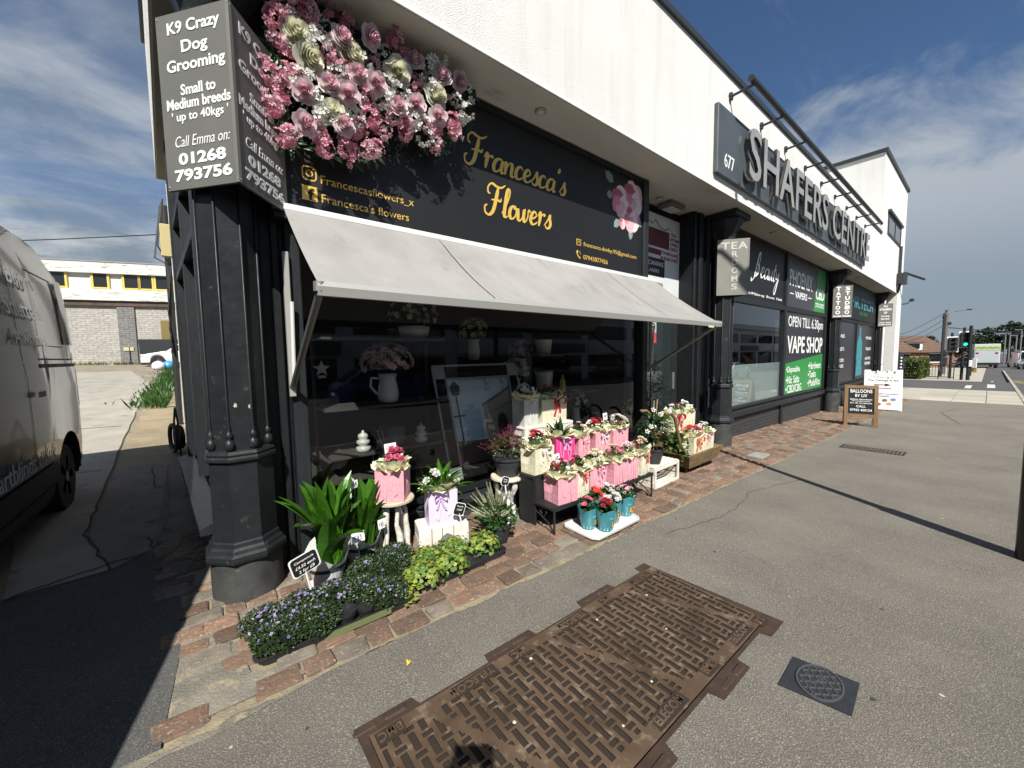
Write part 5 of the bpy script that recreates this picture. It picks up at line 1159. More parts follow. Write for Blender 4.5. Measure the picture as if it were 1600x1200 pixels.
stake_sign('small black chalk label on a white stake in the veronica pot', (2.00, 2.56, .05), R(-8), [('Veronica', .6), ('\u00a36.50', .5)], w=.07, h=.062, top=.42, tilt=R(18))
def heather():
    t = thing('pedestal_stool', 'ornate white pedestal stool with scrolled legs and a round top', 'stool', (2.32, 2.98, gz(2.3, 3)), 0)
    h = .36 - gz(2.3, 3)
    b = MB(); b.lathe([(.15, h - .035), (.168, h - .03), (.172, h - .015), (.165, h), (.01, h)], (0, 0, 0), 32); obj('seat', b, mat('aged_cream', (.66, .60, .48), (.54, .48, .38), 8, .7), t, auto=40)
    mw = mat('chalky_white', (.72, .71, .68), (.30, .29, .27), 20, .9, bump=.8, bscale=40, lo=.42, hi=.52)
    for k in range(3):
        a = R(30 + 120 * k); b = MB(); ca, sa = math.cos(a), math.sin(a)
        b.tube([(ca * r_, sa * r_, z) for r_, z in ((.11, h - .03), (.115, h * .75), (.07, h * .55), (.05, h * .42), (.07, h * .25), (.12, h * .10), (.145, .015), (.165, .012))], [.026, .03, .024, .022, .022, .024, .022, .014], 8); obj('leg', b, mw, t, smooth=True)
    b = MB(); b.lathe([(.06, h - .04), (.05, h * .6), (.035, h * .45), (.045, h * .35), (.02, h * .28)], (0, 0, 0), 14); obj('stem', b, mw, t, smooth=True)
    r = random.Random(6); t = thing('potted_heather', 'purple flowering bush in a dark grey pot on the white pedestal', 'potted plant', (2.32, 2.97, .362), 0)
    b = MB(); pot(b, .105, .15, .19); obj('pot', b, m_pot, t, auto=50); b = MB(); clump(b, (0, 0, .25), .19, .14, 620, .034, .016, r); obj('foliage', b, leafm('leaf_bronze', (.09, .12, .025), (.06, .07, .02)), t)
    b = MB()
    for _ in range(130):
        a = r.random() * 6.28; e = R(r.uniform(30, 88)); L = r.uniform(.26, .41); d = (math.cos(a) * math.cos(e), math.sin(a) * math.cos(e), math.sin(e)); p0 = (0, 0, .14)
        for k in range(12):
            q = add(p0, d, L * (.6 + .4 * k / 12)); aa = r.random() * 6.28; b.tri(q, (math.cos(aa), math.sin(aa), .5), (0, 0, 1), .013, .008, 0)
    obj('flower_spike', b, p_hea, t)
heather()
# --- white tray of teal pots
def teal_tray():
    t = thing('plastic_tray', 'white plastic tray on the setts carrying teal flower sleeves', 'tray', (2.93, 2.22, gz(2.9, 2.2)), 0)
    q = [(-.36, .22), (-.40, .18), (-.40, -.14), (-.36, -.19), (.24, -.19), (.29, -.15), (.38, .20), (.34, .24)]
    b = MB(); b.loft([[(x * .94, y * .92, .0) for x, y in q], [(x * .97, y * .96, .022) for x, y in q]]); obj('underside', b, m_blackp, t)
    b = MB(); b.loft([[(x * s_, y * s_, z) for x, y in q] for s_, z in ((.98, .022), (1, .028), (1, .045), (.97, .046), (.94, .032), (.3, .03))]); obj('tray_top', b, m_alu, t, auto=40)
    m_teal = mat('teal_sleeve', (.045, .23, .27), (.035, .19, .23), 5, .3, spec=.6); m_tl = mat('pale_teal', (.25, .55, .58), rough=.3); 
    spec = [(-.245, .03, [(p_pink, 8, .022), (p_red, 5, .02)], 'teal sleeve of pink and red flowers at the back near corner of the white tray'), (-.16, -.10, [(p_red, 12, .024), (p_dred, 6, .022), (p_pink, 4, .024)], 'teal sleeve marked be with crimson flowers at the front of the white tray'),
            (.03, -.03, [(p_white, 18, .026)], 'teal sleeve of white flowers in the middle of the white tray'), (.26, -.02, [(p_pale, 14, .024), (p_red, 4, .022)], 'teal sleeve with a sunflower print at the far end of the white tray'), (-.02, .14, [(p_or, 12, .026)], 'teal sleeve of orange flowers at the back of the white tray'), (.17, .14, [(p_white, 10, .024), (p_pale, 6, .024)], 'teal sleeve of pale pink and white flowers behind the sunflower one')]
    for i, (x, y, fw, lb) in enumerate(spec):
        r = random.Random(500 + i); rz = R(-25 + r.uniform(-14, 14)); t = thing('flower_sleeve', lb, 'potted plant', (2.93 + x, 2.22 + y, gz(2.9, 2.2) + .034), rz, 'teal flower sleeves on the white tray')
        b = MB(); n = 24; rings = []
        for z, rr in ((0, .058), (.01, .062), (.10, .082), (.175, .098), (.20, .104)): rings.append([(rr * math.cos(2 * math.pi * k / n) * (1 + (.06 * math.cos(4 * 2 * math.pi * k / n) if z > .15 else 0)), rr * math.sin(2 * math.pi * k / n), z + (.012 * math.cos(6.28 * 4 * k / n) if z > .19 else 0)) for k in range(n)])
        b.loft(rings, caps=False); b.lathe([(.09, .165), (.001, .165)], (0, 0, 0), 20, 0); obj('sleeve', b, m_teal, t, smooth=True)
        b = MB()
        def onr(a, z, e=.0015): rr = .062 + (.098 - .062) * (z / .175) + e; return (rr * math.sin(a), -rr * math.cos(a), z)
        for k in range(14):
            a0, a1 = 2 * math.pi * k / 14 + .05, 2 * math.pi * (k + .55) / 14; b.poly([onr(a0, .012), onr(a1, .012), onr((a0 + a1) / 2 + .1, .045 + .012 * (k % 3))])
        for s_, wd, z in (('be', .035, .135),):
            b.text(s_, onr(.05, z, .002), (math.cos(.05), math.sin(.05), 0), (0, -.18, 1), w=wd, h=.026, ext=.0006)
        obj('sleeve_print', b, m_tl, t)
        b = MB()
        for l, (rr_, mm) in enumerate(((.030, 0), (.022, 1), (.011, 2))): b.poly([onr(.55 + rr_ / .08 * math.cos(u) * (1 + .18 * math.cos(5 * u)), .075 + rr_ * math.sin(u) * (1 + .18 * math.cos(5 * u)), .003 + l * .001) for u in [2 * math.pi * k / 20 for k in range(20)]], mm)
        obj('sunflower_print', b, [mat('print_yellow', (.75, .50, .05)) if i == 0 else bpy.data.materials['print_yellow'], mat('print_amber', (.65, .25, .02)) if i == 0 else bpy.data.materials['print_amber'], mat('print_brown', (.18, .07, .02)) if i == 0 else bpy.data.materials['print_brown']], t)
        b = MB(); clump(b, (0, 0, .18), .088, .075, 130, .036, .020, r); obj('foliage', b, m_lf, t)
        for fm, n_, rad in fw:
            b = MB(); blooms(b, (0, 0, .19), .088, .095, n_, rad, r, 'f', 0, 6); obj('blossom', b, fm, t)
teal_tray()
# --- white crate with a climbing plant, wheelbarrow planter
def right_crate():
    z = gz(4.5, 2.6); t = thing('wooden_crate', 'white slatted fruit crate on its side under a dark potted climber', 'crate', (4.52, 2.62, z), R(2))
    w_, d_, h_ = .60, .24, .255
    b = MB()
    for x in (-.29, .29):
        for y in (-.11, .11): b.bbox(x - .014, x + .014, y - .012, y + .012, 0, h_, .003)
    obj('corner_post', b, m_wwood, t); b = MB()
    for zz in (0, h_ - .035):
        b.bbox(-.275, .275, -.122, -.110, zz, zz + .035, .003); b.bbox(-.275, .275, .110, .122, zz, zz + .035, .003)
    for k in range(4): b.bbox(-.30, .30, -.105 + k * .055, -.063 + k * .055, h_, h_ + .010, .002); b.bbox(-.30, .30, -.105 + k * .055, -.063 + k * .055, .0, .008, .002)
    for k in range(3): b.bbox(-.306, -.304 + .008, -.10, .10, .01 + k * .085, .075 + k * .085, .002); b.bbox(.298, .306, -.10, .10, .01 + k * .085, .075 + k * .085, .002)
    b.extr([(-.26, .045), (-.235, .045), (.0, .19), (.26, .21), (.26, .235), (-.02, .212)], (0, .106, 0), (1, 0, 0), (0, 0, 1), (0, .010, 0)); b.bbox(-.27, .05, .112, .121, .04, .21, .002)
    obj('slat', b, m_wwood, t)
    r = random.Random(9); t = thing('potted_climber', 'glossy dark climber with white blooms in a dark pot on the white crate', 'potted plant', (4.42, 2.64, z + .267), 0)
    b = MB(); pot(b, .085, .125, .19); obj('pot', b, m_pot, t, auto=50)
    b = MB(); 
    for _ in range(240):
        d = rdir(r, -15, 90); k = r.uniform(.5, 1); p = (d[0] * .23 * k, d[1] * .2 * k, .36 + d[2] * .26 * k); b.leaf(p, nvec((d[0] + r.uniform(-.5, .5), d[1] + r.uniform(-.5, .5), r.uniform(-.5, .5))), (0, 0, 1), r.uniform(.055, .095), r.uniform(.03, .045), .6, 3)
    obj('foliage', b, m_lfd, t)
    b = MB()
    for _ in range(34): 
        d = rdir(r, 10, 90); p = (.12 + d[0] * .12, d[1] * .14 - .05, .42 + d[2] * .15); b.leaf(p, nvec((d[0], d[1] - .3, .1)), (0, 0, 1), r.uniform(.05, .08), .045, .5, 3)
    obj('new_leaf', b, m_lfb, t)
    b = MB()
    for x, y, zz in ((-.20, -.08, .50), (-.23, -.05, .44), (.05, -.05, .62), (.15, -.12, .66), (-.02, .0, .68), (.2, 0, .38)):
        b.floret((x, y, zz), (-.4, -.7, .5), .035, 5, 0, .4, r)
    obj('blossom', b, p_white, t)
    b = MB()
    for x, y in ((0, 0), (.10, .05)): b.tube([(x, y, .15), (x * 1.6, y, .80)], .005, 5)
    obj('cane', b, mat('bamboo', (.45, .35, .2), rough=.7), t)
right_crate()
def barrow():
    X, Y = 5.55, 2.72; z = gz(X, Y); t = thing('wheelbarrow_planter', 'rustic wooden wheelbarrow planter with curved handles by the second column', 'planter', (X, Y, z), world=True)
    mwd = mat('weathered_oak', (.20, .135, .06), (.12, .078, .035), 6, .8, bump=.5, bscale=40, stretch=(1, 1, 3))
    b = MB(); b.loft([[(5.12, 2.52, z + .10), (5.95, 2.52, z + .10), (5.95, 2.86, z + .10), (5.12, 2.86, z + .10)], [(5.02, 2.47, z + .29), (6.08, 2.47, z + .29), (6.08, 2.92, z + .29), (5.02, 2.92, z + .29)], [(5.06, 2.51, z + .29), (6.04, 2.51, z + .29), (6.04, 2.88, z + .29), (5.06, 2.88, z + .29)], [(5.14, 2.55, z + .14), (5.92, 2.55, z + .14), (5.92, 2.83, z + .14), (5.14, 2.83, z + .14)]]); obj('tub', b, mwd, t)
    b = MB(); b.bbox(5.05, 6.0, 2.80, 3.10, .38, .41, .004); b.box(5.07, 5.98, 3.05, 3.09, z + .1, .38); b.box(5.07, 5.11, 2.82, 3.08, z, .38); b.box(5.94, 5.98, 2.82, 3.08, z, .38); obj('upper_shelf', b, mwd, t)
    for y in (2.62, 2.98):
        b = MB(); b.tube([(5.3, y, z + .15), (5.05, y, .30), (4.95, y, .55), (4.90, y, .68), (4.80, y, .75), (4.66, y, .76)], [.024, .024, .022, .02, .02, .022], 8); obj('handle', b, mwd, t, smooth=True)
    b = MB(); b.lathe([(.02, -.02), (.13, -.02), (.14, -.012), (.14, .012), (.13, .02), (.02, .02)], (0, 0, 0), 20); b.v = [(5.75 + x, 2.68 + zz, z + .14 + y) for x, y, zz in b.v]; obj('wheel', b, mwd, t)
    for x in (5.2, 5.6):
        b = MB(); b.tube([(x, 2.6, z), (x + .02, 2.62, z + .14)], .02, 6); obj('leg', b, mwd, t)
    for i, (x, y, zz, w_, lb, fw, rb) in enumerate(((5.40, 2.90, .412, .40, 'cream gift bag with a dark red bow on the upper shelf of the wheelbarrow', [(p_dred, 14, .026, 'f'), (p_white, 10, .028, 'f')], 'red'), (5.78, 2.93, .412, .24, 'cream gift bag of white flowers at the far end of the wheelbarrow shelf', [(p_white, 9, .03, 'f')], None),
            (5.42, 2.62, z + .262, .36, 'cream gift bag with orange ribbon in the wheelbarrow tub', [(p_or, 8, .034, 'f'), (p_pink, 4, .03, 'f')], 'orange'), (5.80, 2.66, z + .262, .28, 'cream gift bag with pale tissue at the far end of the wheelbarrow tub', [(p_white, 4, .03, 'f')], 'pink'))):
        gift_bag(lb, (x, y, zz), 0, w_, .20, .24, m_cbag, rb, 'w', fw, 600 + i, bowpos=(-.15, .0))
    r = random.Random(12); t = thing('trailing_ivy', 'green ivy plant spilling between the crate and the wheelbarrow', 'plant', (5.05, 2.66, .10), 0)
    b = MB(); clump(b, (0, 0, .12), .16, .24, 170, .055, .045, r, low=-60); obj('leaf', b, m_lfy2, t)
barrow()
# --- tall bay tree in the doorway
def bay():
    r = random.Random(14); X, Y = 5.42, 3.30; z = gz(X, Y); t = thing('bay_tree', 'tall thin dark evergreen in a pale pot by the shop door', 'potted plant', (X, Y, z), 0)
    b = MB(); pot(b, .10, .14, .26); obj('pot', b, mat('stone_pot', (.36, .36, .33), (.28, .28, .26), 9, .8), t, auto=50); b = MB(); b.tube([(0, 0, .2), (.03, .02, .7), (.0, 0, 1.5)], [.018, .014, .008], 7); obj('trunk', b, mat('bark', (.10, .07, .045)), t)
    b = MB()
    for _ in range(420):
        u = r.random(); a = r.random() * 6.28; rr = (.10 + .16 * math.sin(math.pi * min(1, u * 1.1))) * r.uniform(.3, 1.15); p = (rr * math.cos(a), rr * math.sin(a) * .8, .72 + .85 * u); b.leaf(p, (math.cos(a), math.sin(a), r.uniform(-.3, .6)), (0, 0, 1), r.uniform(.05, .10), .032, .5, 2)
    obj('foliage', b, m_lfd, t)
bay()
for lb, loc, tx in (('white price card above the grey-white bag on the slatted stand', (2.66, 2.98, 1.0), '\u00a38.50'), ('white price card above the red and white flowers on the upper tier', (3.56, 2.73, .66), '\u00a36.99'), ('white price card standing in the near front bag of the black stand', (2.56, 2.52, .40), '\u00a35.99'), ('white price card above the wheelbarrow bags', (5.72, 2.93, .62), '\u00a39.99')): card(lb, loc, .1, .085, .075, .14, tx)
# --- aspidistra pots
def aspid(lbl, loc, seed, n, sc_, sleeve):
    r = random.Random(seed); t = thing('aspidistra', lbl, 'potted plant', loc, 0, None)
    b = MB(); pot(b, .085, .115, .15); obj('pot', b, m_pot, t, auto=50)
    b = MB()
    for k in range(n):
        a = 2 * math.pi * k / n * 2.4 + r.uniform(-.3, .3); e = R(r.uniform(74, 90)); L = r.uniform(.36, .64) * sc_
        e = max(e, R(82)) if math.cos(a) < -.2 else e
        b.leaf((r.uniform(-.05, .05) + .02, r.uniform(-.05, .05), .12), (math.cos(a) * math.cos(e), math.sin(a) * math.cos(e), math.sin(e)), (-math.cos(a), -math.sin(a), .25), L, r.uniform(.10, .145) * sc_, r.uniform(.1, .75) if r.random() < .88 else r.uniform(.8, 1.4), 9, fold=.22, base=.12)
    obj('leaf', b, m_lfb, t)
    if sleeve:
        b = MB(); n_ = 24; b.loft([[(rr * math.cos(6.283 * k / n_), rr * math.sin(6.283 * k / n_), z + (.05 * math.cos(6.283 * k / n_ * 3 + 1) if z > .2 else 0)) for k in range(n_)] for rr, z in ((.088, .005), (.12, .15), (.16, .24))], caps=False); obj('paper_sleeve', b, mat('white_paper', (.76, .76, .74), rough=.6, trans=.2) if 'white_paper' not in bpy.data.materials else bpy.data.materials['white_paper'], t, smooth=False)
aspid('big glossy leafed plant in a white paper sleeve beside the corner column', (.60, 2.82, gz(.5, 2.8)), 21, 36, 1.0, True)
aspid('broad leafed plant behind the small campanulas, left of the pink begonia bag', (.88, 2.98, gz(.9, 3)), 22, 32, .86, True)
card('white price card tucked among the glossy leaves by the window', (.86, 3.02, .35), .5, .075, .055, .20, '\u00a318'); card('white price card in front of the second leafy plant', (.79, 2.74, .12), .1, .09, .068, .13, '\u00a315'); card('white price card right of the second leafy plant', (.98, 2.80, .13), .3, .06, .068, .14, '\u00a312')
# --- campanula and ivy trays
def black_tray(lbl, loc, rz, w_, d_, strip=False):
    t = thing('plant_tray', lbl, 'plant tray', loc, rz)
    def rr(s_, z): 
        c = .04; X, Y = w_ / 2 * s_, d_ / 2 * s_
        return [(-X + c, -Y, z), (X - c, -Y, z), (X - .01, -Y + .01, z), (X, -Y + c, z), (X, Y - c, z), (X - c, Y, z), (-X + c, Y, z), (-X, Y - c, z), (-X, -Y + c, z), (-X + .01, -Y + .01, z)]
    b = MB(); b.loft([rr(.93, 0), rr(.97, .03), rr(.97, .035), rr(1, .036), rr(1, .05), rr(.965, .05), rr(.95, .012), rr(.2, .010)]); obj('tray_body', b, m_blackp, t)
    if strip: 
        b = MB(); b.extr([(-.18, .006), (.22, .006), (.22, .045), (-.10, .045)], (.05, -d_ / 2 - .003, .0), (1, 0, 0), (0, 0, 1), (0, -.002, 0)); obj('label_strip', b, mat('green_strip', (.13, .155, .07), rough=.4), t)
    return t
def campanula_kinds():
    out = []
    for k in range(3):
        r = random.Random(700 + k); t = thing('potted_campanula', 'x', 'potted plant', (0, 0, -5), 0)
        b = MB(); pot(b, .045, .06, .075); obj('pot', b, m_pot, t)
        b = MB(); clump(b, (0, 0, .065), .135, .060, 2000, .015, .011, r, low=-30, spread=.9); obj('foliage', b, m_camp, t)
        b = MB()
        for _ in range((16, 55, 7)[k]):
            d = rdir(r, 15, 90); p = (d[0] * .135, d[1] * .135, .068 + d[2] * .064); b.floret(p, add(d, (0, -.2, .3)), r.uniform(.007, .010), 5, r.randrange(2), .3, r)
        obj('blossom', b, [p_lil, p_lil2], t); out.append(t)
    return out
black_tray('long black tray of campanula plants at the front of the display', (.545, 2.395, gz(.5, 2.4)), R(-1), .86, .34, True)
K = campanula_kinds()
spots = [(.24, 2.33, 0, 'near front end'), (.42, 2.34, 2, 'front edge, second'), (.82, 2.33, 0, 'far front end'), (.20, 2.50, 1, 'near back end'), (.39, 2.53, 1, 'back, second'), (.57, 2.50, 1, 'back, third'), (.75, 2.50, 0, 'back, far'), (.63, 2.30, None, '')]
names = ['low green campanula at the front corner of the long black tray nearest the edge stones', 'campanula with the fewest flowers, at the front below the chalk label', 'campanula at the far front end of the tray, right of the empty gap', 'purple campanula by the foot of the iron column', 'purple campanula around the chalk label stake', 'purple campanula behind the empty gap in the tray', 'campanula at the far back end of the long black tray']
first = {}
for i, (x, y, k, _) in enumerate(spots):
    if k is None: continue
    loc = (x, y, gz(x, y) + .012)
    if k in first: copy_thing(K[k], loc, i * 1.7, names[i], 'campanulas in black pots', (1.05, 1.0, .95 + .1 * (i % 3)))
    else:
        first[k] = 1; K[k].location = loc; K[k].rotation_euler = (0, 0, i * 1.7); K[k]['label'] = names[i]; K[k]['group'] = 'campanulas in black pots'
def gap_pots():
    for i, (x, y) in enumerate(((.58, 2.31), (.69, 2.30))):
        t = thing('empty_pot', 'empty black pot in the gap of the campanula tray, ' + ('beside the far end plant' if i else 'nearer the chalk label'), 'pot', (x, y, gz(x, y) + .012), 0, 'empty pots in the campanula tray')
        b = MB(); pot(b, .042, .056, .075); obj('pot_body', b, m_blackp, t, auto=50)
gap_pots()
black_tray('short black tray of small dark campanulas behind the long tray', (.90, 2.66, gz(.9, 2.6)), R(-3), .46, .26)
for i, (x, y, lb) in enumerate(((.80, 2.64, 'dark campanula at the near end of the short tray'), (.98, 2.62, 'dark campanula at the far front of the short tray'), (.90, 2.76, 'dark campanula at the back of the short tray'), (1.05, 2.74, 'dark campanula nearest the driftwood stool'))): copy_thing(K[2], (x, y, gz(x, y) + .015), 2.1 * i, lb, 'campanulas in black pots', (1, 1, 1.15))
def ivies():
    black_tray('black tray of yellow variegated ivy in front of the white crate', (1.42, 2.47, gz(1.4, 2.45)), R(3), .78, .30)
    proto = []
    for k in range(2):
        r = random.Random(800 + k); t = thing('potted_ivy', 'x', 'potted plant', (0, 0, -5), 0)
        b = MB(); pot(b, .045, .06, .08); obj('pot', b, m_blackp, t)
        b = MB()
        def ivy(p, d, n, s_, m):
            a, c, _ = basis(n); 
            d = nvec(tuple(d[q] - n[q] * sum(d[w_] * n[w_] for w_ in range(3)) for q in range(3))); e = cross(n, d)
            P = [(0, 0), (.28, -.45), (.5, -.25), (.62, -.42), (1.0, 0), (.62, .42), (.5, .25), (.28, .45)]
            b.poly([tuple(p[q] + s_ * (u * d[q] + v * e[q]) + n[q] * s_ * .15 * abs(v) for q in range(3)) for u, v in P], m)
        for _ in range(330):
            d = rdir(r, -25, 90); q = r.uniform(.6, 1) * (1 if d[2] > .25 else r.uniform(1, 1.45)); p = (d[0] * .125 * q, d[1] * .125 * q, max(.02, .075 + d[2] * .060 * q + r.uniform(-.015, .03))); n_ = nvec(add(d, (r.uniform(-.4, .4), r.uniform(-.4, .4), .5))); ivy(p, rdir(r, -60, 10), n_, r.uniform(.022, .040), 0 if r.random() < .62 else 1)
        obj('foliage', b, [m_lfy, m_lfy2], t); proto.append(t)
    L = [('variegated ivy at the near front end of the ivy tray', 1.12, 2.40), ('variegated ivy at the near back end of the ivy tray', 1.22, 2.56), ('variegated ivy in the middle of the ivy tray', 1.33, 2.42), ('variegated ivy at the back by the white crate', 1.45, 2.58), ('variegated ivy at the far end of the ivy tray by the black pot', 1.70, 2.52)]
    for i, (lb, x, y) in enumerate(L):
        k = i % 2; loc = (x, y, gz(x, y) + .012)
        if i < 2: proto[k].location = loc; proto[k]['label'] = lb; proto[k]['group'] = 'variegated ivies in the black tray'
        else: copy_thing(proto[k], loc, i * 2.2, lb, 'variegated ivies in the black tray')
    r = random.Random(33); t = thing('ivy_trail', 'single variegated ivy stem trailing from the tray onto the setts', 'plant', (.98, 2.30, gz(1, 2.3)), 0)
    b = MB()
    for k in range(70):
        u = r.random(); b.tri((.05 - .1 * u + r.uniform(-.04, .04), .10 - .2 * u + r.uniform(-.04, .04), .10 - .08 * u + r.uniform(0, .02)), rdir(r, -10, 30), (0, 0, 1), .035, .030)
    obj('leaf', b, m_lfy, t)
    t = thing('loose_brick', 'single red brick lying between the campanula and ivy trays', 'brick', (1.10, 2.60, gz(1.1, 2.6)), R(12)); b = MB(); b.bbox(-.1, .1, -.05, .05, 0, .065, .006); obj('brick_body', b, m_sett, t)
ivies()
# ---------------- floral arrangement over the name board
def floral():
    t = thing('floral_arrangement', 'large artificial arrangement of pink and white roses, peonies and stocks over the sign', 'flower display', (1.2, 3.05, 3.4), world=True)
    r = random.Random(77)
    def at(u, v): return (u, v)
    roses = [(335, 640), (510, 595), (640, 660), (710, 525), (835, 590), (800, 270), (600, 270), (1105, 430), (1295, 540), (1415, 580), (1110, 735), (985, 745), (1265, 820), (340, 870), (610, 880)]
    peony = [(370, 410), (660, 380), (985, 500), (1250, 660), (530, 780), (285, 235)]
    stock = [(380, 80), (620, 110), (150, 250), (510, 380), (820, 460), (230, 400), (260, 520), (180, 620), (110, 720), (220, 980), (610, 490), (990, 330), (960, 240), (1105, 600), (760, 670), (800, 800), (930, 790), (1040, 930), (860, 910), (720, 920), (430, 960), (480, 1060), (640, 1000), (640, 1100), (800, 1070), (1240, 930), (1250, 1020), (1370, 850), (1380, 940), (130, 110), (200, 30), (480, 50), (90, 500), (290, 60), (1200, 880)]
    white = [(280, 160), (440, 250), (450, 170), (400, 570), (460, 680), (420, 810), (680, 830), (900, 400), (960, 510), (970, 630), (1200, 430), (1250, 490), (1150, 860), (1180, 950), (1380, 720), (1460, 770), (1470, 660), (520, 230), (660, 740), (1340, 620), (360, 250), (330, 560), (560, 470), (470, 760), (570, 850), (880, 690), (1060, 700), (1120, 520), (1210, 600), (1280, 400), (740, 420), (250, 300), (1420, 800), (1100, 800), (900, 600)]
    # measured positions on the plane of the display, in metres
    V3 = Vector
    def pos(px, py, Y):
        u, v = 400 + px / 4.444, py / 4.444
        rr = rot @ V3((u - 800, v - 600, F_PX)); k = Y / rr[1]; return (rr[0] * k, Y, 1.55 + rr[2] * k)
    def nrm(): return nvec((r.uniform(-.5, .45), -1, r.uniform(-.45, .25)))
    for x, y in roses:
        b = MB(); b.rose(pos(x, y - 12, 2.90 + r.uniform(-.03, .03)), nrm(), .080, 6, 0, 1, r); obj('rose', b, [p_mauve, p_mauve2], t, smooth=True)
    for x, y in peony:
        b = MB(); b.rose(pos(x, y, 2.94), nrm(), .105, 7, 0, 1, r); obj('peony', b, [p_ivory, p_ivory2], t, smooth=True)
    for i, (x, y) in enumerate(stock):
        c = pos(x, y - (35 if y > 880 else 0), 2.98 + r.uniform(-.05, .03)); b = MB(); ln = r.uniform(.7, 1.15); ax = nvec((r.uniform(-.7, .7), -.3, r.uniform(-.9, .4)))
        for k in range(46):
            d = rdir(r, -90, 90); s_ = r.uniform(-1, 1) * .045 * ln; p = add(add(c, ax, s_), d, .052); d = add(d, (0, -.4, 0)); b.floret(p, d, r.uniform(.018, .028), 5, 0 if r.random() < .7 else 1, .45, r)
        obj('stock_spray', b, [(p_dpink if i % 2 else p_pale), p_hot], t)
    for x, y in white:
        c = pos(x, y, 2.95 + r.uniform(-.04, .03)); b = MB()
        for k in range(13):
            d = rdir(r, -90, 90); p = add(c, d, .062); d = add(d, (0, -.8, 0)); b.floret(p, d, r.uniform(.024, .032), 4, 0, .35, r, 1)
        obj('white_spray', b, [p_white, p_cream], t)
    b = MB()
    allp = roses + peony + stock + white
    for x, y in allp:
        c = pos(x, y, 3.05)
        for k in range(16):
            d = rdir(r, -80, 80); b.leaf(add(c, d, .03), nvec((d[0], d[1] * .3 - .1, d[2])), (0, -1, 0), r.uniform(.05, .12), r.uniform(.02, .035), .6, 3)
    for px, py in ((110, 350), (130, 830), (200, 820), (700, 1100), (1240, 1060), (1480, 840), (120, 960)):
        c = pos(px, py, 3.06)
        for k in range(9): d = rdir(r, -90, 60); b.leaf(c, nvec((d[0], -.2, d[2] - .3)), (0, -1, 0), r.uniform(.04, .11), .016, .5, 3)
    obj('greenery', b, m_lfd, t)
    b = MB(); b.prism([(.5, 3.08), (2.1, 3.08), (2.1, 3.19), (.5, 3.19)], 3.9, 3.98); obj('backing', b, m_black, t)
floral()
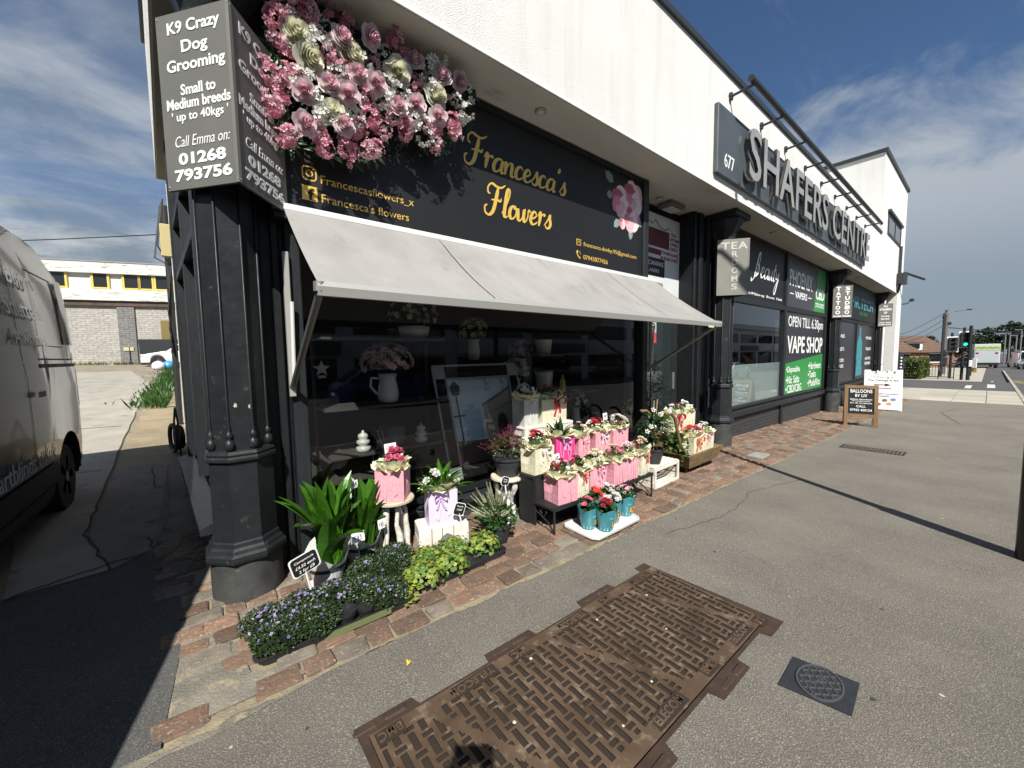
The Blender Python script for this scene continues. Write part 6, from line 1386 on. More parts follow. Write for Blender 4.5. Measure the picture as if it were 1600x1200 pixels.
# ---------------- things behind the shop window
def window_display():
    r = random.Random(90); dk = mat('dark_shelf', (.05, .045, .04), rough=.6); cer = mat('cream_ceramic', (.52, .505, .46), (.45, .44, .40), 4, .35); dry = pet('petal_dried', (.62, .42, .38), .2, .3)
    t = thing('display_shelf', 'dark shelving rack behind the near half of the shop window', 'shelf', (1.5, 3.75, .05), world=True)
    for z in (.52, 1.13, 1.72):
        b = MB(); b.box(.75, 1.86, 3.34, 3.75, z - .02, z); obj('shelf_board', b, dk, t)
    for x in (.76, 1.84):
        b = MB(); b.box(x - .012, x + .012, 3.72, 3.745, .05, 1.9); obj('upright', b, dk, t)
    def vase(lbl, loc, prof, m, name='vase', cat='vase', handle=False, fl_=None, n=70, spread=.17, hz=.12, group=None):
        t = thing(name, lbl, cat, loc, 0, group); b = MB(); b.lathe(prof, (0, 0, 0), 24); obj('body', b, m, t, smooth=True)
        h = max(z for _, z in prof)
        if handle: b = MB(); b.tube([(-.08, 0, h * .85), (-.15, 0, h * .88), (-.16, 0, h * .6), (-.11, 0, h * .35), (-.07, 0, h * .35)], .012, 7); obj('handle', b, m, t, smooth=True)
        if fl_:
            b = MB(); blooms(b, (0, 0, h + hz * .6), spread, hz, n, .03, r, 'f', 0, 5, low=-20); obj('blossom', b, fl_, t)
            b = MB(); clump(b, (0, 0, h + hz * .4), spread * .8, hz, 60, .05, .02, r); obj('foliage', b, m_lfd, t)
    vase('cream ceramic jug holding a round bunch of dried pink flowers', (1.32, 3.46, 1.13), [(.06, 0), (.085, .02), (.095, .08), (.085, .16), (.07, .22), (.085, .27), (.075, .27), (.06, .22)], cer, 'flower_jug', 'jug', True, dry, 170, .22, .17)
    cand = [(.05, 0), (.06, .02), (.06, .045), (.035, .06), (.055, .075), (.055, .10), (.032, .115), (.045, .13), (.04, .155), (.012, .17), (.008, .19)]
    vase('ribbed cream candle on the middle shelf, left of the other', (1.07, 3.44, .72), cand, cer, 'ribbed_candle', 'candle', group='cream candles in the window'); vase('ribbed cream candle on the middle shelf, right of a dark planter', (1.62, 3.44, .72), cand, cer, 'ribbed_candle', 'candle', group='cream candles in the window')
    b = MB(); b.box(.78, 1.85, 3.35, 3.7, .70, .718); o = obj('candle_board', b, dk, None); tag(o, 'low dark board that carries the two ribbed candles', 'shelf')
    vase('dark ribbed planter between the two cream candles', (1.36, 3.50, .72), [(.08, 0), (.12, .02), (.12, .05), (.11, .06), (.12, .09), (.11, .11), (.12, .14), (.12, .20), (.10, .20)], mat('slate_pot', (.05, .055, .06), rough=.5), 'planter', 'planter')
    vase('shallow white bowl with a bunch of cream flowers high in the window', (1.62, 3.52, 1.72), [(.05, 0), (.12, .01), (.14, .06), (.15, .12), (.14, .12), (.12, .05)], cer, 'flower_bowl', 'bowl', False, p_cream, 60, .22, .2)
    t = thing('star_ornament', 'small pale star ornament at the near edge of the window', 'ornament', (.80, 3.6, 1.38), 0); b = MB(); b.extr([(.07 * (1 if k % 2 == 0 else .42) * math.sin(math.pi * k / 5), .07 * (1 if k % 2 == 0 else .42) * math.cos(math.pi * k / 5)) for k in range(10)], (0, 0, .08), FX, FZ, (0, .02, 0)); b.box(-.03, .03, 0, .04, -.0, .02); obj('star', b, cer, t)
    # framed city print leaning on an easel: street lamp, plain arch building, figure in a long dress
    t = thing('framed_print', 'large black and silver framed city street print leaning behind the window', 'picture', (2.42, 3.6, .35), world=True)
    X0, X1, Z0, Z1 = 1.88, 2.95, .30, 1.45; la = -.16
    def Lp(x, y, z): return (x + (z - Z0) * -.08, y - .18 + (z - Z0) * .16, z)
    b = MB()
    for q in ((X0, X1, Z1 - .13, Z1), (X0, X1, Z0, Z0 + .13), (X0, X0 + .13, Z0 + .13, Z1 - .13), (X1 - .13, X1, Z0 + .13, Z1 - .13)): b.box(q[0], q[1], 3.50, 3.54, q[2], q[3], fn=Lp)
    obj('frame', b, mat('frame_black', (.008, .008, .008), rough=.85, spec=.1), t)
    b = MB()
    for q in ((X0, X0 + .13, Z1 - .13, Z1), (X1 - .13, X1, Z1 - .13, Z1), (X0, X0 + .13, Z0, Z0 + .13), (X1 - .13, X1, Z0, Z0 + .13)): b.box(q[0], q[1], 3.492, 3.50, q[2], q[3], fn=Lp)
    for q in ((X0 - .012, X0 + .008, Z0, Z1), (X1 - .008, X1 + .012, Z0, Z1), (X0 + .120, X0 + .140, Z0 + .13, Z1 - .13), (X1 - .140, X1 - .120, Z0 + .13, Z1 - .13), (X0 + .14, X1 - .14, Z1 - .145, Z1 - .125), (X0, X1, Z1 - .008, Z1 + .012)): b.box(q[0], q[1], 3.488, 3.502, q[2], q[3], fn=Lp)
    obj('silver_corner', b, mat('silver_leaf', (.30, .30, .30), rough=.6, metal=.2), t)
    def flat(name, polys, c, k):
        b = MB()
        for P in polys: b.poly([Lp(X0 + .13 + x * (X1 - X0 - .26), 3.515 - .001 * k, Z0 + .13 + z * (Z1 - Z0 - .26)) for x, z in P])
        obj(name, b, mat('print_' + name, c, rough=.5, spec=.2), t)
    flat('sky', [[(0, 0), (1, 0), (1, 1), (0, 1)]], (.50, .58, .64), 0)
    flat('street', [[(0, 0), (1, 0), (1, .22), (0, .27)]], (.10, .075, .065), 1)
    flat('arch_building', [[(.50, .22), (1, .20), (1, .86), (.50, .66)]], (.33, .30, .27), 2); flat('cornice', [[(.49, .64), (1, .83), (1, .87), (.49, .67)], [(.5, .53), (1, .66), (1, .675), (.5, .54)]], (.16, .15, .14), 3)
    flat('archway', [[(.70, .22)] + [(.785 - .085 * math.cos(math.pi * k / 8), .42 + .12 * math.sin(math.pi * k / 8)) for k in range(9)] + [(.87, .21)]], (.05, .045, .045), 4)
    flat('blue_block', [[(.18, .26), (.45, .27), (.45, .62), (.36, .62), (.36, .68), (.26, .68), (.26, .62), (.18, .62)]], (.30, .44, .55), 2)
    flat('lamp_post', [[(.10, .1), (.13, .1), (.125, .8), (.105, .8)], [(.06, .80), (.17, .80), (.19, .90), (.115, .97), (.04, .90)], [(.03, .55), (.2, .55), (.2, .57), (.03, .57)]], (.07, .075, .08), 5)
    flat('dress_figure', [[(.80, .04), (1.0, .04), (.93, .3), (.945, .40), (.89, .42), (.885, .3)], [(.89, .43), (.93, .43), (.93, .49), (.89, .49)]], (.26, .30, .34), 6)
    # far half of the window
    m_bk = mat('white_enamel', (.58, .58, .56), rough=.4)
    for i, (x, y, z, lb) in enumerate(((3.75, 3.95, 1.0, 'white bucket on the window shelf below another bucket'), (3.78, 3.98, 1.55, 'smaller white bucket above the first in the far half of the window'), (4.02, 4.2, 1.0, 'white bucket behind the others near the door post'))): vase(lb, (x, y, z), [(.10, 0), (.12, .30 if i != 1 else .2), (.125, .31 if i != 1 else .21), (.11, .30 if i != 1 else .2)], m_bk, 'flower_bucket', 'bucket', group='white buckets in the window')
    b = MB(); b.box(2.9, 4.8, 3.75, 4.3, .98, 1.0); o = obj('window_shelf', b, dk, None); tag(o, 'dark shelf behind the far half of the window', 'shelf'); b = MB(); b.box(3.55, 4.0, 3.8, 4.1, 1.53, 1.55); o = obj('small_shelf', b, dk, None); tag(o, 'short dark shelf carrying the small white bucket', 'shelf')
    for i, (x, y, z, m_, n, lb) in enumerate(((3.15, 3.85, 1.0, p_cream, 70, 'vase of cream flowers in the far half of the window'), (3.42, 3.8, .45, p_white, 60, 'low vase of white flowers behind the bags'), (2.62, 4.0, 1.5, p_cream, 90, 'cream dried bunch above the framed print'), (4.35, 3.9, .5, p_white, 50, 'white bunch near the door post inside the window'), (3.55, 4.2, 1.25, p_pale, 60, 'pale bunch beside the white buckets'))): vase(lb, (x, y, z), [(.06, 0), (.075, .1), (.06, .22), (.075, .25), (.065, .25)], cer, 'vase', 'vase', False, m_, n, .17, .16, 'vases of flowers in the window')
    t = thing('sunflower_bunch', 'bright yellow sunflower bunch low in the window', 'flowers', (3.55, 3.62, .72), 0); b = MB(); r2 = random.Random(4); blooms(b, (0, 0, 0), .07, .09, 16, .045, r2, 'f', 0, 9, low=-30); obj('blossom', b, p_yel, t)
    b = MB(); b.tube([(0, 0, -.5), (0, 0, 0)], .012, 6); obj('stem', b, m_stem, t)
    t = thing('yellow_bottle', 'orange yellow spray bottle beside the white buckets', 'bottle', (3.98, 3.8, 1.02), 0); b = MB(); b.lathe([(.035, 0), (.04, .02), (.04, .16), (.015, .2), (.015, .24)], (0, 0, 0), 12); obj('body', b, p_yel, t)
    t = thing('bone_sign', 'pale bone-shaped plaque above the white bags in the window', 'plaque', (2.55, 3.5, 1.1), 0); b = MB(); b.bbox(-.10, .10, -.01, .01, .10, .17, .004)
    for sx in (-1, 1):
        for sz in (-1, 1): b.ball((sx * .11, 0, .135 + sz * .035), .042, 12, sq=1)
    obj('plaque', b, cer, t)
    for i, (x, lb) in enumerate(((.92, 'stacked yellow gift boxes low in the window'), (1.0, 'second stack of yellow boxes behind the first'))):
        t = thing('gift_box', lb, 'box', (x, 3.6 + .15 * i, .05), .1 * i); b = MB(); b.bbox(-.09, .09, -.07, .07, 0, .22, .005); obj('box_body', b, mat('dull_yellow', (.20, .17, .06)) if i == 0 else bpy.data.materials['dull_yellow'], t); b = MB(); b.bbox(-.06, .06, -.06, .06, .22, .40, .005); obj('upper_box', b, bpy.data.materials['dull_yellow'], t)
    t = thing('willow_branch', 'pale twisted branches standing behind the leafy plants in the window', 'branches', (1.25, 3.5, .05), 0); b = MB(); r3 = random.Random(6)
    for k in range(7):
        P = [(r3.uniform(-.05, .05), 0, 0)]
        for j in range(7): P.append((P[-1][0] + r3.uniform(-.06, .06), P[-1][1] + r3.uniform(-.03, .03), P[-1][2] + .12))
        b.tube(P, [.018 - .002 * j for j in range(8)], 6)
    obj('branch', b, mat('pale_branch', (.36, .33, .29), (.2, .18, .15), 20, .9), t)
window_display()
# ---------------- alley side: van, far workshop building, clutter
m_van = mat('silver_van_paint', (.055, .057, .058), (.048, .050, .051), 2, .22, metal=.05, coat=.7)
m_vglass = mat('tinted_glass', (.010, .012, .016), rough=.04, spec=.8)
m_tyre = mat('tyre_rubber', (.014, .014, .014), rough=.8); m_rim = mat('alloy', (.42, .42, .42), rough=.3, metal=.8); m_trim = mat('grey_trim', (.030, .031, .032), rough=.5)
m_redlamp = mat('red_lamp', (.35, .01, .01), rough=.15, coat=.5); m_headlamp = mat('clear_lamp', (.55, .57, .58), rough=.1, coat=.5)
def wheel_set(t, spots, r, wd, axis, mt=None):
    # axis 'x' = the wheel turns about X
    for (x, y, z) in spots:
        def put(b):
            b.v = [((x + c_, y + a_, z + b_) if axis == 'x' else (x + a_, y + c_, z + b_)) for a_, b_, c_ in b.v]
        b = MB(); b.lathe([(r * .62, -wd / 2), (r * .93, -wd / 2), (r, -wd * .32), (r, wd * .32), (r * .93, wd / 2), (r * .62, wd / 2)], (0, 0, 0), 32); put(b)
        w_ = obj('wheel', b, m_tyre, t, auto=40)
        b = MB(); b.lathe([(r * .64, -wd * .40), (r * .64, wd * .40)], (0, 0, 0), 24, 0); b.lathe([(r * .16, -wd * .52), (r * .16, wd * .52)], (0, 0, 0), 16)
        for k in range(5):
            a = 2 * math.pi * k / 5; ca, sa = math.cos(a), math.sin(a)
            for s_ in (-1, 1): b.loft([[(ca * q - sa * h_, sa * q + ca * h_, s_ * wd * e) for q, h_ in ((r * .1, -r * .085), (r * .6, -r * .12), (r * .6, r * .12), (r * .1, r * .085))] for e in (.38, .50)])
        put(b); obj('rim', b, m_rim, w_)
def big_van():
    t = thing('parked_van', 'silver blinds company van parked in the alley beside the corner shop', 'van', (-2.0, 4, 0), world=True)
    XS = -1.12; XC = -2.10
    def xs(z): return XS - np.interp(z, [.3, .45, .7, 1.0, 1.45, 1.55, 2.1, 2.45, 2.60], [.05, .015, .0, .0, .004, .020, .05, .085, .15])
    def yr(z): return np.interp(z, [.25, .4, .9, 1.5, 2.2, 2.5, 2.62, 2.72], [6.42, 6.62, 6.72, 6.76, 6.76, 6.66, 6.42, 6.15])
    WZ, WR = .36, .47; WY = (6.0, 1.35)
    def zl(y):
        z = .30
        for wy in WY:
            if abs(y - wy) < WR: z = max(z, WZ + math.sqrt(WR * WR - (y - wy) ** 2))
        return z
    def zt(y): return float(np.interp(y, [.20, .35, .80, 1.33, 1.80, 2.4, 3.2, 5.9, 6.2, 6.5, 6.65, 6.76], [.80, 1.22, 1.62, 2.02, 2.38, 2.68, 2.72, 2.72, 2.70, 2.64, 2.54, 2.3]))
    ys = sorted(set([round(.20 + k * .08, 3) for k in range(82)] + [5.53, 5.54, 6.46, 6.47, 6.62, 6.7, 6.76]))
    rings = []
    for y in ys:
        lo, hi = zl(y), zt(y); side = []
        for k in range(15):
            z = lo + (hi - lo) * k / 14; c = 0
            e = max(0, (y - 6.50)) ; c += e * e * 1.6
            e2 = max(0, .75 - y); c += e2 * e2 * .5
            yy = min(y, float(yr(z)))
            side.append((float(xs(z)) - c, yy, z))
        xe, ye, ze = side[-1]
        roof = [(xe + (XC - xe) * f, ye, ze + .055 * math.sin(f * math.pi / 2)) for f in (.12, .3, .6, 1.0)]
        half = side + roof; other = [(2 * XC - x, y_, z) for x, y_, z in reversed(half[:-1])]
        rings.append(half + other)
    b = MB(); b.loft(rings, caps=True, closed=True); body = obj('body', b, m_van, t, auto=35)
    def patch(y0, y1, z0, z1, off, ny=8, nz=6, fn=None):
        b = MB(); rows = []
        for i in range(ny + 1):
            y = y0 + (y1 - y0) * i / ny; row = []
            for k in range(nz + 1):
                z = z0 + (z1 - z0) * k / nz; yy = min(y, float(yr(z)) - .004); e = max(0, yy - 6.50); row.append((float(xs(z)) - e * e * 1.6 + off, yy + (.004 if e else 0), z))
            rows.append(row)
        b.loft(rows, caps=False, closed=False); return b
    obj('rear_window', patch(6.28, 6.66, 1.74, 2.42, .020), m_vglass, t, smooth=True)
    obj('cab_window', patch(1.75, 2.85, 1.50, 2.15, .012), m_vglass, t, smooth=True)
    b = MB()
    for a_ in (-.75, .75): pass
    b.loft([[(XC + dx, y, float(zt(y)) + .045) for dx in (-.68, -.3, .3, .68)] for y in (.85, 1.4, 1.85)], caps=False, closed=False); obj('windscreen', b, m_vglass, t)
    obj('tail_lamp', patch(6.60, 6.70, 1.05, 1.66, .006), m_redlamp, t, smooth=True)
    obj('side_moulding', patch(1.90, 5.50, .42, .62, .012), m_trim, t); obj('sill', patch(1.90, 5.50, .30, .40, .006), m_trim, t)
    b = patch(5.35, 6.52, 1.500, 1.535, .006, 12, 2); obj('sliding_rail', b, m_black, t)
    b = patch(5.35, 6.55, 1.57, 1.585, .004, 12, 2); obj('rail_groove', b, m_black, t)
    for y0 in (2.95, 4.95):
        obj('door_seam', patch(y0, y0 + .012, .42, 2.40, .003, 1, 14), m_black, t)
    for y0, y1, z in ((2.95, 4.95, 2.40), (5.46, 6.20, 1.70), (5.46, 6.20, 2.38)): obj('panel_crease', patch(y0, y1, z, z + .010, .003, 10, 1), m_trim, t)
    obj('panel_crease', patch(5.46, 5.47, 1.70, 2.38, .003, 1, 8), m_trim, t); obj('door_handle', patch(5.05, 5.25, 1.25, 1.30, .03, 2, 1), m_trim, t)
    b = MB()
    for s_, yc, zc, w_, h_ in (('Blinds', 5.18, 2.26, .62, .15), ('Shutters', 5.12, 2.00, .86, .15), ('Awnings', 5.20, 1.74, .82, .17)): b.text(s_, (float(xs(zc)) + .022, yc, zc), (0, 1, 0), (-.16, 0, 1), w=w_, h=h_, ext=.002)
    obj('side_lettering', b, mat('pale_grey_vinyl', (.42, .43, .43), rough=.22, coat=.7), t)
    b = MB(); b.text('smartblinds.co.uk', (float(xs(.72)) + .020, 4.62, .74), (0, 1, 0), FZ, w=1.55, h=.15, ext=.002); obj('web_lettering', b, m_white, t)
    # wheel-arch liner and wheels
    for wy in WY:
        b = MB(); n = 16; b.loft([[(x, wy + (WR - .005) * math.cos(math.pi * k / n), WZ + (WR - .005) * math.sin(math.pi * k / n)) for k in range(n + 1)] for x in (XS - .02, XS - .45)], caps=False, closed=False); b.poly([(XS - .45, wy + WR * math.cos(math.pi * k / n), WZ + WR * math.sin(math.pi * k / n)) for k in range(n + 1)]); obj('wheel_arch', b, m_black, t)
    wheel_set(t, [(XS - .16, 6.0, WZ), (XS - .16, 1.35, WZ), (2 * XC - XS + .16, 6.0, WZ), (2 * XC - XS + .16, 1.35, WZ)], .355, .23, 'x')
    b = MB(); b.box(-3.0, -1.2, 0.5, 6.5, .22, .34); obj('underside', b, m_black, t)
    b = MB()
    for s_ in (0, 1): b.tube([(XS - .20 - .05 * s_, 4.2, 2.64), (XS - .22, 5.0, 2.70 - .03 * s_), (XS - .30, 5.7, 2.74), (XS - .42, 6.1, 2.66), (XS - .35, 5.6, 2.66), (XS - .25, 4.9, 2.66)], .012, 6)
    obj('roof_cable', b, m_black, t)
    b = MB(); b.loft([[(XS + .02, 6.15, 2.46), (XS - .02, 6.28, 2.50), (XS - .16, 6.28, 2.56), (XS - .2, 6.1, 2.58)], [(XS + .03, 6.15, 2.43), (XS, 6.25, 2.46), (XS - .15, 6.26, 2.52), (XS - .2, 6.1, 2.55)]]) if False else b.ball((-1.26, 5.75, 2.42), .03, 8); obj('marker_lamp', b, m_black, t)
    for s_ in (0, 1):
        b = MB(); x0 = (-1.25, -2.95)[s_]; b.bbox(x0 - .18 if s_ == 0 else x0 - .02, x0 if s_ == 0 else x0 + .18, .19, .42, .72, .95, .03); obj('headlight', b, m_headlamp, t)
big_van()
def workshop():
    d = Vector((.945, -.33, 0)).normalized(); n = Vector((d[1], -d[0], 0)); p0 = Vector((-4.3, 37.5, 0))     # n faces the street
    t = thing('workshop_building', 'old white two-storey workshop with yellow window frames at the end of the alley', 'building', (-4.3, 37.5, 1.25), world=True)
    def bx(b, u0, u1, z0, z1, o0, o1, m=0):
        vs = [tuple(p0 + d * u + n * o + Vector((0, 0, z))) for z in (z0, z1) for o in (o0, o1) for u in (u0, u1)]
        b.mesh(vs, [(0, 2, 3, 1), (4, 5, 7, 6), (0, 1, 5, 4), (2, 6, 7, 3), (0, 4, 6, 2), (1, 3, 7, 5)], m)
    wb = brick_mat('white_brick', (.42, .40, .36), (.34, .32, .29), (.28, .265, .24), .45, .15, 'X', .9, msize=.02)
    gb = brick_mat('grey_brick', (.17, .165, .16), (.13, .127, .123), (.22, .21, .2), .45, .15, 'X', .9, msize=.02)
    peel = mat('peeling_white', (.62, .62, .59), (.50, .50, .47), 1.5, .85, c3=(.22, .20, .18), s3=2.2, f3=(.60, .66), stretch=(.6, .6, 5), detail=8)
    b = MB(); bx(b, -26, 14, 1.0, 5.35, -6, 0); obj('wall', b, wb, t); b = MB(); bx(b, .05, .98, 1.2, 5.28, 0, .12); obj('brick_pier', b, gb, t)
    b = MB(); bx(b, -26, 14, 5.62, 6.36, -5, .32); obj('cladding', b, peel, t); b = MB(); bx(b, -26, 14, 5.28, 5.60, -5, .18); obj('gutter_board', b, mat('rusty_gutter', (.05, .04, .035), (.12, .07, .045), 3, .8), t)  # dark, rust-brown mottled board under the white cladding
    b = MB(); bx(b, -26, 14, 6.36, 7.42, -5, -.05); obj('upper_panel', b, mat('upper_render', (.60, .60, .58), (.52, .52, .50), 3, .8), t)
    b = MB(); bx(b, -26, 14, 7.42, 8.15, -5, .22); obj('parapet', b, peel, t); b = MB(); bx(b, -26, 14, 8.15, 8.22, -5, .26); obj('roof_edge', b, mat('roof_felt', (.25, .25, .24)), t)
    yf = mat('yellow_frame', (.62, .47, .10), (.55, .41, .09), 4, .6)
    for u0, u1 in ((-3.4, -2.5), (-1.06, -.35), (.56, 1.28), (1.42, 2.05), (2.28, 3.0), (3.3, 4.1), (-5.4, -4.4)):
        b = MB(); bx(b, u0, u1, 6.52, 7.40, -.02, .0); w_ = obj('window', b, mat('dark_pane', (.02, .021, .023), rough=.1) if 'dark_pane' not in bpy.data.materials else bpy.data.materials['dark_pane'], t)
        b = MB(); bx(b, u0 - .14, u0, 6.40, 7.42, -.04, .06); bx(b, u1, u1 + .12, 6.40, 7.42, -.04, .06); bx(b, u0, u1, 6.42, 6.52, -.04, .06); obj('window_frame', b, yf, w_)
    b = MB(); bx(b, 2.35, 3.2, 1.3, 4.35, .0, .05); obj('door', b, mat('olive_board', (.17, .12, .035), rough=.7), t)
    b = MB(); bx(b, 1.0, 3.4, 2.25, 2.32, .1, .16); bx(b, 1.0, 3.4, 1.85, 1.9, .1, .16); bx(b, .55, .6, 1.3, 2.5, .13, .18); obj('railing', b, m_black, t)
    b = MB(); bx(b, .25, .8, 2.25, 2.5, .14, .17); obj('sign_patch', b, mat('dull_sign', (.45, .42, .25)), t)
    t2 = thing('skip_bin', 'black bin body behind the white car in the alley', 'bin', (-2.0, 36.6, 1.3), world=True)
    b = MB(); vs = [(-3.2, 36.2), (-1.2, 35.6), (-1.0, 36.3), (-3.0, 36.9)]; b.loft([[(x, y, 1.25) for x, y in vs], [(x * 1.02, y, 3.0) for x, y in vs]]); obj('bin_body', b, m_black, t2)
    t3 = thing('weed_patch', 'green weeds growing along the foot of the alley wall', 'weeds', (-1.1, 20, .6), kind='stuff', world=True)
    b = MB(); r = random.Random(15)
    for _ in range(1500):
        y = 13 + 20 * r.random() ** 1.2; x = -.55 - .020 * (y - 8) - abs(r.gauss(0, .32)) - .1; z = gz(x, y); b.tri((x, y, z), nvec((r.uniform(-.6, .6), r.uniform(-.6, .6), 1)), (r.uniform(-1, 1), r.uniform(-1, 1), .2), r.uniform(.10, .34) * (1.2 if x > -1.4 else .5), .05, 0)
    o = obj('foliage', b, m_lf, t3); o['kind'] = 'stuff'
    t3 = thing('grass_fringe', 'dry grass fringe along the base of the white workshop', 'weeds', (-4, 37.2, 1.3), kind='stuff', world=True); b = MB()
    for _ in range(900):
        u = r.uniform(-10, 4); p = p0 + d * u + n * r.uniform(.05, .6); b.tri((p[0], p[1], 1.28), nvec((r.uniform(-.6, .6), r.uniform(-.6, .6), 1)), (r.uniform(-1, 1), r.uniform(-1, 1), .2), r.uniform(.1, .35), .06, 0)
    obj('blade', b, leafm('dry_grass', (.20, .20, .06), (.10, .14, .03)), t3)
    for i, (x, y, c, lb) in enumerate(((-1.50, 29.8, (.05, .28, .62), 'bright blue refuse sack by the alley wall'), (-1.92, 29.5, (.72, .72, .70), 'white refuse sack next to the blue one'))):  # noqa
        t4 = thing('refuse_sack', lb, 'sack', (x, y, gz(x, y)), 0); b = MB(); r = random.Random(i); b.loft([[(rr * math.cos(6.283 * k / 14) * r.uniform(.85, 1.15) * 1.2, rr * math.sin(6.283 * k / 14) * r.uniform(.85, 1.15), z) for k in range(14)] for rr, z in ((.14, 0), (.23, .08), (.25, .24), (.2, .38), (.08, .48), (.02, .50))]); obj('sack_body', b, mat('sack_%s' % ('blue' if i == 0 else 'white'), c, rough=.35), t4, smooth=True)
    t5 = thing('hose_reel', 'black hose reel standing by the brick pier in the alley', 'hose reel', (-.36, 7.75, gz(-.3, 7.7)), R(15)); b = MB()
    for k in range(6): b.tube([(.05 * math.sin(k) , .20 * math.cos(6.283 * j / 20) * (.6 + .07 * k), .26 + .22 * math.sin(6.283 * j / 20) * (.6 + .07 * k)) for j in range(21)], .022, 6)
    obj('coil', b, m_black, t5); b = MB(); b.tube([(0, -.12, 0), (0, -.10, .5), (0, 0, .72), (0, .10, .5), (0, .12, 0)], .014, 6); obj('stand', b, m_black, t5)
    t6 = thing('overhead_wire', 'single thin overhead wire crossing the sky to the side wall', 'wire', (-5, 14, 4.6), world=True); b = MB(); P = [(-14, 24, 5.9)]
    A, Z = Vector((-13.0, 24, 6.1)), Vector((-.42, 9.2, 3.75)); b.tube([tuple(A.lerp(Z, k / 16) - Vector((0, 0, .55 * math.sin(math.pi * k / 16)))) for k in range(17)], .009, 4); obj('wire_strand', b, m_black, t6)
workshop()

# ---------------- ordinary cars (lofted along their length, front towards -Y of the local frame)
def car(lbl, loc, rz, col, L=4.3, W=1.78, H=1.46, kind='hatch', group=None, cat='car', name='parked_car'):
    t = thing(name, lbl, cat, loc, rz, group)
    hw = W / 2; m_ = mat('car_paint_' + ''.join(c for c in lbl.split()[0]), col, rough=.3, coat=.7, metal=.1)
    if kind == 'van': pr = [(0, .5), (.04, .85), (.10, 1.02), (.20, 1.18), (.32, H * .93), (.40, H), (.95, H), (1, H * .9)]; belt = 1.15
    else: pr = [(0, .55), (.03, .72), (.22, .90), (.30, .96), (.44, H * .96), (.55, H), (.80, H * .97), (.94, 1.02), (1, .75)]; belt = .92
    wy = (.19 * L, .80 * L); wr = .33; rings = []
    ys = sorted([L * k / 40 for k in range(41)] + [q * L for q, _ in pr[1:-1]])
    lower = []; cab = []
    for y in ys:
        zt_ = float(np.interp(y / L, [p[0] for p in pr], [p[1] for p in pr])); zb = min(zt_, belt + .06 * y / L); end = min(y, L - y); tp = hw - .16 * max(0, 1 - end / .5) ** 2; lo = .22
        for q in wy:
            if abs(y - q) < wr + .04: lo = max(lo, .30 + math.sqrt((wr + .04) ** 2 - (y - q) ** 2))
        lo = min(lo, zb - .02)
        ring = [(-tp * .95, y, lo), (-tp, y, lo + (zb - lo) * .4), (-tp * .98, y, lo + (zb - lo) * .8), (-tp * .93, y, zb), (0, y, zb + .02)]
        lower.append(ring + [(-x, y_, z) for x, y_, z in reversed(ring[:-1])] )
        if zt_ > zb + .02: cab.append((y, zb, zt_, tp))
    b = MB(); b.loft(lower, caps=True); obj('body', b, m_, t, auto=30)
    b = MB(); b.loft([[(-tp * .92, y, zb - .01), (-tp * .76 - .0, y, zt_ - .03), (-tp * .6, y, zt_), (tp * .6, y, zt_), (tp * .76, y, zt_ - .03), (tp * .92, y, zb - .01)] for y, zb, zt_, tp in cab]); obj('cabin_glass', b, m_vglass, t, auto=30)
    b = MB(); top = [c for c in cab if c[2] > H * .93]; b.loft([[(-tp * .78, y, zt_ - .05), (-tp * .62, y, zt_ + .012), (tp * .62, y, zt_ + .012), (tp * .78, y, zt_ - .05)] for y, zb, zt_, tp in top])
    for f in (.0, .48, 1.0):
        y, zb, zt_, tp = cab[int(f * (len(cab) - 1))]; yt, zbt, ztt, tpt = top[int(f * (len(top) - 1))]
        for s_ in (-1, 1): b.loft([[(s_ * tp * .945, y - .04, zb), (s_ * tp * .945, y + .04, zb), (s_ * tp * .87, y + .04, zb), (s_ * tp * .87, y - .04, zb)], [(s_ * tpt * .79, yt - .04, ztt - .03), (s_ * tpt * .79, yt + .04, ztt - .03), (s_ * tpt * .7, yt + .04, ztt - .02), (s_ * tpt * .7, yt - .04, ztt - .02)]])
    if kind == 'van':
        b.loft([[(s_ * hw * .935 * 1.0, y, z) for y, z in ((L * .45, 1.1), (L * .98, 1.1), (L * .97, H * .9), (L * .45, H * .93))] for s_ in (-1, 1)])
    obj('roof', b, m_, t)
    for s_ in (-1, 1):
        b = MB(); b.bbox(s_ * hw * .62 - .2, s_ * hw * .62 + .2, -.005, .30, .60, .74, .03); obj('headlight', b, m_headlamp, t)
        b = MB(); b.bbox(s_ * hw * .72 - .12, s_ * hw * .72 + .12, L - .10, L + .006, .70, .88, .02); obj('tail_light', b, m_redlamp, t)
        b = MB(); b.bbox(s_ * hw * 1.06 - .09, s_ * hw * 1.06 + .09, L * .33, L * .33 + .1, .92, 1.05, .02); obj('wing_mirror', b, m_, t)
    b = MB(); b.bbox(-.45, .45, -.01, .02, .38, .56, .01); obj('grille', b, m_black, t); b = MB(); b.box(-.26, .26, -.016, -.012, .36, .47); b.box(-.26, .26, L + .01, L + .014, .5, .61); obj('number_plate', b, m_white, t)
    wheel_set(t, [(-hw + .10, q, wr) for q in wy] + [(hw - .10, q, wr) for q in wy], wr, .2, 'x')
    return t
car('white estate car parked beside the alley wall by the workshop', (-2.95, 34.2, gz(-2, 34)), R(-92), (.72, .73, .74), 4.3, 1.8, 1.50)
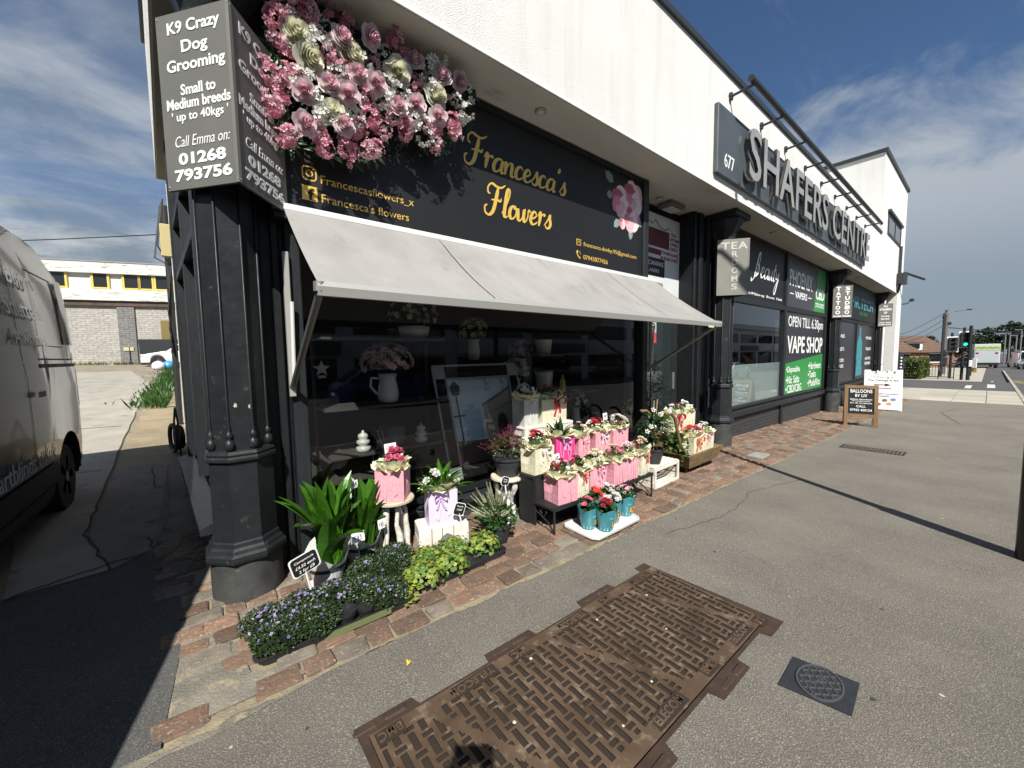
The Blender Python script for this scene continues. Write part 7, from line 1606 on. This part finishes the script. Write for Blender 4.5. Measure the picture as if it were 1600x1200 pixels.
# ---------------- street beyond the parade
RD = -.14                                       # road surface below the pavement
def pole(name, lbl, cat, x, y, h, r=.05, m=None, base=.0, group=None):
    t = thing(name, lbl, cat, (x, y, gz(x, y)), 0, group); b = MB(); b.lathe([(r * 1.5, 0), (r * 1.5, .5), (r, .55), (r * .85, h)] if base else [(r, 0), (r * .9, h)], (0, 0, 0), 12); obj('post', b, m or m_coping, t); return t
def street():
    # the tall dark post whose shadow crosses the pavement
    t = thing('lamp_post', 'tall black lamp post at the kerb, its shadow crossing the pavement', 'lamp post', (5.00, -.285, gz(5, -.2)), 0)
    b = MB(); b.lathe([(.088, 0), (.088, 1.1), (.062, 1.16), (.050, 3.5), (.042, 8.0)], (0, 0, 0), 16); obj('post', b, mat('black_gloss', (.012, .013, .014), rough=.3), t, auto=30)
    b = MB(); b.tube([(0, 0, 7.9), (0, -.3, 8.1), (0, -1.0, 8.2)], .035, 8); obj('arm', b, m_coping, t); b = MB(); b.bbox(-.12, .12, -1.6, -.95, 8.12, 8.24, .03); obj('lamp_head', b, m_steel, t)
    b = MB(); b.bbox(-.22, .22, -.02, .02, 5.15, 5.45, .01); obj('sign_plate', b, m_steel, t)
    # signal heads
    def signal(lbl, x, y, zc, rz, lit):
        t = thing('traffic_light', lbl, 'traffic light', (x, y, gz(x, y)), rz, 'traffic lights at the crossing'); b = MB(); b.lathe([(.085, 0), (.075, zc + .9)], (0, 0, 0), 12); obj('post', b, m_black, t)
        b = MB(); b.bbox(-.33, .33, -.17, -.13, zc - .60, zc + .60, .02); bk = obj('white_border', b, m_white, t)
        b = MB(); b.bbox(-.265, .265, -.30, -.175, zc - .53, zc + .53, .03); obj('signal_head', b, m_black, t)
        for k, c in enumerate(((.10, .008, .008), (.09, .05, .005), (.0, .30, .20))):
            z = zc + .33 - k * .33; b = MB(); b.lathe([(.105, -.005), (.105, .02), (.02, .03)], (0, 0, 0), 16); b.v = [(px, -.305 - pz, z + py) for px, py, pz in b.v]
            on = lit and k == 2; obj('lens', b, mat('lens_%d%s' % (k, 'on' if on else ''), (.0, .5, .32) if on else tuple(q * .3 for q in c), rough=.2, emit=(.02, 1.0, .62, 1.6) if on else None), t)
            b = MB(); b.loft([[(.12 * math.cos(a), -.30 - dy, z + .12 * math.sin(a)) for a in [math.pi * q / 8 for q in range(9)]] for dy in (0, .14)], caps=False, closed=False); obj('visor', b, m_black, t)
    signal('traffic light with its green lamp lit, nearer of the two heads', 43.8, 1.30, 2.95, R(-72), True); signal('unlit traffic light head behind the lit one', 45.5, 1.95, 2.65, R(-72), False)
    t = pole('signal_pole', 'plain black pole at the kerb right of the traffic lights', 'pole', 43.4, .98, 3.95, .10, m_black); b = MB(); b.bbox(-.14, .14, -.16, .0, 1.0, 1.45, .02); obj('push_button_box', b, m_white, t)
    t = pole('street_lamp', 'slim dark street lamp with a bent arm near the utility pole', 'street lamp', 49.5, 2.66, 5.35, .07, base=1); b = MB(); b.tube([(0, 0, 5.3), (.4, -.5, 5.5), (1.0, -1.3, 5.62)], .035, 6); b.bbox(.8, 1.3, -1.5, -1.2, 5.58, 5.66, .02); obj('arm', b, m_coping, t)
    wd = mat('grey_timber', (.16, .145, .125), (.11, .10, .088), 6, .9, stretch=(3, 3, .3))
    t = thing('utility_pole', 'grey wooden utility pole with wires behind the traffic lights', 'utility pole', (54.3, 2.75, gz(54, 2.7)), 0); b = MB(); b.lathe([(.16, 0), (.12, 6.0)], (0, 0, 0), 12); obj('post', b, wd, t); b = MB(); b.bbox(-.24, .24, -.22, .22, .9, 1.6, .03); b.bbox(-.22, .22, -.2, .2, 1.8, 2.3, .03); obj('cabinet', b, m_coping, t)
    for k, (dx, dy, h) in enumerate(((0, -.2, 4.6), (0, .15, 5.2), (.15, 0, 3.9))): b = MB(); b.bbox(dx - .12, dx + .12, dy - .12, dy + .12, h, h + .25, .02); obj('insulator', b, m_coping, t)
    t = thing('telephone_wires', 'thin telephone wires running from the utility pole to the houses', 'wires', (54.3, 2.75, 5), world=True); b = MB()
    for (z0, P) in ((5.0, (70, 9.5, 2.9)), (4.4, (66, 8.0, 2.6)), (3.9, (62, 7.0, 2.4)), (3.6, (110, -12, 3.2)), (3.5, (130, -22, 3.5))):
        A = Vector((54.3, 2.75, z0)); Z = Vector(P); b.tube([tuple(A.lerp(Z, k / 12) - Vector((0, 0, .5 * math.sin(math.pi * k / 12)))) for k in range(13)], .022, 4)
    obj('wire', b, m_coping, t)
    # pedestrian guard rail
    t = thing('guard_rail', 'dark pedestrian guard rail between the hedge and the traffic lights', 'railing', (46, 2.5, gz(46, 2.5)), world=True); b = MB(); A, Z = Vector((44.6, 3.3, 0)), Vector((44.4, 1.7, 0)); z = gz(44.5, 2)
    for h in (.15, 1.05): b.tube([(A[0], A[1], z + h), (Z[0], Z[1], z + h)], .03, 6)
    obj('rail', b, m_coping, t); b = MB()
    for k in range(11): p = A.lerp(Z, k / 10); b.tube([(p[0], p[1], z + (.15 if k % 5 else 0)), (p[0], p[1], z + 1.05)], .014 if k % 5 else .03, 5)
    obj('baluster', b, m_coping, t)
    t = thing('feather_banner', 'small dark banner flag at the far corner of the white pier', 'banner', (34.2, 3.6, gz(34, 3.6)), 0); b = MB(); b.extr([(-.15, .15), (.2, .15), (.28, 1.2), (.2, 1.9), (0, 2.1), (-.15, 1.9)], (0, 0, 0), (.5, -.86, 0), FZ, (.02, .01, 0)); obj('cloth', b, mat('navy_cloth', (.012, .016, .035), rough=.7), t); b = MB(); b.tube([(0, 0, 0), (0, 0, 2.1)], .02, 6); obj('pole', b, m_coping, t)
    b = MB()
    for k in range(7): b.ball((.03, -.08, .5 + .2 * k), .06, 6)
    obj('pale_lettering', b, m_white, t)
    # hedge
    t = thing('hedge', 'clipped green hedge at the street corner beyond the white pier', 'hedge', (44, 4.3, gz(44, 4)), world=True); r = random.Random(51); b = MB(); c = MB()
    for _ in range(9000):
        x, y = r.uniform(42.5, 49), r.uniform(3.25, 9.5); s_ = r.randrange(4); z = gz(x, y) + r.uniform(0, 1.55)
        if s_ == 0: y = 3.25 + abs(r.gauss(0, .12))
        elif s_ == 1: x = 42.5 + abs(r.gauss(0, .15))
        elif s_ == 2: z = gz(x, y) + 1.5 + r.gauss(0, .10)
        b.tri((x, y, z), rdir(r, -30, 80), rdir(r, -20, 90), r.uniform(.08, .17), r.uniform(.06, .11), 0 if r.random() < .6 else 1)
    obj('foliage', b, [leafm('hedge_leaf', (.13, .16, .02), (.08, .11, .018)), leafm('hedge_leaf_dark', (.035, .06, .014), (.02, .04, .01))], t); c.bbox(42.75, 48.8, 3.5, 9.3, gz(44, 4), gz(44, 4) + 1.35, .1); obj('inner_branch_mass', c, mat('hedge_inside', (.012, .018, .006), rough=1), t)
    # bungalows
    tile = brick_mat('brown_tiles', (.16, .095, .06), (.125, .075, .05), (.06, .04, .03), .5, .35, 'X', .9, msize=.03, bump=.8); brk = mat('house_brick', (.24, .13, .09), (.19, .10, .07), 4, .9); 
    for i, (x, y, w_, dp, lb) in enumerate(((69, 11.2, 7, 8, 'brown roofed bungalow partly hidden by the white pier'), (80, 9.6, 10, 8, 'brown roofed bungalow with a white dormer beyond the hedge'))):
        z = gz(x, y) ; t = thing('bungalow', lb, 'house', (x, y, z), R(-35), 'brown roofed bungalows')
        b = MB(); b.box(-w_ / 2, w_ / 2, -dp / 2, dp / 2, 0, 2.3); b.loft([[(sx * w_ / 2, -dp / 2, 2.3), (sx * w_ / 2, dp / 2, 2.3), (sx * w_ / 2, 0, 4.3)] for sx in (-1, 1)]); obj('wall', b, brk, t)
        b = MB()
        for s_ in (-1, 1): b.loft([[(-w_ / 2 - .4, s_ * (dp / 2 + .4), 2.1), (w_ / 2 + .4, s_ * (dp / 2 + .4), 2.1), (w_ / 2 + .4, 0, 4.45), (-w_ / 2 - .4, 0, 4.45)], [(-w_ / 2 - .4, s_ * (dp / 2 + .4), 2.25), (w_ / 2 + .4, s_ * (dp / 2 + .4), 2.25), (w_ / 2 + .4, 0, 4.6), (-w_ / 2 - .4, 0, 4.6)]])
        rf = obj('roof', b, tile, t); b = MB(); b.box(-1.2, -.5, -.3, .3, 4.2, 5.1); obj('chimney', b, brk, rf)
        b = MB(); b.box(-2.2, .4, -dp / 2 - .1, -1.6, 2.5, 3.5); dm = obj('dormer', b, m_white, t); b = MB(); b.box(-2.4, .6, -dp / 2 - .3, -1.2, 3.5, 3.65); obj('dormer_roof', b, tile, dm); b = MB(); b.box(-1.8, .0, -dp / 2 - .13, -dp / 2 - .1, 2.65, 3.35); obj('dormer_window', b, m_vglass, dm)
        for xx in (-w_ * .3, w_ * .25): b = MB(); b.box(xx - .9, xx + .9, -dp / 2 - .05, -dp / 2, .8, 1.9); wn = obj('window', b, m_vglass, t); b = MB(); b.box(xx - 1, xx + 1, -dp / 2 - .09, -dp / 2 - .05, 1.9, 2.0); b.box(xx - 1, xx + 1, -dp / 2 - .12, -dp / 2 - .05, .7, .8); obj('frame', b, m_white, wn)
    # lorry and cars
    x, y = 84.5, .35; z = gz(x, y) + RD; t = thing('box_lorry', 'white box lorry seen from behind with a green landscape panel over its rear shutter', 'lorry', (x, y, z), R(5)); mw = mat('lorry_white', (.60, .61, .61), (.54, .55, .56), 2, .5)
    b = MB(); b.bbox(0, 5.5, -1.15, 1.15, .75, 3.35, .04); obj('box_body', b, mw, t); b = MB(); b.box(-.02, 0, -1.05, 1.05, .85, 2.45); obj('rear_shutter', b, mat('shutter_grey', (.50, .53, .55), rough=.5), t)
    b = MB(); b.box(-.03, 0, -1.12, 1.12, 2.5, 3.3); pn = obj('picture_panel', b, mat('panel_sky', (.55, .62, .55)), t); b = MB(); r = random.Random(3)
    b.loft([[(dx, 1.1 - 2.2 * k / 12, 2.52) for k in range(13)], [(dx, 1.1 - 2.2 * k / 12, 2.72 + .38 * abs(math.sin(k * .62 + .5))) for k in range(13)]], caps=False, closed=False) if False else None
    for k in range(9): b.poly([(-.034 - .001 * (k % 3), -1.0 + .25 * k + .22 * math.cos(a), 2.78 + .17 * math.sin(a) + .06 * (k % 2)) for a in [6.283 * q / 10 for q in range(10)]])
    obj('green_hills_print', b, mat('print_green', (.20, .34, .04), (.40, .46, .06), 3), pn)
    for yy in (-.85, .85): b = MB(); b.box(-.05, -.02, yy - .12, yy + .12, 2.0, 2.2); obj('tail_lamp', b, m_redlamp, t)
    b = MB(); b.bbox(5.6, 7.2, -1.1, 1.1, .5, 2.5, .1); obj('cab', b, mw, t); b = MB(); b.box(.1, 6.9, -.9, .9, .45, .75); b.box(-.1, .1, -1.1, 1.1, .45, .62); obj('chassis', b, m_black, t); wheel_set(t, [(1.3, -.95, .42), (1.3, .95, .42), (6.3, -.95, .42), (6.3, .95, .42)], .42, .28, 'y')
    car('white panel van waiting in the road right of the lorry', (94.5, -2.45, gz(94, -2) + RD), R(90) + R(10), (.66, .67, .68), 5.2, 2.0, 2.35, 'van', name='waiting_van', cat='van')
    car('white saloon car in front of the white van', (84.5, -3.05, gz(84, -3) + RD), R(90) + R(8) - math.pi + math.pi, (.70, .71, .72), 4.4, 1.8, 1.42)
    car('red hatchback half hidden left of the lorry', (86.5, 2.4, gz(86, 2) + RD), R(-90), (.38, .02, .02), 4.0, 1.7, 1.45)
    car('dark grey estate parked above the hedge', (61.0, 6.1, gz(61, 6) + .35), R(-60), (.10, .12, .14), 4.4, 1.8, 1.5); car('red car parked by the bungalows beside the dark estate', (66.5, 8.2, gz(66, 8) + .4), R(-60), (.35, .02, .02), 4.1, 1.7, 1.45)
    for i, (x, y, h, lb) in enumerate(((98, -1.3, 4.9, 'grey lamp column before the far trees, leftmost'), (98.5, -1.75, 5.0, 'grey lamp column before the far trees, second'), (99, -2.4, 4.6, 'grey lamp column before the far trees, third'), (99.8, -2.85, 5.5, 'tall grey lamp column at the far right'))):
        t = pole('lamp_column', lb, 'street lamp', x, y, h, .09, m_steel, group='lamp columns before the far trees'); b = MB(); b.bbox(-.1, .1, -.1, .7, h, h + .12, .02); obj('lamp_head', b, m_steel, t)
    for i, (x, y, c_) in enumerate(((70, 1.4, 'dark'), (76, 1.8, 'dark'))):
        t = pole('bollard', ('near' if i == 0 else 'far') + ' black bollard on the paving beyond the traffic lights', 'bollard', x, y, 1.1, .12, m_black); b = MB(); b.lathe([(.13, .8), (.13, .9)], (0, 0, 0), 12); obj('band', b, m_white, t)
    t = thing('traffic_sign', 'small white and yellow keep-left sign low at the crossing', 'sign', (52, 1.0, gz(52, 1)), R(70)); b = MB(); b.bbox(-.3, .3, -.03, .03, .7, 1.5, .02); obj('plate', b, m_white, t); b = MB(); b.bbox(-.3, .3, -.05, -.03, .3, .68, .02); obj('yellow_plate', b, m_yellow, t); b = MB(); b.tube([(0, .05, 0), (0, .05, 1.5)], .04, 6); obj('post', b, m_coping, t)
    # trees
    bark = mat('tree_bark', (.06, .045, .03), rough=.9); lfA = leafm('tree_leaf', (.045, .062, .022), (.022, .034, .013), .15); lfB = leafm('tree_leaf_dark', (.018, .028, .011), (.011, .018, .008), .1)
    def tree(lbl, x, y, h, cr, seed, n=2600, group=None):
        r = random.Random(seed); z = gz(x, y); t = thing('broadleaf_tree', lbl, 'tree', (x, y, z), 0, group)
        b = MB(); b.tube([(0, 0, 0), (.1, 0, h * .25), (0, .1, h * .5), (.1, 0, h * .8)], [.3, .24, .16, .05], 8)
        for k in range(7): a = k * 2.4; b.tube([(0, 0, h * (.25 + .06 * k)), (math.cos(a) * cr * .35, math.sin(a) * cr * .35, h * (.42 + .06 * k)), (math.cos(a) * cr * .75, math.sin(a) * cr * .75, h * (.5 + .06 * k))], [.12, .08, .03], 6)
        obj('trunk', b, bark, t, smooth=True); b = MB(); cl = []
        for k in range(26):
            d_ = rdir(r, -35, 90); q = r.uniform(.45, 1.0); cl.append((d_[0] * cr * q, d_[1] * cr * q, h * .55 + d_[2] * h * .42 * q, r.uniform(.22, .40) * cr))
        for _ in range(n):
            cx_, cy_, cz_, cr_ = r.choice(cl); d_ = rdir(r, -80, 90); q = r.uniform(.4, 1.05); b.tri((cx_ + d_[0] * cr_ * q, cy_ + d_[1] * cr_ * q, cz_ + d_[2] * cr_ * q * .8), rdir(r, -60, 60), rdir(r, 0, 90), r.uniform(.28, .55), r.uniform(.2, .36), 0 if r.random() < .6 else 1)
        obj('crown', b, [lfA, lfB], t)
    for i, (x, y, h, cr, lb) in enumerate(((121, .4, 6.6, 2.6, 'smaller dark tree at the left of the far group'), (122, -2.2, 8.2, 3.2, 'tallest dark tree in the far group behind the white van'), (126, -5.2, 7.8, 3.4, 'dark tree at the right of the far group'), (120, -8.5, 7.4, 3.6, 'broad dark tree at the right edge'), (116, 3.4, 4.4, 2.2, 'low dark bush tree left of the lorry'), (100, 7.0, 4.6, 2.4, 'low tree behind the bungalow roof end'))): tree(lb, x, y, h, cr, 60 + i, group='far trees along the road')
    t = thing('far_terrace', 'distant low roofs between the traffic lights and the lorry', 'building', (115, 8, -1.2), R(-30)); b = MB(); b.box(-8, 8, -3, 3, 0, 2.5); obj('wall', b, brk, t); b = MB(); b.loft([[(x, -3.3, 2.4), (x, 3.3, 2.4), (x, 0, 4.2)] for x in (-8, 8)]); obj('roof', b, tile, t)
street()
# ---------------- chalk boards on the pavement
def aboards():
    z = gz(12.4, 2); t = thing('chalk_a_board', 'wooden A-board chalked BALLOONS BY LIV on the pavement edge', 'A-board', (12.45, 1.92, z), R(-90) - R(-14))
    # local frame: face looks towards -Y, top leans back
    W, H_, ln = .62, 1.0, .17
    def F(x, y, zz): return (x, y + zz * ln, zz)
    b = MB()
    for sx in (-1, 1): b.box(sx * (W / 2 - .035) - .035, sx * (W / 2 - .035) + .035, -.02, .02, 0, H_, fn=F)
    b.box(-W / 2 + .07, W / 2 - .07, -.018, .018, H_ - .08, H_ - .005, fn=F); b.box(-W / 2 + .07, W / 2 - .07, -.018, .018, .22, .30, fn=F); obj('front_frame', b, m_wood, t)
    b = MB(); b.box(-W / 2 + .07, W / 2 - .07, -.004, .006, .30, H_ - .08, fn=F); obj('slate', b, m_board, t)
    def G_(x, y, zz): return (x, y + .36 - zz * .17, zz)
    b = MB()
    for sx in (-1, 1): b.box(sx * (W / 2 - .035) - .035, sx * (W / 2 - .035) + .035, -.02, .02, 0, H_ - .02, fn=G_)
    b.box(-W / 2 + .07, W / 2 - .07, -.018, .018, .22, .30, fn=G_); b.box(-W / 2 + .07, W / 2 - .07, -.008, .008, .30, H_ - .05, fn=G_); obj('rear_frame', b, m_wood, t)
    b = MB()
    for s_, zz, w_, h_ in (('BALLOONS', .855, .40, .085), ('BY LIV', .745, .22, .07), ('Balloon decorations', .655, .40, .035), ('Arrangements', .61, .34, .033), ('for all occasions', .565, .40, .033), ('CALL', .485, .17, .055), ('07925 450124', .395, .40, .055)): b.text(s_, (0, -.008 + zz * ln, zz), (1, 0, 0), (0, ln, 1), w=w_, h=h_, ext=.002, bold=.015)
    obj('chalk_writing', b, m_white, t)
    z = gz(17.2, 2); t = thing('pavement_sign', 'white plastic Thai massage A-board with arrows behind the chalk board', 'A-board', (17.3, 2.15, z), R(-90) - R(-14)); W, H_ = .92, 1.32
    b = MB(); b.loft([[F(x, y, zz) for x, zz in ((-W / 2, 0), (-W / 2 + .1, .03), (W / 2 - .1, .03), (W / 2, 0), (W / 2, H_), (W / 2 - .16, H_), (W / 2 - .17, H_ - .13), (.15, H_ - .13), (.15, H_ - .02), (.11, H_ - .02), (.11, H_ - .1), (-.11, H_ - .1), (-.11, H_ - .02), (-.15, H_ - .02), (-.15, H_ - .13), (-W / 2 + .17, H_ - .13), (-W / 2 + .16, H_), (-W / 2, H_))] for y in (-.02, .02)]); obj('front_panel', b, mat('white_plastic_board', (.76, .76, .75), rough=.45), t)
    b = MB(); b.box(-W / 2, W / 2, -.02, .02, 0, H_ - .05, fn=lambda x, y, zz: (x, y + .5 - zz * .19, zz)); obj('rear_panel', b, bpy.data.materials['white_plastic_board'], t)
    def tx(b, s_, x, zz, w_, h_, **k): b.text(s_, (x, -.024 + zz * ln, zz), (1, 0, 0), (0, ln, 1), w=w_, h=h_, ext=.002, **k)
    b = MB(); tx(b, 'Thong\'s', 0, 1.08, .5, .09, shear=.2); obj('green_lettering', b, mat('lime_ink', (.25, .33, .04)), t)
    b = MB(); tx(b, 'Thai Massage & Spa', 0, .97, .74, .07); tx(b, 'Gift Vouchers', .12, .54, .5, .05); tx(b, 'Available', .0, .47, .3, .05); obj('dark_lettering', b, m_board, t)
    b = MB(); b.extr([(-.22, 0), (-.1, .04), (-.1, .012), (.2, .012), (.2, -.012), (-.1, -.012), (-.1, -.04)], (0, -.024 + .72 * ln, .72), (1, 0, 0), (0, ln, 1), (0, -.003, 0)); obj('red_arrow', b, mat('arrow_red', (.45, .03, .07)), t); b = MB(); b.extr([(.2, 0), (.05, .045), (.05, .012), (-.22, .012), (-.22, -.012), (.05, -.012), (.05, -.045)], (0, -.024 + .83 * ln, .83), (1, 0, 0), (0, ln, 1), (0, -.003, 0)); obj('dark_arrow', b, m_board, t)
    b = MB()
    for k, (x, zz) in enumerate(((-.15, .36), (.05, .33), (.25, .36), (.15, .22), (-.1, .2))): b.extr([(.07 * math.cos(a), .05 * math.sin(a)) for a in [6.283 * q / 9 for q in range(9)]], (x, -.024 + zz * ln, zz), (1, 0, 0), (0, ln, 1), (0, -.002, 0), k % 3)
    obj('printed_patch', b, [mat('patch_orange', (.6, .25, .06)), mat('patch_brown', (.22, .10, .06)), mat('patch_blue', (.12, .22, .4))], t)
aboards()
# ---------------- across the road: what the shop windows reflect
def opposite():
    t = thing('opposite_parade', 'long pale two-storey parade with dark window bands across the road', 'building', (20, -17, -.5), world=True)
    b = MB(); b.box(-30, 130, -26, -17, -3, 4.9); obj('wall', b, mat('opp_render', (.78, .78, .75), (.70, .70, .67), 1, .8), t); b = MB(); b.box(-30.3, 130.3, -26, -16.5, 4.9, 5.6); obj('roof_edge', b, m_render, t)
    for k in range(22):
        x = -28 + k * 7; b = MB(); b.box(x, x + 6, -17.0, -16.94, 2.9, 4.2); obj('window', b, m_vglass, t); b = MB(); b.box(x, x + 6, -17.0, -16.94, -1.2, 1.5); obj('shop_window', b, m_vglass, t); b = MB(); b.box(x - .2, x + 6.2, -16.98, -16.7, 1.7, 2.5); obj('fascia', b, (m_render, m_grey_sign, m_render)[k % 3], t)
    car('white hatchback parked across the road, reflected in the shop windows', (40, -8.2, gz(40, -9) + RD), R(90), (.70, .71, .72)); car('second white car across the road behind the hatchback', (30, -8.4, gz(30, -9) + RD), R(90), (.68, .69, .7)); car('blue car parked across the road', (8, -8.6, gz(8, -9) + RD), R(90), (.02, .06, .25))
opposite()
# ---------------- the photographer, just behind the lens (casts the shadow on the cover)
def photographer():
    t = thing('person', 'person in dark clothes standing on the pavement holding up a phone', 'person', (-.10, -.42, 0), 0, None, world=True)
    fw = rot @ Vector((0, 0, 1)); rt = rot @ Vector((1, 0, 0)); cam_p = Vector((0, 0, 1.55))
    f2 = Vector((fw[0], fw[1], 0)).normalized(); s2 = Vector((f2[1], -f2[0], 0))
    hips = Vector((0, 0, .95)) - f2 * .50
    def P(f, s_, z): return tuple(hips + f2 * f + s2 * s_ + Vector((0, 0, z - .95)))
    ph = cam_p - fw * .045
    hl = ph - rt * .085 + Vector((0, 0, -.03)) - fw * .02; hr = ph + rt * .085 + Vector((0, 0, -.03)) - fw * .02
    pts = [P(0, 0, .95), P(.0, 0, 1.15), P(.01, 0, 1.38), P(.02, 0, 1.48), P(.05, 0, 1.58), P(.06, 0, 1.70),
           P(.0, -.18, 1.42), P(.10, -.24, 1.18), tuple(hl), P(.0, .18, 1.42), P(.10, .24, 1.18), tuple(hr),
           P(0, -.10, .90), P(.03, -.11, .50), P(-.01, -.12, .08), P(.14, -.13, .04), P(0, .10, .90), P(-.02, .11, .50), P(.02, .12, .08), P(.17, .13, .04)]
    ed = [(0, 1), (1, 2), (2, 3), (3, 4), (4, 5), (2, 6), (6, 7), (7, 8), (2, 9), (9, 10), (10, 11), (0, 12), (12, 13), (13, 14), (14, 15), (0, 16), (16, 17), (17, 18), (18, 19)]
    rad = [.15, .14, .16, .06, .085, .09, .065, .045, .030, .065, .045, .030, .095, .06, .042, .035, .095, .06, .042, .035]
    def skin(name, pts, ed, rad, m, lv=2):
        me = bpy.data.meshes.new(name); lx, ly, lz = t.location; me.from_pydata([(x - lx, y - ly, z - lz) for x, y, z in pts], ed, []); me.materials.append(m)
        o = bpy.data.objects.new(name, me); sc.collection.objects.link(o); o.parent = t
        o.modifiers.new('skin', 'SKIN'); 
        for v, r_ in zip(me.skin_vertices[0].data, rad): v.radius = (r_, r_)
        me.skin_vertices[0].data[0].use_root = True
        s_ = o.modifiers.new('sub', 'SUBSURF'); s_.levels = lv; s_.render_levels = lv; return o
    skn = mat('skin_tone', (.45, .27, .19), rough=.5); clo = mat('dark_clothes', (.03, .035, .05), rough=.9)
    skin('body', pts, ed, rad, clo)
    for h, sg in ((hl, 1), (hr, -1)):
        for k in range(5):
            L = (.055, .075, .08, .075, .06)[k]; a = Vector(h) + Vector((0, 0, -.035 + .018 * k)) - fw * .004; d = (rt * sg * .75 - fw * .2).normalized(); q = a + d * L * .5 + (-fw * .012); e_ = q + (rt * sg * .6 - fw * .55).normalized() * L * .4
            skin('finger' if k else 'thumb', [tuple(a), tuple(q), tuple(e_)], [(0, 1), (1, 2)], [.009, .0085, .007], skn, 1)
    b = MB(); hd = Vector(P(.06, 0, 1.70)); b.ball(tuple(hd - f2 * .015 + Vector((0, 0, .03))), .105, 14, 0, 1.0); obj('hair', b, mat('brown_hair', (.05, .03, .02), rough=.8), t, smooth=True)
    t2 = thing('phone', 'dark phone held up in both hands by the photographer', 'phone', tuple(ph), 0, None, world=True); b = MB(); upv = rot @ Vector((0, -1, 0)); c = ph - fw * .008 - rt * .0
    b.loft([[tuple(c + rt * x + upv * y + fw * z) for x, y in ((-.075, -.037), (.075, -.037), (.075, .037), (-.075, .037))] for z in (-.004, .004)]); obj('phone_body', b, m_black, t2)
photographer()
